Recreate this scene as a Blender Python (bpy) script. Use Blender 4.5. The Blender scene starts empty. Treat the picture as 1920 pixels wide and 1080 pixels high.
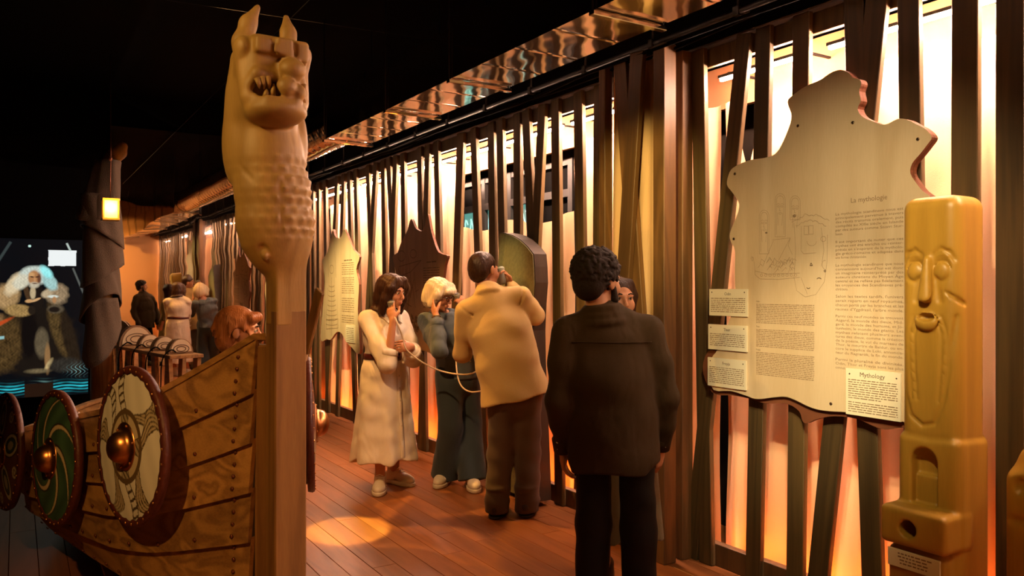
import bpy, bmesh, math, random
import numpy as np
from mathutils import Vector, Matrix, Euler

random.seed(7)
rng = np.random.default_rng(7)
SC = bpy.context.scene
COL = SC.collection

# ------------------------------------------------------------------ camera
# x: across the corridor towards the slatted wall, y: along the corridor, z: up
TH = math.atan(0.62)
CAM_H = 1.5
FPX = 1500.0
cam_data = bpy.data.cameras.new('camera')
cam_data.sensor_width = 36.0
cam_data.lens = FPX / 1920.0 * 36.0
cam_data.clip_start = 0.05
cam_data.dof.use_dof = True
cam_data.dof.focus_distance = 5.7
cam_data.dof.aperture_fstop = 7.0
cam = bpy.data.objects.new('camera', cam_data)
cam.location = (0, 0, CAM_H)
cam.rotation_euler = (math.pi / 2, 0, -TH)
COL.objects.link(cam)
SC.camera = cam

SC.view_settings.view_transform = 'Standard'
SC.view_settings.look = 'None'
SC.view_settings.exposure = 0.0
SC.view_settings.gamma = 1.0
SC.view_settings.use_curve_mapping = False
try:
    SC.cycles.use_denoising = True
    SC.cycles.sample_clamp_indirect = 4.0
    SC.cycles.max_bounces = 8
    SC.cycles.caustics_reflective = False
    SC.cycles.caustics_refractive = False
except Exception:
    pass

world = bpy.data.worlds.new('world')
SC.world = world
world.use_nodes = True
wb = world.node_tree.nodes['Background']
wb.inputs[0].default_value = (1.0, 0.55, 0.28, 1)
wb.inputs[1].default_value = 0.005


def spot(loc, aim, power, angle, color, blend=0.5, radius=0.04, gobo=None):
    l = bpy.data.lights.new('spot_lamp', 'SPOT')
    l.energy = power
    l.spot_size = math.radians(angle)
    l.spot_blend = blend
    l.shadow_soft_size = radius
    l.color = color
    o = bpy.data.objects.new('spot_lamp', l)
    o.location = loc
    o.rotation_euler = (Vector(aim) - Vector(loc)).to_track_quat('-Z', 'Y').to_euler()
    COL.objects.link(o)
    if gobo:
        l.use_nodes = True
        nt = l.node_tree
        em = nt.nodes['Emission']
        tc = nt.nodes.new('ShaderNodeTexCoord')
        mp = nt.nodes.new('ShaderNodeMapping')
        mp.inputs['Scale'].default_value = (gobo, gobo, gobo)
        nz = nt.nodes.new('ShaderNodeTexNoise')
        nz.inputs['Scale'].default_value = 1.0
        nz.inputs['Detail'].default_value = 0.0
        nz.inputs['Distortion'].default_value = 1.2
        rp = nt.nodes.new('ShaderNodeValToRGB')
        e = rp.color_ramp.elements
        e[0].position = 0.485; e[0].color = (0.22, 0.16, 0.12, 1)
        e[1].position = 0.56; e[1].color = (0.75, 0.62, 0.45, 1)
        k = rp.color_ramp.elements.new(0.50); k.color = (1.3, 1.25, 0.9, 1)
        k = rp.color_ramp.elements.new(0.525); k.color = (1.2, 1.1, 0.8, 1)
        nt.links.new(tc.outputs['Normal'], mp.inputs['Vector'])
        nt.links.new(mp.outputs[0], nz.inputs['Vector'])
        nt.links.new(nz.outputs[0], rp.inputs[0])
        nt.links.new(rp.outputs[0], em.inputs['Color'])
    return o


WARM = (1.0, 0.53, 0.20)
AMBER = (1.0, 0.50, 0.13)
YEL = (1.0, 0.72, 0.22)
ORANGE = (1.0, 0.33, 0.06)
CREAM_L = (1.0, 0.78, 0.45)
spot((1.3, 1.0, 2.66), (3.12, 2.35, 1.35), 230, 54, CREAM_L, 1.0)            # myth panel
spot((1.0, 1.0, 2.66), (3.12, 2.38, 1.12), 420, 22, CREAM_L, 1.0)            # hot spot on the myth panel
spot((1.2, 0.5, 3.2), (2.95, 1.7, 1.1), 42, 28, (1.0, 0.68, 0.12), 0.8)                    # carved totem
spot((1.75, 2.3, 2.66), (3.0, 3.5, 1.9), 170, 38, YEL, 0.8)                     # timber column
spot((1.75, 7.3, 2.66), (3.12, 8.60, 1.45), 560, 40, (1.0, 0.74, 0.32), 1.0)               # far hide-shaped panel
spot((1.85, 4.0, 2.66), (3.02, 5.0, 1.55), 110, 20, (0.95, 0.95, 0.45), 0.9)    # standing slab
spot((-1.7, 2.2, 3.2), (0.76, 2.88, 2.2), 230, 26, (1.0, 0.60, 0.18), 0.8)               # dragon head
spot((-1.0, 1.2, 3.2), (0.40, 3.5, 0.62), 230, 38, AMBER, 0.8)                # hull and shields
spot((0.6, 3.4, 3.35), (2.5, 5.4, 0.95), 340, 40, WARM, 0.6, 0.05)          # visitors
spot((1.6, 5.6, 3.3), (2.3, 5.2, 0.0), 330, 80, AMBER, 0.6, 0.02, gobo=4.0)  # wave pattern on the floor
spot((1.3, 3.0, 3.3), (1.74, 4.74, 0.0), 1900, 8.5, (1.0, 0.78, 0.2), 0.3, 0.02)  # pool of light on the boards
spot((0.2, 1.2, 3.3), (2.2, 3.0, 1.3), 22, 36, AMBER, 0.8)                   # back of the dark shirt
spot((0.6, -1.2, 3.2), (2.2, -2.9, 1.6), 380, 80, AMBER, 1.0)                # wall behind the photographer
spot((2.3, 3.3, 2.55), (0.9, 3.92, 1.25), 110, 30, AMBER, 0.8)                # boy in the boat


# ------------------------------------------------------------------ projection helpers
CS, SN = math.cos(TH), math.sin(TH)


def ray(px, py):
    X = (px - 960.0) / FPX
    Y = (540.0 - py) / FPX
    return Vector((X * CS + SN, -X * SN + CS, Y))


def on_x(px, py, x):
    d = ray(px, py)
    return Vector((0, 0, CAM_H)) + d * (x / d.x)


def on_y(px, py, y):
    d = ray(px, py)
    return Vector((0, 0, CAM_H)) + d * (y / d.y)


def at(px, py, Z):
    return Vector((0, 0, CAM_H)) + ray(px, py) * Z


# ------------------------------------------------------------------ materials
M = {}


def new_mat(name):
    m = bpy.data.materials.new(name)
    m.use_nodes = True
    nt = m.node_tree
    b = nt.nodes['Principled BSDF']
    M[name] = m
    return m, nt, b


def plain(name, col, rough=0.6, metal=0.0, bump=0.0, bscale=60.0, var=0.0, sheen=0.0, spec=None):
    m, nt, b = new_mat(name)
    b.inputs['Base Color'].default_value = (*col, 1)
    b.inputs['Roughness'].default_value = rough
    b.inputs['Metallic'].default_value = metal
    if spec is not None:
        b.inputs['Specular IOR Level'].default_value = spec
    if sheen:
        b.inputs['Sheen Weight'].default_value = sheen
    if bump or var:
        tc = nt.nodes.new('ShaderNodeTexCoord')
        nz = nt.nodes.new('ShaderNodeTexNoise')
        nz.inputs['Scale'].default_value = bscale
        nz.inputs['Detail'].default_value = 4.0
        nt.links.new(tc.outputs['Object'], nz.inputs['Vector'])
        if bump:
            bp = nt.nodes.new('ShaderNodeBump')
            bp.inputs['Strength'].default_value = bump
            bp.inputs['Distance'].default_value = 0.01
            nt.links.new(nz.outputs[0], bp.inputs['Height'])
            nt.links.new(bp.outputs[0], b.inputs['Normal'])
        if var:
            mx = nt.nodes.new('ShaderNodeMix')
            mx.data_type = 'RGBA'
            mx.inputs[6].default_value = (*[c * (1 - var) for c in col], 1)
            mx.inputs[7].default_value = (*[min(1, c * (1 + var)) for c in col], 1)
            nt.links.new(nz.outputs[0], mx.inputs[0])
            nt.links.new(mx.outputs[2], b.inputs['Base Color'])
    return m


def wood(name, c1, c2, axis='Z', scale=1.0, rough=0.55, rings=9.0, rnd=0.35, bump=0.12, coord='Object'):
    """grain runs along axis; every object gets its own shift and tone"""
    m, nt, b = new_mat(name)
    N = nt.nodes.new
    L = nt.links.new
    tc = N('ShaderNodeTexCoord')
    oi = N('ShaderNodeObjectInfo')
    mp = N('ShaderNodeMapping')
    s = {'X': (0.09, 1, 1), 'Y': (1, 0.09, 1), 'Z': (1, 1, 0.09)}[axis]
    mp.inputs['Scale'].default_value = [v * scale for v in s]
    ml = N('ShaderNodeVectorMath'); ml.operation = 'MULTIPLY_ADD'
    cmb = N('ShaderNodeCombineXYZ')
    for i in range(3):
        L(oi.outputs['Random'], cmb.inputs[i])
    ml.inputs[1].default_value = (7.3, 11.7, 5.1)
    L(cmb.outputs[0], ml.inputs[0])
    L(tc.outputs[coord], ml.inputs[2])
    L(ml.outputs[0], mp.inputs['Vector'])
    n1 = N('ShaderNodeTexNoise')
    n1.inputs['Scale'].default_value = rings
    n1.inputs['Detail'].default_value = 2.0
    n1.inputs['Distortion'].default_value = 0.6
    L(mp.outputs[0], n1.inputs['Vector'])
    wv = N('ShaderNodeMath'); wv.operation = 'MULTIPLY'; wv.inputs[1].default_value = 34.0
    L(n1.outputs[0], wv.inputs[0])
    sn = N('ShaderNodeMath'); sn.operation = 'SINE'
    L(wv.outputs[0], sn.inputs[0])
    n2 = N('ShaderNodeTexNoise')
    n2.inputs['Scale'].default_value = 160.0
    n2.inputs['Detail'].default_value = 3.0
    L(mp.outputs[0], n2.inputs['Vector'])
    mr = N('ShaderNodeMapRange')
    mr.inputs[1].default_value = -1; mr.inputs[2].default_value = 1
    L(sn.outputs[0], mr.inputs[0])
    ad = N('ShaderNodeMath'); ad.operation = 'MULTIPLY_ADD'; ad.inputs[1].default_value = 0.5
    L(mr.outputs[0], ad.inputs[0])
    h = N('ShaderNodeMath'); h.operation = 'MULTIPLY'; h.inputs[1].default_value = 0.6
    L(n2.outputs[0], h.inputs[0])
    L(h.outputs[0], ad.inputs[2])
    mx = N('ShaderNodeMix'); mx.data_type = 'RGBA'
    mx.inputs[6].default_value = (*c1, 1)
    mx.inputs[7].default_value = (*c2, 1)
    L(ad.outputs[0], mx.inputs[0])
    hs = N('ShaderNodeHueSaturation')
    vr = N('ShaderNodeMapRange')
    vr.inputs[3].default_value = 1 - rnd; vr.inputs[4].default_value = 1 + rnd
    L(oi.outputs['Random'], vr.inputs[0])
    L(vr.outputs[0], hs.inputs['Value'])
    L(mx.outputs[2], hs.inputs['Color'])
    L(hs.outputs[0], b.inputs['Base Color'])
    b.inputs['Roughness'].default_value = rough
    bp = N('ShaderNodeBump')
    bp.inputs['Strength'].default_value = bump
    bp.inputs['Distance'].default_value = 0.004
    L(ad.outputs[0], bp.inputs['Height'])
    L(bp.outputs[0], b.inputs['Normal'])
    return m


def emit(name, col, strength):
    m, nt, b = new_mat(name)
    b.inputs['Base Color'].default_value = (0.02, 0.02, 0.02, 1)
    b.inputs['Emission Color'].default_value = (*col, 1)
    b.inputs['Emission Strength'].default_value = strength
    return m


def painted(name, rough=0.6, emission=0.0, spec=0.4):
    m, nt, b = new_mat(name)
    a = nt.nodes.new('ShaderNodeVertexColor')
    a.layer_name = 'paint'
    if emission:
        b.inputs['Base Color'].default_value = (0.01, 0.01, 0.01, 1)
        nt.links.new(a.outputs[0], b.inputs['Emission Color'])
        b.inputs['Emission Strength'].default_value = emission
        b.inputs['Roughness'].default_value = 0.5
        b.inputs['Specular IOR Level'].default_value = 0.02
    else:
        nt.links.new(a.outputs[0], b.inputs['Base Color'])
        b.inputs['Roughness'].default_value = rough
        b.inputs['Specular IOR Level'].default_value = spec
    return m


wood('slat_wood', (0.120, 0.074, 0.024), (0.052, 0.032, 0.011), 'Z', 1.0)
wood('post_wood', (0.19, 0.092, 0.032), (0.09, 0.044, 0.016), 'Z', 0.8)
wood('floor_wood', (0.36, 0.13, 0.040), (0.22, 0.075, 0.023), 'Y', 0.8, 0.36, 7.0, 0.16, 0.06)
wood('hull_wood', (0.47, 0.25, 0.075), (0.15, 0.068, 0.02), 'Y', 1.2, 0.5, 6.0, 0.2, 0.2)
wood('stem_wood_dimmed', (0.32, 0.165, 0.05), (0.17, 0.082, 0.024), 'Z', 1.0, 0.5, 6.0, 0.08)  # carved_wood timber again, its darker tone stands in for dimmer light on the stem
wood('carved_wood', (0.46, 0.275, 0.08), (0.29, 0.16, 0.042), 'Z', 1.0, 0.55, 4.0, 0.03, 0.2)
wood('totem_wood', (0.49, 0.275, 0.036), (0.36, 0.19, 0.022), 'Z', 1.0, 0.42, 3.0, 0.03, 0.06)
wood('panel_wood', (0.70, 0.56, 0.36), (0.56, 0.42, 0.24), 'Z', 1.0, 0.5, 3.0, 0.02, 0.03)
wood('panel_dark', (0.30, 0.17, 0.075), (0.2, 0.11, 0.045), 'Z', 1.0, 0.5, 3.0, 0.03, 0.03)
plain('panel_edge', (0.16, 0.05, 0.018), 0.7, var=0.2, bscale=20)
wood('slab_wood', (0.045, 0.028, 0.018), (0.025, 0.015, 0.01), 'Z', 1.0, 0.45, 3.0, 0.02)
plain('slab_face', (0.13, 0.115, 0.05), 0.6, bump=0.25, bscale=40, var=0.35)
plain('card', (0.80, 0.73, 0.52), 0.5)
plain('ink', (0.11, 0.065, 0.03), 0.8)
plain('ink_soft', (0.26, 0.17, 0.09), 0.8)
plain('screw', (0.12, 0.08, 0.05), 0.35, 0.9)
plain('black', (0.0022, 0.002, 0.002), 0.9, spec=0.03)
plain('black_metal', (0.012, 0.010, 0.009), 0.6, 0.3)
plain('wall_dark', (0.010, 0.007, 0.005), 0.9, bump=0.1, bscale=8, spec=0.05)
plain('wall_orange', (0.72, 0.42, 0.19), 0.9, bump=0.08, bscale=10)
plain('fascia', (0.36, 0.15, 0.055), 0.8)
m, nt, b = new_mat('curtain_cloth')
b.inputs['Base Color'].default_value = (0.80, 0.52, 0.31, 1)
b.inputs['Roughness'].default_value = 0.95
b.inputs['Specular IOR Level'].default_value = 0.1
tcn = nt.nodes.new('ShaderNodeTexCoord'); nz = nt.nodes.new('ShaderNodeTexNoise')
nz.inputs['Scale'].default_value = 260; nz.inputs['Detail'].default_value = 2
bp = nt.nodes.new('ShaderNodeBump'); bp.inputs['Strength'].default_value = 0.25; bp.inputs['Distance'].default_value = 0.003
nt.links.new(tcn.outputs['Object'], nz.inputs['Vector']); nt.links.new(nz.outputs[0], bp.inputs['Height']); nt.links.new(bp.outputs[0], b.inputs['Normal'])
plain('fur_cloth', (0.10, 0.072, 0.048), 0.95, bump=0.5, bscale=120, var=0.4)
plain('copper', (0.60, 0.26, 0.09), 0.32, 1.0, bump=0.05, bscale=30)
plain('leather_rim', (0.085, 0.017, 0.008), 0.5, bump=0.35, bscale=60, var=0.35)
plain('stud', (0.65, 0.33, 0.12), 0.35, 1.0)
plain('rivet', (0.16, 0.05, 0.025), 0.4, 0.6)
plain('shield_back', (0.42, 0.26, 0.11), 0.6, var=0.2, bscale=14)
m = plain('duct_metal', (0.92, 0.80, 0.68), 0.09, 1.0)
nt = m.node_tree; b = nt.nodes['Principled BSDF']
tcn = nt.nodes.new('ShaderNodeTexCoord'); mpn = nt.nodes.new('ShaderNodeMapping'); mpn.inputs['Scale'].default_value = (2.2, 1.1, 1)
nz = nt.nodes.new('ShaderNodeTexNoise'); nz.inputs['Scale'].default_value = 2.2; nz.inputs['Detail'].default_value = 1.0
bp = nt.nodes.new('ShaderNodeBump'); bp.inputs['Strength'].default_value = 0.22; bp.inputs['Distance'].default_value = 0.03
nt.links.new(tcn.outputs['Object'], mpn.inputs[0]); nt.links.new(mpn.outputs[0], nz.inputs['Vector']); nt.links.new(nz.outputs[0], bp.inputs['Height']); nt.links.new(bp.outputs[0], b.inputs['Normal'])
m = plain('mirror_sheet', (0.86, 0.80, 0.72), 0.015, 1.0)
nt = m.node_tree; b = nt.nodes['Principled BSDF']
tcn = nt.nodes.new('ShaderNodeTexCoord'); mpn = nt.nodes.new('ShaderNodeMapping'); mpn.inputs['Scale'].default_value = (2.5, 1, 5.0)
nz = nt.nodes.new('ShaderNodeTexNoise'); nz.inputs['Scale'].default_value = 1.0; nz.inputs['Detail'].default_value = 0.5
bp = nt.nodes.new('ShaderNodeBump'); bp.inputs['Strength'].default_value = 0.05; bp.inputs['Distance'].default_value = 0.02
nt.links.new(tcn.outputs['Object'], mpn.inputs[0]); nt.links.new(mpn.outputs[0], nz.inputs['Vector']); nt.links.new(nz.outputs[0], bp.inputs['Height']); nt.links.new(bp.outputs[0], b.inputs['Normal'])
emit('led_strip', (1.0, 0.61, 0.43), 860.0)
emit('added_orange_glow', (1.0, 0.17, 0.02), 85.0)  # glow of the added strips on the floor
emit('lantern_flame', (1.0, 0.62, 0.2), 40.0)
emit('window_glow', (0.25, 0.75, 0.62), 0.45)
emit('window_sign', (0.45, 1.0, 0.85), 1.0)
m, nt, b = new_mat('lantern_paper')
b.inputs['Base Color'].default_value = (0.9, 0.65, 0.25, 1); b.inputs['Emission Color'].default_value = (1, 0.42, 0.07, 1); b.inputs['Emission Strength'].default_value = 0.9
painted('shield_paint', 0.5)
painted('screen_picture', emission=0.9)


# ------------------------------------------------------------------ object helpers
def obj(name, mesh, mat=None, parent=None):
    o = bpy.data.objects.new(name, mesh)
    COL.objects.link(o)
    if mat is not None:
        mm = M[mat] if isinstance(mat, str) else mat
        if len(mesh.materials) == 0:
            mesh.materials.append(mm)
    if parent is not None:
        o.parent = parent
    return o


def tag(o, label=None, cat=None, group=None, kind=None):
    if label: o['label'] = label
    if cat: o['category'] = cat
    if group: o['group'] = group
    if kind: o['kind'] = kind
    return o


def empty(name, loc=(0, 0, 0), rz=0.0):
    o = bpy.data.objects.new(name, None)
    o.location = loc
    o.rotation_euler = (0, 0, rz)
    o.empty_display_size = 0.1
    COL.objects.link(o)
    return o


def mesh_from(verts, faces, smooth=False, name='mesh'):
    me = bpy.data.meshes.new(name)
    me.from_pydata([tuple(v) for v in verts], [], [tuple(f) for f in faces])
    me.update()
    if smooth:
        me.polygons.foreach_set('use_smooth', [True] * len(me.polygons))
    return me


class MB:
    """collects shapes into one mesh"""
    def __init__(self):
        self.v = []; self.f = []; self.sm = []

    def add(self, verts, faces, smooth=False):
        n = len(self.v)
        self.v += [tuple(v) for v in verts]
        self.f += [tuple(i + n for i in f) for f in faces]
        self.sm += [smooth] * len(faces)
        return self

    def box(self, c, h, R=None, ch=0.0):
        """box centred at c with half sizes h, chamfered by ch"""
        c = Vector(c)
        if ch <= 0:
            pts = [Vector((sx * h[0], sy * h[1], sz * h[2])) for sx in (-1, 1) for sy in (-1, 1) for sz in (-1, 1)]
            fs = [(0, 1, 3, 2), (4, 6, 7, 5), (0, 4, 5, 1), (2, 3, 7, 6), (0, 2, 6, 4), (1, 5, 7, 3)]
            if R is not None: pts = [R @ p for p in pts]
            return self.add([c + p for p in pts], fs)
        bm = bmesh.new()
        bmesh.ops.create_cube(bm, size=1.0)
        for v in bm.verts:
            v.co = Vector((v.co.x * 2 * h[0], v.co.y * 2 * h[1], v.co.z * 2 * h[2]))
        bmesh.ops.bevel(bm, geom=bm.edges[:], offset=ch, segments=1, affect='EDGES')
        bm.verts.index_update()
        pts = [v.co.copy() for v in bm.verts]
        if R is not None: pts = [R @ p for p in pts]
        self.add([c + p for p in pts], [[v.index for v in f.verts] for f in bm.faces])
        bm.free()
        return self

    def tube(self, pts, r, n=8, cap=True, smooth=True):
        pts = [Vector(p) for p in pts]
        rs = r if hasattr(r, '__len__') else [r] * len(pts)
        vs = []; fs = []
        up = None
        for i, p in enumerate(pts):
            t = (pts[min(i + 1, len(pts) - 1)] - pts[max(i - 1, 0)]).normalized()
            if up is None:
                up = Vector((0, 0, 1)) if abs(t.z) < 0.9 else Vector((1, 0, 0))
            a = t.cross(up).normalized(); bb = a.cross(t).normalized(); up = bb
            for k in range(n):
                an = 2 * math.pi * k / n
                vs.append(p + (a * math.cos(an) + bb * math.sin(an)) * rs[i])
        for i in range(len(pts) - 1):
            for k in range(n):
                fs.append((i * n + k, i * n + (k + 1) % n, (i + 1) * n + (k + 1) % n, (i + 1) * n + k))
        if cap:
            fs.append(tuple(range(n))[::-1]); fs.append(tuple((len(pts) - 1) * n + k for k in range(n)))
        return self.add(vs, fs, smooth)

    def lathe(self, prof, n=24, c=(0, 0, 0), R=None, smooth=True):
        """profile of (radius, z) turned about z"""
        vs = []; fs = []
        for r, z in prof:
            for k in range(n):
                a = 2 * math.pi * k / n
                vs.append(Vector((r * math.cos(a), r * math.sin(a), z)))
        for i in range(len(prof) - 1):
            for k in range(n):
                fs.append((i * n + k, i * n + (k + 1) % n, (i + 1) * n + (k + 1) % n, (i + 1) * n + k))
        fs.append(tuple(range(n))[::-1]); fs.append(tuple((len(prof) - 1) * n + k for k in range(n)))
        if R is not None: vs = [R @ v for v in vs]
        c = Vector(c)
        return self.add([c + v for v in vs], fs, smooth)

    def prism(self, poly, d, origin, ex, ey, en):
        """outline (2D) in the ex/ey plane, thickness d along en"""
        origin, ex, ey, en = Vector(origin), Vector(ex), Vector(ey), Vector(en)
        n = len(poly)
        vs = [origin + ex * p[0] + ey * p[1] for p in poly] + [origin + ex * p[0] + ey * p[1] + en * d for p in poly]
        fs = [tuple(range(n))[::-1], tuple(range(n, 2 * n))]
        fs += [(i, (i + 1) % n, n + (i + 1) % n, n + i) for i in range(n)]
        return self.add(vs, fs)

    def mesh(self, name='mesh'):
        me = mesh_from(self.v, self.f, name=name)
        me.polygons.foreach_set('use_smooth', self.sm)
        return me

    def build(self, name, mat, parent=None):
        return obj(name, self.mesh(name), mat, parent)


def fix_normals(me):
    bm = bmesh.new(); bm.from_mesh(me)
    bmesh.ops.recalc_face_normals(bm, faces=bm.faces[:])
    bm.to_mesh(me); bm.free()
    return me


def catmull(pts, sub=6, closed=False):
    P = [Vector(p) for p in pts]
    out = []
    n = len(P)
    rngi = range(n) if closed else range(n - 1)
    for i in rngi:
        if closed:
            p0, p1, p2, p3 = P[i - 1], P[i], P[(i + 1) % n], P[(i + 2) % n]
        else:
            p0, p1, p2, p3 = P[max(i - 1, 0)], P[i], P[i + 1], P[min(i + 2, n - 1)]
        for k in range(sub):
            t = k / sub
            out.append(0.5 * ((2 * p1) + (p2 - p0) * t + (2 * p0 - 5 * p1 + 4 * p2 - p3) * t * t + (3 * p1 - p0 - 3 * p2 + p3) * t ** 3))
    if not closed: out.append(P[-1])
    return out


# ------------------------------------------------------------------ implicit surfaces (organic and carved shapes)
class SDF:
    def __init__(self, lo, hi, h):
        self.lo = np.array(lo, float); self.h = h
        self.n = np.ceil((np.array(hi, float) - self.lo) / h).astype(int) + 1
        self.d = np.full(tuple(self.n), 1.0, np.float32)
        self.ax = [(self.lo[i] + h * np.arange(self.n[i])).astype(np.float32) for i in range(3)]

    def _sl(self, lo, hi, pad):
        lo = np.floor((np.array(lo) - pad - self.lo) / self.h).astype(int)
        hi = np.ceil((np.array(hi) + pad - self.lo) / self.h).astype(int) + 1
        lo = np.clip(lo, 0, self.n); hi = np.clip(hi, 0, self.n)
        if np.any(hi <= lo): return None, None
        s = tuple(slice(a, b) for a, b in zip(lo, hi))
        P = (self.ax[0][s[0]][:, None, None], self.ax[1][s[1]][None, :, None], self.ax[2][s[2]][None, None, :])
        return s, P

    def _mix(self, s, d, k, op):
        a = self.d[s]
        if op == '+':
            if k > 0:
                hh = np.maximum(k - np.abs(a - d), 0) / k
                self.d[s] = np.minimum(a, d) - hh * hh * k * 0.25
            else:
                self.d[s] = np.minimum(a, d)
        elif op == '-':
            d = -d
            if k > 0:
                hh = np.maximum(k - np.abs(a - d), 0) / k
                self.d[s] = np.maximum(a, d) + hh * hh * k * 0.25
            else:
                self.d[s] = np.maximum(a, d)
        elif op == '&':
            self.d[s] = np.maximum(a, d)

    def cap(self, a, b, ra, rb=None, k=0.02, op='+'):
        rb = ra if rb is None else rb
        a = np.array(a, float); b = np.array(b, float)
        r = max(ra, rb)
        s, P = self._sl(np.minimum(a, b) - r, np.maximum(a, b) + r, k + 2.5 * self.h)
        if s is None: return self
        ba = b - a; L2 = max(float(ba @ ba), 1e-9)
        t = ((P[0] - a[0]) * ba[0] + (P[1] - a[1]) * ba[1] + (P[2] - a[2]) * ba[2]) / L2
        t = np.clip(t, 0, 1)
        d = np.sqrt((P[0] - a[0] - t * ba[0]) ** 2 + (P[1] - a[1] - t * ba[1]) ** 2 + (P[2] - a[2] - t * ba[2]) ** 2) - (ra + t * (rb - ra))
        self._mix(s, d, k, op)
        return self

    def chain(self, pts, rs, k=0.02, op='+'):
        if not hasattr(rs, '__len__'): rs = [rs] * len(pts)
        for i in range(len(pts) - 1):
            self.cap(pts[i], pts[i + 1], rs[i], rs[i + 1], k, op)
        return self

    def _loc(self, P, c, R):
        q = [P[i] - c[i] for i in range(3)]
        if R is None: return q
        R = np.array(R)      # columns are the local axes
        return [q[0] * R[0, i] + q[1] * R[1, i] + q[2] * R[2, i] for i in range(3)]

    def ell(self, c, r, R=None, k=0.02, op='+'):
        c = np.array(c, float); r = np.array(r, float)
        e = r if R is None else np.abs(np.array(R)) @ r
        s, P = self._sl(c - e, c + e, k + 2.5 * self.h)
        if s is None: return self
        q = self._loc(P, c, R)
        k0 = np.sqrt((q[0] / r[0]) ** 2 + (q[1] / r[1]) ** 2 + (q[2] / r[2]) ** 2)
        k1 = np.sqrt((q[0] / r[0] ** 2) ** 2 + (q[1] / r[1] ** 2) ** 2 + (q[2] / r[2] ** 2) ** 2) + 1e-6
        d = k0 * (k0 - 1) / k1
        d = np.where(k0 < 0.05, -r.min(), d)
        self._mix(s, d, k, op)
        return self

    def box(self, c, hf, R=None, rd=0.01, k=0.0, op='+'):
        c = np.array(c, float); hf = np.array(hf, float)
        e = hf if R is None else np.abs(np.array(R)) @ hf
        s, P = self._sl(c - e, c + e, k + 2.5 * self.h)
        if s is None: return self
        q = self._loc(P, c, R)
        a = [np.abs(q[i]) - (hf[i] - rd) for i in range(3)]
        d = np.sqrt(np.maximum(a[0], 0) ** 2 + np.maximum(a[1], 0) ** 2 + np.maximum(a[2], 0) ** 2) + np.minimum(np.maximum(np.maximum(a[0], a[1]), a[2]), 0) - rd
        self._mix(s, d, k, op)
        return self

    def seg(self, a, b, ra, rb, side=(1, 0, 0), k=0.03, op='+', flat=False):
        """elliptic tapered limb: ra, rb = (radius along side, radius across)"""
        a = np.array(a, float); b = np.array(b, float)
        ax = b - a; L = np.linalg.norm(ax); ax = ax / L
        u = np.array(side, float); u = u - ax * (u @ ax); u /= np.linalg.norm(u)
        v = np.cross(ax, u)
        r = max(*ra, *rb)
        s, P = self._sl(np.minimum(a, b) - r, np.maximum(a, b) + r, k + 2.5 * self.h)
        if s is None: return self
        q = [P[i] - a[i] for i in range(3)]
        tt = q[0] * ax[0] + q[1] * ax[1] + q[2] * ax[2]
        t = np.clip(tt / L, 0, 1)
        ex = tt - np.clip(tt, 0, L)
        U = q[0] * u[0] + q[1] * u[1] + q[2] * u[2]
        V = q[0] * v[0] + q[1] * v[1] + q[2] * v[2]
        r1 = ra[0] + t * (rb[0] - ra[0]); r2 = ra[1] + t * (rb[1] - ra[1])
        if flat:
            k0 = np.sqrt((U / r1) ** 2 + (V / r2) ** 2)
            k1 = np.sqrt((U / r1 ** 2) ** 2 + (V / r2 ** 2) ** 2) + 1e-6
            d = k0 * (k0 - 1) / k1
            d2 = -tt if flat == 'a' else (tt - L if flat == 'b' else np.maximum(-tt, tt - L))
            if flat in ('a', 'b'):
                e2 = np.maximum(ex, 0) if flat == 'a' else np.minimum(ex, 0)
                r3 = np.minimum(r1, r2)
                k0 = np.sqrt((U / r1) ** 2 + (V / r2) ** 2 + (e2 / r3) ** 2)
                k1 = np.sqrt((U / r1 ** 2) ** 2 + (V / r2 ** 2) ** 2 + (e2 / r3 ** 2) ** 2) + 1e-6
                d = k0 * (k0 - 1) / k1
                d = np.where(k0 < 0.05, -r3, d)
            d = np.maximum(d, d2)
        else:
            r3 = np.minimum(r1, r2)
            k0 = np.sqrt((U / r1) ** 2 + (V / r2) ** 2 + (ex / r3) ** 2)
            k1 = np.sqrt((U / r1 ** 2) ** 2 + (V / r2 ** 2) ** 2 + (ex / r3 ** 2) ** 2) + 1e-6
            d = k0 * (k0 - 1) / k1
        if not flat: d = np.where(k0 < 0.05, -np.minimum(r1, r2), d)
        self._mix(s, d, k, op)
        return self

    def cut_below(self, z):
        i = int(np.clip((z - self.lo[2]) / self.h, 0, self.n[2]))
        zz = self.ax[2][None, None, :]
        self.d[:] = np.maximum(self.d, z - zz)
        return self

    def cut_above(self, z):
        self.d[:] = np.maximum(self.d, self.ax[2][None, None, :] - z)
        return self

    def half(self, p, n):
        """keep the side that n points away from"""
        n = np.array(n, float); n /= np.linalg.norm(n)
        self.d[:] = np.maximum(self.d, ((self.ax[0][:, None, None] - p[0]) * n[0] + (self.ax[1][None, :, None] - p[1]) * n[1] + (self.ax[2][None, None, :] - p[2]) * n[2]).astype(np.float32))
        return self

    def field(self, fn):
        """add fn(x, y, z) to the distance (relief)"""
        self.d += fn(self.ax[0][:, None, None], self.ax[1][None, :, None], self.ax[2][None, None, :]).astype(np.float32)
        return self

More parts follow.
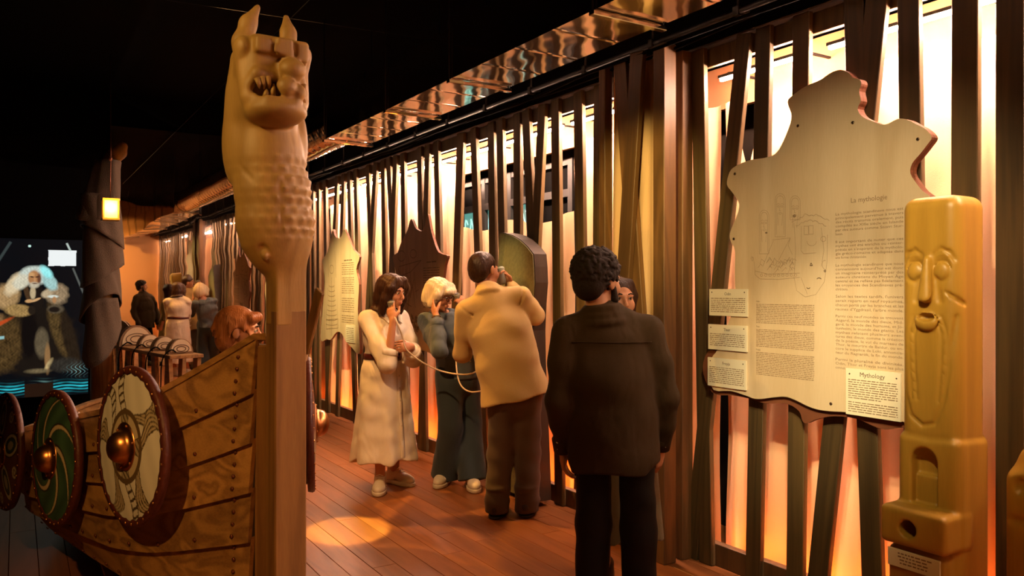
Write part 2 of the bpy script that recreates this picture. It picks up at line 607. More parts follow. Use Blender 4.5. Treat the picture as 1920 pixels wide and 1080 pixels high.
    def mesh(self, smooth=1, name='mesh'):
        d = self.d
        d[0] = d[-1] = 1; d[:, 0] = d[:, -1] = 1; d[:, :, 0] = d[:, :, -1] = 1
        n = self.n
        ins = d < 0
        ids = []; pos = []; quads = []
        E = np.eye(3, dtype=int)
        base = 0
        for ax in range(3):
            sl0 = [slice(None)] * 3; sl1 = [slice(None)] * 3
            sl0[ax] = slice(0, -1); sl1[ax] = slice(1, None)
            df = ins[tuple(sl0)] != ins[tuple(sl1)]
            idx = np.argwhere(df)
            if len(idx) == 0: continue
            d0 = d[idx[:, 0], idx[:, 1], idx[:, 2]]
            j = idx + E[ax]
            d1 = d[j[:, 0], j[:, 1], j[:, 2]]
            t = d0 / (d0 - d1)
            p = idx.astype(float); p[:, ax] += t
            b, c = (ax + 1) % 3, (ax + 2) % 3
            cells = [idx - E[b] - E[c], idx - E[c], idx, idx - E[b]]
            lin = np.stack([(q[:, 0] * n[1] + q[:, 1]) * n[2] + q[:, 2] for q in cells], 1)
            fl = d0 > 0
            lin[fl] = lin[fl][:, ::-1]
            quads.append(lin)
            for q in range(4): pos.append(p)
            ids += [lin[:, q] for q in range(4)]
        lin = np.concatenate(ids); pos = np.concatenate(pos)
        u, inv = np.unique(lin, return_inverse=True)
        cnt = np.bincount(inv).astype(float)
        V = np.stack([np.bincount(inv, pos[:, i]) / cnt for i in range(3)], 1)
        Q = np.searchsorted(u, np.concatenate(quads))
        for _ in range(smooth):
            acc = np.zeros_like(V); w = np.zeros(len(V))
            for q in range(4):
                a = Q[:, q]; b2 = Q[:, (q + 1) % 4]
                for i in range(3):
                    acc[:, i] += np.bincount(a, V[b2, i], len(V)) + np.bincount(b2, V[a, i], len(V))
                w += np.bincount(a, minlength=len(V)) + np.bincount(b2, minlength=len(V))
            V = 0.5 * V + 0.5 * acc / w[:, None]
        V = V * self.h + self.lo
        me = bpy.data.meshes.new(name)
        me.vertices.add(len(V)); me.vertices.foreach_set('co', V.astype(np.float32).ravel())
        me.loops.add(len(Q) * 4); me.loops.foreach_set('vertex_index', Q.astype(np.int32).ravel())
        me.polygons.add(len(Q))
        me.polygons.foreach_set('loop_start', np.arange(0, len(Q) * 4, 4, dtype=np.int32))
        me.polygons.foreach_set('use_smooth', np.ones(len(Q), bool))
        me.update(calc_edges=True)
        return me

    def build(self, name, mat, parent=None, smooth=1):
        return obj(name, self.mesh(smooth, name), mat, parent)

# ================================================================== setting
WX = 3.18      # front plane of the slats
END_Y = 10.03  # mirror wall
BACK_Y = -2.8
CEIL = 3.7


def shell(name, c, h, mat):
    return tag(MB().box(c, h).build(name, mat), kind='structure')


floor = shell('floor', (0.0, 3.6, -0.045), (4.2, 6.6, 0.024), 'wall_dark')
ceiling = shell('ceiling', (0.0, 3.6, CEIL + 0.05), (4.2, 6.6, 0.05), 'black')
wall_right = shell('wall_right', (3.86, 3.6, 1.85), (0.06, 6.6, 1.85), 'wall_dark')
wall_end = shell('wall_end', (-0.15, END_Y + 0.09, 1.85), (3.95, 0.06, 1.85), 'black')
wall_left = shell('wall_left', (-4.1, 3.6, 1.85), (0.05, 6.4, 1.85), 'wall_dark')
wall_back = shell('wall_back', (-0.15, BACK_Y - 0.06, 1.85), (3.95, 0.06, 1.85), 'wall_orange')

# floor boards, laid along the corridor
PW = 0.138
proto = {}
for ci, x0 in enumerate(np.arange(-1.0, 3.72, PW)):
    y = -2.75 - random.random() * 1.5
    while y < END_Y:
        L = random.choice([2.0, 2.4, 2.8])
        a, bb = max(y, BACK_Y), min(y + L, END_Y)
        y += L
        if bb - a < 0.15 or (x0 < 0.6 and (bb < 1.5)):
            continue
        ln = round(bb - a, 3)
        if ln not in proto:
            proto[ln] = MB().box((0, 0, 0), (PW / 2 - 0.0012, ln / 2 - 0.0012, 0.0105), ch=0.0015).mesh('plank')
        p = obj('plank', proto[ln], 'floor_wood', floor)
        p.location = (x0 + PW / 2, (a + bb) / 2, -0.0105)

# ------------------------------------------------------------------ slatted screens
SW, ST, ZTOP = 0.095, 0.032, 2.81
slat_unit = MB().box((0, 0, 0), (ST / 2, SW / 2, 0.5), ch=0.003).mesh('slat')


def slat_between(parent, ya, yb, x=WX, ztop=ZTOP, z0=0.0, w=1.0, name='slat'):
    """ya: y at the top, yb: y at the foot"""
    t = Vector((x + ST / 2, ya, ztop)); f = Vector((x + ST / 2, yb, z0))
    d = t - f
    o = obj(name, slat_unit, 'slat_wood', parent)
    o.location = (t + f) / 2
    o.rotation_euler = (-math.atan2(d.y, d.z), 0, 0)
    o.scale = (1, w, d.length)
    return o


def slat_px(parent, pa, pb, x=WX, w=1.0, ztop=ZTOP, z0=0.0):
    A = on_x(pa[0], pa[1], x); B = on_x(pb[0], pb[1], x)
    f = lambda z: A.y + (B.y - A.y) * (z - A.z) / (B.z - A.z)
    return slat_between(parent, f(ztop), f(z0), x, ztop, z0, w)


screen_far = tag(empty('slat_screen', (0, 0, 0)), 'slatted screen of leaning brown timber laths beyond the timber column', 'screen')
cx = [(95, 850, 95, 1000), (125, 835, 127, 1000), (180, 820, 172, 1000), (210, 815, 205, 1000), (235, 800, 240, 1000),
      (265, 785, 270, 1000), (322, 775, 330, 1000), (358, 765, 345, 1000), (392, 745, 396, 1000), (418, 745, 430, 1000),
      (450, 740, 440, 1000), (483, 715, 487, 1000), (560, 690, 565, 1000), (598, 675, 590, 1000), (637, 660, 645, 1000),
      (750, 620, 738, 1000), (808, 600, 822, 1000), (890, 570, 895, 1000), (930, 560, 938, 1000), (1010, 535, 1010, 1000),
      (1050, 520, 1070, 1000), (1125, 490, 1100, 1000), (1185, 470, 1190, 1000), (1290, 420, 1298, 1000), (1385, 375, 1382, 1000)]
for (a, b_, c, d) in cx:
    k = 1.0 / 2.455
    slat_px(screen_far, (560 + a * k - 3, b_ * k), (560 + c * k - 3, d * k), w=1.25 if a == 750 else 1.0)
for y in (9.93,):
    slat_between(screen_far, y, y - 0.05)
MB().box((WX + ST + 0.016, (3.72 + 9.98) / 2, 2.755), (0.015, (9.98 - 3.72) / 2, 0.05), ch=0.003).build('top_rail', 'slat_wood', screen_far)
MB().box((WX + ST + 0.024, (3.72 + 9.98) / 2, 0.06), (0.023, (9.98 - 3.72) / 2, 0.06), ch=0.003).build('bottom_rail', 'post_wood', screen_far)

screen_near = tag(empty('slat_screen', (0, 0, 0)), 'slatted screen of leaning laths behind the mythology panel', 'screen')
for pa, pb, w in [((1307, 100), (1322, 1050), 1.0), ((1392, 80), (1345, 540), 1.0), ((1429, 100), (1411, 1050), 1.0),
                  ((1501, 60), (1489, 1050), 1.0), ((1600, 20), (1633, 1060), 1.05), ((1640, 20), (1534, 1060), 1.1),
                  ((1702, 30), (1712, 700), 1.0), ((1808, 30), (1806, 700), 1.1), ((1893, 30), (1893, 900), 1.1)]:
    slat_px(screen_near, pa, pb, w=w)
y = 1.15
for i in range(17):
    slat_between(screen_near, y + random.uniform(-0.06, 0.06), y + random.uniform(-0.06, 0.06))
    y -= random.choice([0.18, 0.22, 0.3])
    if y < BACK_Y + 0.1: break
MB().box((WX + ST + 0.016, (3.26 + BACK_Y + 0.04) / 2, 2.755), (0.015, (3.26 - BACK_Y - 0.04) / 2, 0.05), ch=0.003).build('top_rail', 'slat_wood', screen_near)
MB().box((WX + ST + 0.024, (3.26 + BACK_Y + 0.04) / 2, 0.06), (0.023, (3.26 - BACK_Y - 0.04) / 2, 0.06), ch=0.003).build('bottom_rail', 'post_wood', screen_near)

# timber column that steps out between the two screens
colm = tag(empty('timber_column', (3.05, 3.5, 0)), 'boxed timber column with two laths crossing in a V over cream cloth', 'column')


def local(o, v):
    return Vector(v) - o.location


def post(parent, name, x, y, hx, hy, z1, mat='post_wood', z0=0.0):
    p = MB().box((0, 0, 0), (hx, hy, (z1 - z0) / 2), ch=0.004).build(name, mat, parent)
    p.location = local(parent, (x, y, (z0 + z1) / 2))
    return p


post(colm, 'post', 3.02, 3.285, 0.045, 0.045, 2.83)
post(colm, 'post', 3.155, 3.285, 0.04, 0.04, 2.81)
post(colm, 'post', 3.02, 3.80, 0.03, 0.03, 2.83)
for (pa, pb) in [((1156, 110), (1184, 520)), ((1198, 98), (1172, 520))]:
    x = 2.985 if pa[0] < 1170 else 2.985
    A = on_x(*pa, x); B = on_x(*pb, x)
    f = lambda z: A.y + (B.y - A.y) * (z - A.z) / (B.z - A.z)
    zt = 2.83
    zb = 0.9 if pa[0] > 1170 else 0.9
    s = slat_between(colm, f(zt), f(zb), x - (0.02 if pa[0] > 1170 else -0.018), zt, zb, 1.15)
    s.location = s.location - colm.location
    s.material_slots[0].link = 'OBJECT'; s.material_slots[0].material = M['post_wood']
for yy in (3.50, 3.62):
    s = slat_between(colm, yy, yy, 2.99, 0.9, 0.0, 1.1)
    s.location = s.location - colm.location
# cloth on the column face (gently pleated)
gy = np.linspace(3.33, 3.77, 40); gz = np.linspace(0.02, 2.82, 24)
vs = [(3.055 + 0.007 * math.sin(y * 55) + 0.004 * math.sin(z * 3 + y * 20), y, z) for y in gy for z in gz]
vs = [Vector(v) - colm.location for v in vs]
fs = [(i * 24 + j, i * 24 + j + 1, (i + 1) * 24 + j + 1, (i + 1) * 24 + j) for i in range(39) for j in range(23)]
obj('cloth', mesh_from(vs, fs, True), 'curtain_cloth', colm)

# ------------------------------------------------------------------ curtain behind the slats
CX = 3.46


def curtain(y0, y1, ztop, label, seed, x=CX, wide=0.028):
    r = random.Random(seed)
    ny = int((y1 - y0) / 0.02); nz = 26
    ph = [r.uniform(0, 6.28) for _ in range(6)]
    vs = []
    for i in range(ny + 1):
        y = y0 + (y1 - y0) * i / ny
        zt = ztop(y) if callable(ztop) else ztop
        for j in range(nz + 1):
            t = j / nz
            z = 0.015 + (zt - 0.015) * t
            o = wide * (0.55 * math.sin(y * 13 + ph[0] + 0.6 * math.sin(y * 3.1 + z)) + 0.45 * math.sin(y * 29 + ph[1] + 0.5 * z) * (1 - 0.5 * t)
                        + 0.5 * math.sin(y * 5.3 + ph[2] + 0.8 * z) + 0.22 * math.sin(y * 47 + ph[3] - z) + 0.25 * math.sin(z * 5 + y * 7 + ph[4]))
            vs.append((x + o, y, z))
    fs = [(i * (nz + 1) + j, i * (nz + 1) + j + 1, (i + 1) * (nz + 1) + j + 1, (i + 1) * (nz + 1) + j) for i in range(ny) for j in range(nz)]
    o = obj('curtain', mesh_from(vs, fs, True), 'curtain_cloth')
    return tag(o, label, 'curtain')


wa = on_x(1080, 200, CX).y; wb_ = on_x(866, 260, CX).y   # window bay between these
curtain(wb_ + 0.01, END_Y - 0.02, 2.56, 'cream curtain glowing behind the laths by the hide-shaped panels', 1)
curtain(wa + 0.01, wb_ - 0.005, lambda y: 2.03 + 0.03 * math.sin(y * 7), 'short cream curtain hanging below the dark window', 2)
curtain(3.30, wa - 0.005, 2.56, 'cream curtain glowing behind the laths next to the timber column', 3)


def ripped(y):
    return 2.56 - 0.42 * max(0.0, 1 - abs(y - 3.10) / 0.10)


curtain(1.0, 3.26, ripped, 'cream curtain glowing behind the mythology panel, one top corner fallen', 4, wide=0.034)
curtain(BACK_Y + 0.02, 0.99, 2.56, 'cream curtain lit along the screen beside the orange wall', 5)

# orange fascia board above the curtains that carries the LED strips
trim = tag(MB().box((3.585, 3.6, 2.685), (0.02, 6.35, 0.125)).build('trim_1', 'fascia'), kind='structure')

tag(MB().box((3.40, 3.6, 3.26), (0.20, 6.38, 0.43)).build('light_blocker', 'black'), kind='structure')   # added black box: keeps the space over the screens dark, stops light leaking
# LED strips: lamps of the place, tucked behind the top rail
led_body = None
ys = [(-2.7, -1.3), (-1.2, 0.2), (0.3, 1.6), (1.66, 2.5), (2.56, 3.2), (3.85, 4.6), (4.66, 5.6), (5.66, 6.6), (6.66, 7.6), (7.66, 8.6), (8.66, 9.9)]
for i, (a, bb) in enumerate(ys):
    nm = 'led_strip_lamp'
    e = tag(empty(nm, (3.335, (a + bb) / 2, 2.655)), 'thin glowing strip lamp behind the top rail of the slatted screen', 'lamp', 'strip lamps behind the top rail')
    L = (bb - a) / 2 - 0.02
    mb = MB().box((0, 0, 0.018), (0.016, L, 0.008))
    for yy in (-L * 0.8, L * 0.8): mb.box((0.115, yy, 0.031), (0.112, 0.008, 0.005))
    mb.build('housing', 'black_metal', e)
    MB().box((0, 0, 0.002), (0.010, L - 0.01, 0.007)).build('diffuser', 'led_strip', e)
for i, (a, bb) in enumerate([(-2.7, 0.2), (0.3, 3.2), (3.85, 6.7), (6.75, 9.9)]):  # added strips, put in to turn the lower curtain orange
    e = tag(empty('added_floor_strip', (3.31, (a + bb) / 2, 0.0)), 'added unseen orange strip light on the floor behind the bottom rail', 'lamp', 'added orange strip lights on the floor')
    L = (bb - a) / 2 - 0.03
    MB().box((0, 0, 0.012), (0.014, L, 0.012)).build('housing', 'black_metal', e)
    MB().box((0, 0, 0.029), (0.008, L - 0.01, 0.005)).build('diffuser', 'added_orange_glow', e)

# ------------------------------------------------------------------ window behind the gap in the curtain
w1 = tag(empty('window_1', (3.72, 0, 0)), kind='structure')
XW = 3.72
A = on_x(1075, 230, XW); B = on_x(868, 280, XW)
y0, y1, z0, z1 = A.y, B.y, 1.75, 2.52


def wbox(name, ya, yb, za, zb, mat, d=0.03, x=XW):
    o = MB().box((0, 0, 0), (d, (yb - ya) / 2, (zb - za) / 2)).build(name, mat, w1)
    o.location = Vector((x, (ya + yb) / 2, (za + zb) / 2)) - w1.location
    return o


wbox('window_frame', y0, y1, z1 - 0.05, z1, 'black_metal')
wbox('window_frame', y0, y1, z0, z0 + 0.05, 'black_metal')
wbox('window_frame', y0, y1, 2.22, 2.28, 'black_metal', 0.035)
n = 4
for i in range(n + 1):
    yy = y0 + (y1 - y0) * i / n
    wbox('mullion', yy - 0.03, yy + 0.03, z0, z1, 'black_metal', 0.034)
for i in range(n):
    ya, yb = y0 + (y1 - y0) * i / n + 0.03, y0 + (y1 - y0) * (i + 1) / n - 0.03
    wbox('pane', ya, yb, z0 + 0.05, 2.22, 'window_glow' if i >= 1 else 'black', 0.008, XW + 0.01)
    wbox('pane', ya, yb, 2.28, z1 - 0.05, 'black', 0.008, XW + 0.01)
# teal lettering-like ornament seen through the glass
om = MB()
for i in range(1, n):
    ya, yb = y0 + (y1 - y0) * i / n + 0.06, y0 + (y1 - y0) * (i + 1) / n - 0.06
    for q in range(3):
        yy = ya + (yb - ya) * (q + 0.5) / 3
        pts = [Vector((XW - 0.005, yy + 0.06 * math.cos(t) * (1 if q % 2 else -1), 2.06 + 0.10 * math.sin(t * 1.5 + q))) for t in np.linspace(0, 4.6, 12)]
        om.tube(pts, 0.008, 4)
o = om.build('ornament', 'window_sign', w1); o.location = -w1.location

# ------------------------------------------------------------------ mirror on the end wall
mir = tag(empty('mirror_panel', (2.3, END_Y, 0)), 'tall wavy mirror sheet covering the end wall beside the stern post', 'mirror')
for i in range(3):
    a = 0.90 + i * 0.95
    p = MB().box((0, 0, 0), (0.474, 0.006, 1.66)).build('mirror_sheet', 'mirror_sheet', mir)
    p.location = Vector((a + 0.475, END_Y + 0.012, 1.67)) - mir.location

# ------------------------------------------------------------------ duct
DZ, DX0, DX1 = 2.72, 2.155, 2.547
duct = tag(empty('ventilation_duct', (2.351, 4.0, DZ)), 'shiny flat sheet metal air duct hung under the black ceiling', 'duct')
br = [-2.6, -1.2, 0.3, 1.5, 2.79, 4.155, 5.10, 6.38]
for i in range(len(br) - 1):
    a, bb = br[i], br[i + 1]
    n = max(2, int((bb - a) / 0.30))
    vs = []; fs = []
    # bottom sheet with shallow cross ribs
    prof = []
    for k in range(n):
        ya = a + (bb - a) * k / n
        st = (bb - a) / n
        prof += [(ya, 0.0), (ya + st * 0.86, 0.0), (ya + st * 0.92, 0.0015), (ya + st * 0.97, 0.0)]
    prof.append((bb, 0.0))
    for (yy, dz) in prof:
        vs += [(DX0, yy, DZ + 0.30), (DX0, yy, DZ + dz), (DX1, yy, DZ + dz), (DX1, yy, DZ + 0.30)]
    for k in range(len(prof) - 1):
        for q in range(4):
            fs.append((k * 4 + q, k * 4 + (q + 1) % 4, k * 4 + 4 + (q + 1) % 4, k * 4 + 4 + q))
    fs.append((0, 3, 2, 1)); e_ = (len(prof) - 1) * 4; fs.append((e_, e_ + 1, e_ + 2, e_ + 3))
    o = obj('duct_section', fix_normals(mesh_from([Vector(v) - duct.location for v in vs], fs)), 'duct_metal', duct)
    o = MB().box((0, 0, 0), (0.215, 0.018, 0.011), ch=0.003).build('hanger_bar', 'duct_metal', duct)
    o.location = Vector((2.351, bb, DZ - 0.016)) - duct.location
    for sx in (-1, 1):
        MB().tube([Vector((2.351 + sx * 0.205, bb, DZ - 0.01)) - duct.location, Vector((2.351 + sx * 0.205, bb, CEIL)) - duct.location], 0.004, 6).build('hanger_rod', 'black_metal', duct)
# round spiral end that drops to the mirror wall
n = 24
pts = []; rs = []
for k in range(n * 6 + 1):
    t = k / (n * 6)
    pts.append(Vector((2.351, 6.40 + t * 3.58, DZ + 0.165)) - duct.location); rs.append(0.17 + (0.003 if k % 6 == 0 else 0))
MB().tube(pts, rs, 20).build('round_duct', 'duct_metal', duct)

# ------------------------------------------------------------------ lighting pipe with clamps and cables above the screen
def pipe_y(px, py): return on_x(px, py, 3.02).y
pipe = tag(empty('lighting_pipe', (3.02, 4.0, 2.86)), 'black lighting pipe with clamps and cables above the slatted screen', 'pipe')
MB().tube([Vector((0, BACK_Y + 0.1 - 4.0, 0)), Vector((0, 9.9 - 4.0, 0))], 0.015, 10).build('tube', 'black_metal', pipe)
for q in range(3):
    pts = [Vector((0.03 * math.sin(y * 2 + q) + 0.02 * (q - 1), y, -0.035 - 0.02 * abs(math.sin(y * 1.7 + q * 1.3)))) for y in np.linspace(-6.6, 5.8, 90)]
    MB().tube(pts, 0.009, 6).build('cable', 'black', pipe)
for y in np.arange(-2.2, 9.8, 0.62):
    mb = MB().box((0, y - 4.0, 0), (0.024, 0.018, 0.024), ch=0.004)
    mb.tube([(0, y - 4.0, 0.03), (0, y - 4.0, CEIL - 2.86)], 0.006, 6)
    mb.tube([(0.03, y - 4.0, 0), (0.075, y - 4.0, 0.012)], 0.008, 6)
    mb.build('clamp', 'black_metal', pipe)
# thin wires strung under the ceiling
for (pa, pb, nm) in [((310, 0), (860, 82), 'thin wire strung under the black ceiling above the dragon head'),
                     ((580, 0), (230, 345), 'thin steel wire running back over the boat towards the mirror')]:
    Z1, Z2 = (3.4, 5.2) if pa[0] == 310 else (3.0, 8.0)
    tag(MB().tube([at(*pa, Z1), at(*pb, Z2)], 0.0011, 5).build('wire', 'black_metal'), nm, 'wire')

# ================================================================== boat
KX, Y_BOW, Y_STERN = 0.72, 2.98, 7.3
YM = 0.5 * (Y_BOW + Y_STERN)
bow_y = np.array([2.98, 3.125, 3.27, 3.41, 3.7, 4.2, 4.97, 5.14])
bow_b = np.array([0.045, 0.125, 0.205, 0.27, 0.37, 0.49, 0.66, 0.68])
bow_z = np.array([1.31, 1.224, 1.14, 1.069, 0.985, 0.89, 0.74, 0.71])


def fold(y): return y if y <= YM else 2 * YM - y
def half_b(y): return float(np.interp(fold(y), bow_y, bow_b))
def gun_z(y): return float(np.interp(y, list(bow_y) + [6.2, Y_STERN], list(bow_z) + [0.62, 0.60]))
NS = 7


def hull(y, t, side):
    """t: 0 gunwale, 1 keel"""
    bf = half_b(y); gz = gun_z(y)
    f = min(1.0, (fold(y) - Y_BOW) / 1.9)
    zk = 0.05
    p = 5.0
    x = bf * (1 - t ** p) + 0.035 * t
    # top strakes flare a little
    z = gz + (zk - gz) * (t ** (1.0 - 0.12 * f))
    kx = KX + 0.072 * max(0.0, 1 - (fold(y) - Y_BOW) / 0.55) * (1 if y < YM else 0)
    return Vector((kx + side * x, y, z))


boat = tag(empty('viking_boat', (KX, 6.0, 0)), 'wooden clinker-built boat with a carved dragon stem and shields along its sides', 'boat')
BL = boat.location.copy()
ysta = np.concatenate([np.linspace(Y_BOW, 4.2, 22), np.linspace(4.3, Y_STERN - 1.2, 14), np.linspace(Y_STERN - 1.1, Y_STERN, 10)])
tt = np.linspace(0, 1, NS + 1)
for side in (-1, 1):
    for i in range(NS):
        vs = []; fs = []
        for y in ysta:
            a, b_ = hull(y, tt[i], side), hull(y, min(1.0, tt[i + 1] + 0.012), side)
            e = 0.01
            ta = hull(min(y + e, Y_STERN), tt[i], side) - hull(max(y - e, Y_BOW), tt[i], side)
            up = (a - b_)
            nn = ta.cross(up).normalized() * (1 if side > 0 else -1)
            if nn.x * side < 0: nn = -nn
            lo = 0.020 if i < NS - 1 else 0.008
            q = [a + nn * 0.002, b_ + nn * lo, b_ + nn * (lo - 0.020), a - nn * 0.018]
            vs += [p - BL for p in q]
        for k in range(len(ysta) - 1):
            for q in range(4):
                fs.append((k * 4 + q, k * 4 + (q + 1) % 4, k * 4 + 4 + (q + 1) % 4, k * 4 + 4 + q))
        fs.append((0, 1, 2, 3)); e_ = (len(ysta) - 1) * 4; fs.append((e_ + 3, e_ + 2, e_ + 1, e_))
        obj('strake', fix_normals(mesh_from(vs, fs)), 'hull_wood', boat)
    # gunwale rail
    pts = [hull(y, 0, side) - BL + Vector((-side * 0.012, 0, 0.012)) for y in ysta]
    mb = MB(); vs = []; fs = []
    for p in pts:
        vs += [p + Vector((-0.022, 0, -0.012)), p + Vector((0.022, 0, -0.012)), p + Vector((0.022, 0, 0.012)), p + Vector((-0.022, 0, 0.012))]
    for k in range(len(pts) - 1):
        for q in range(4):
            fs.append((k * 4 + q, k * 4 + (q + 1) % 4, k * 4 + 4 + (q + 1) % 4, k * 4 + 4 + q))
    fs.append((0, 1, 2, 3)); e_ = (len(pts) - 1) * 4; fs.append((e_ + 3, e_ + 2, e_ + 1, e_))
    obj('gunwale_rail', fix_normals(mesh_from(vs, fs)), 'hull_wood', boat)
    # rivets along the laps and at the stem
    mb = MB()
    dome = [(0.0085, 0), (0.007, 0.0045), (0.004, 0.0065)]
    for i in range(NS):
        spots = [(y, tt[i + 1] - 0.02) for y in np.arange(3.2, Y_STERN - 0.2, 0.17)]
        spots += [(3.045, tt[i] + (tt[i + 1] - tt[i]) * f) for f in (0.15, 0.4, 0.65, 0.9)]
        for (y, t) in spots:
            a, b_ = hull(y, t - 0.02, side), hull(y, t + 0.02, side)
            ta = hull(y + 0.01, t, side) - hull(y - 0.01, t, side)
            nn = ta.cross(a - b_).normalized()
            if nn.x * side < 0: nn = -nn
            f = (t - tt[i]) / (tt[i + 1] - tt[i])
            p = hull(y, t, side) + nn * (0.002 + 0.018 * f)
            mb.lathe(dome, 6, p - BL, nn.to_track_quat('Z', 'Y').to_matrix())
    tag(mb.build('rivets', 'rivet', boat), kind='stuff')

# ribs and bottom boards inside
for y in np.arange(3.7, 7.0, 0.55):
    for side in (-1, 1):
        pts = [hull(y, t, side) - BL + Vector((-side * 0.045, 0, 0.02)) for t in np.linspace(0.02, 0.97, 9)]
        MB().tube(pts, 0.026, 6).build('rib', 'stem_wood_dimmed', boat)
for k in range(6):
    x = -0.30 + k * 0.12
    mb = MB().box((x, -0.86, 0.105), (0.056, 1.35, 0.012), ch=0.002).build('bottom_board', 'hull_wood', boat)
for y in (4.9, 6.0):
    hb = half_b(y) - 0.06
    MB().box((0, y - 6.0, 0.52), (hb, 0.11, 0.018), ch=0.004).build('thwart', 'hull_wood', boat)
MB().box((0, -0.86, 0.04), (0.05, 2.12, 0.04), ch=0.005).build('keel', 'stem_wood_dimmed', boat)

# stem post: squared timber with a vertical joint
MB().box(Vector((0.84, 2.925, 0.71)) - BL, (0.057, 0.062, 0.71), ch=0.005).build('stem_post', 'stem_wood_dimmed', boat)
MB().box(Vector((0.797, 3.02, 0.645)) - BL, (0.052, 0.035, 0.645), ch=0.006).build('stem_apron', 'stem_wood_dimmed', boat)

# carved dragon on top of the stem, looking towards -y
s = SDF((-0.34, -0.34, 1.36), (0.24, 0.30, 2.58), 0.0065)
prof = [(1.54, 0.056, 0.058, 0.014), (1.62, 0.090, 0.082, -0.004), (1.67, 0.122, 0.105, -0.014), (1.74, 0.134, 0.118, -0.022), (1.86, 0.130, 0.122, -0.032), (1.97, 0.118, 0.118, -0.046), (2.10, 0.108, 0.112, -0.056)]
for (za, ra_, qa, oa_), (zb, rb_, qb, ob_) in zip(prof[:-1], prof[1:]):
    s.seg((oa_, 0, za), (ob_, 0, zb), (ra_, qa), (rb_, qb), k=0.03)
s.box((0.015, -0.005, 1.50), (0.0575, 0.0625, 0.14), rd=0.007, k=0.025)
# folded wings along the sides of the neck
s.ell((-0.150, 0.06, 2.03), (0.042, 0.085, 0.16), k=0.02)
s.ell((0.070, 0.06, 2.03), (0.040, 0.085, 0.15), k=0.02)
def scale_relief(x, y, z):
    ang = np.arctan2(x + 0.03, -y)
    u = ang * 0.125 / 0.046
    row = np.floor((z - 1.5) / 0.036)
    fz = (z - 1.5) / 0.036 - row
    uu = u + 0.5 * (row % 2)
    fu = uu - np.floor(uu) - 0.5
    r = np.sqrt((fu * 1.15) ** 2 + ((fz - 0.95) * 0.85) ** 2)
    rel = 0.010 * np.clip(0.62 - r, 0, 1) / 0.62 - 0.004
    m = np.clip((z - 1.66) / 0.04, 0, 1) * np.clip((2.0 - z) / 0.06, 0, 1)
    side = np.clip((ang + 0.9) / 1.1, 0, 1)
    return -rel * m * (0.2 + 0.8 * side)
s.field(scale_relief)
# deep shake down the front, and a carved eye shape at the foot of the body
s.cap((-0.045, -0.128, 1.87), (-0.035, -0.122, 1.62), 0.0065, k=0.004, op='-')
s.cap((-0.028, -0.10, 1.60), (-0.02, -0.085, 1.46), 0.003, k=0.003, op='-')
s.ell((-0.095, -0.085, 1.62), (0.02, 0.02, 0.035), k=0.012, op='-')
s.ell((-0.082, -0.075, 1.615), (0.012, 0.014, 0.018), k=0.005)
for sx, cx_ in ((-1, -0.05), (1, -0.05)):
    s.chain([(cx_ + sx * 0.115, -0.075, 2.16), (cx_ + sx * 0.128, -0.06, 2.05), (cx_ + sx * 0.118, -0.045, 1.93), (cx_ + sx * 0.085, -0.09, 1.88)], 0.007, k=0.010, op='-')
s.chain([(-0.13, -0.115, 2.08), (-0.06, -0.135, 2.03), (0.03, -0.12, 2.06)], 0.005, k=0.01, op='-')
HX = -0.070
# skull: tall rounded block, wider at the jaw
s.box((HX, -0.05, 2.230), (0.100, 0.14, 0.138), rd=0.045, k=0.04)
s.ell((HX, 0.03, 2.20), (0.108, 0.12, 0.14), k=0.04)
# brow band in three carved blocks
s.box((-0.125, -0.185, 2.318), (0.028, 0.030, 0.030), rd=0.014, k=0.004)
s.box((-0.062, -0.200, 2.318), (0.036, 0.026, 0.030), rd=0.008, k=0.004)
s.box((0.004, -0.172, 2.310), (0.028, 0.045, 0.040), rd=0.014, k=0.004)
s.cap((-0.090, -0.226, 2.37), (-0.088, -0.196, 2.22), 0.007, k=0.003, op='-')
s.cap((-0.022, -0.226, 2.37), (-0.022, -0.205, 2.27), 0.009, k=0.003, op='-')
s.cap((-0.145, -0.20, 2.280), (0.03, -0.20, 2.276), 0.008, k=0.008, op='-')
# side eyes: bulging, ringed by a cut
for sx in (-1, 1):
    ex_ = HX + sx * 0.104
    s.ell((ex_, -0.13, 2.318), (0.030, 0.046, 0.040), k=0.010)
    s.chain([(ex_ + sx * 0.01, -0.185, 2.345), (ex_ + sx * 0.028, -0.155, 2.29), (ex_ + sx * 0.03, -0.09, 2.305)], 0.005, k=0.004, op='-')
# cheek folds running to the mouth corners
for sx in (-1, 1):
    s.cap((HX + sx * 0.096, -0.12, 2.27), (HX + sx * 0.085, -0.15, 2.15), 0.030, 0.032, k=0.03)
    s.cap((HX + sx * 0.104, -0.175, 2.245), (HX + sx * 0.075, -0.195, 2.205), 0.006, k=0.006, op='-')
# mouth cavity
s.box((HX, -0.19, 2.178), (0.088, 0.055, 0.034), rd=0.02, k=0.012, op='-')
# muzzle with two bulbs and a nostril
s.seg((-0.035, -0.175, 2.26), (-0.035, -0.19, 2.15), (0.040, 0.055), (0.036, 0.05), k=0.012)
s.ell((-0.034, -0.230, 2.240), (0.045, 0.040, 0.038), k=0.008)
s.ell((-0.056, -0.236, 2.178), (0.034, 0.034, 0.036), k=0.006)
s.ell((-0.014, -0.226, 2.165), (0.026, 0.034, 0.030), k=0.006)
s.ell((-0.076, -0.248, 2.212), (0.012, 0.014, 0.012), k=0.006, op='-')
# curled upper lip on both sides of the muzzle
for sx in (-1, 1):
    s.chain([(HX + 0.030 + sx * 0.03, -0.185, 2.222), (HX + sx * 0.07, -0.19, 2.222), (HX + sx * 0.092, -0.165, 2.185)], [0.018, 0.020, 0.018], k=0.012)
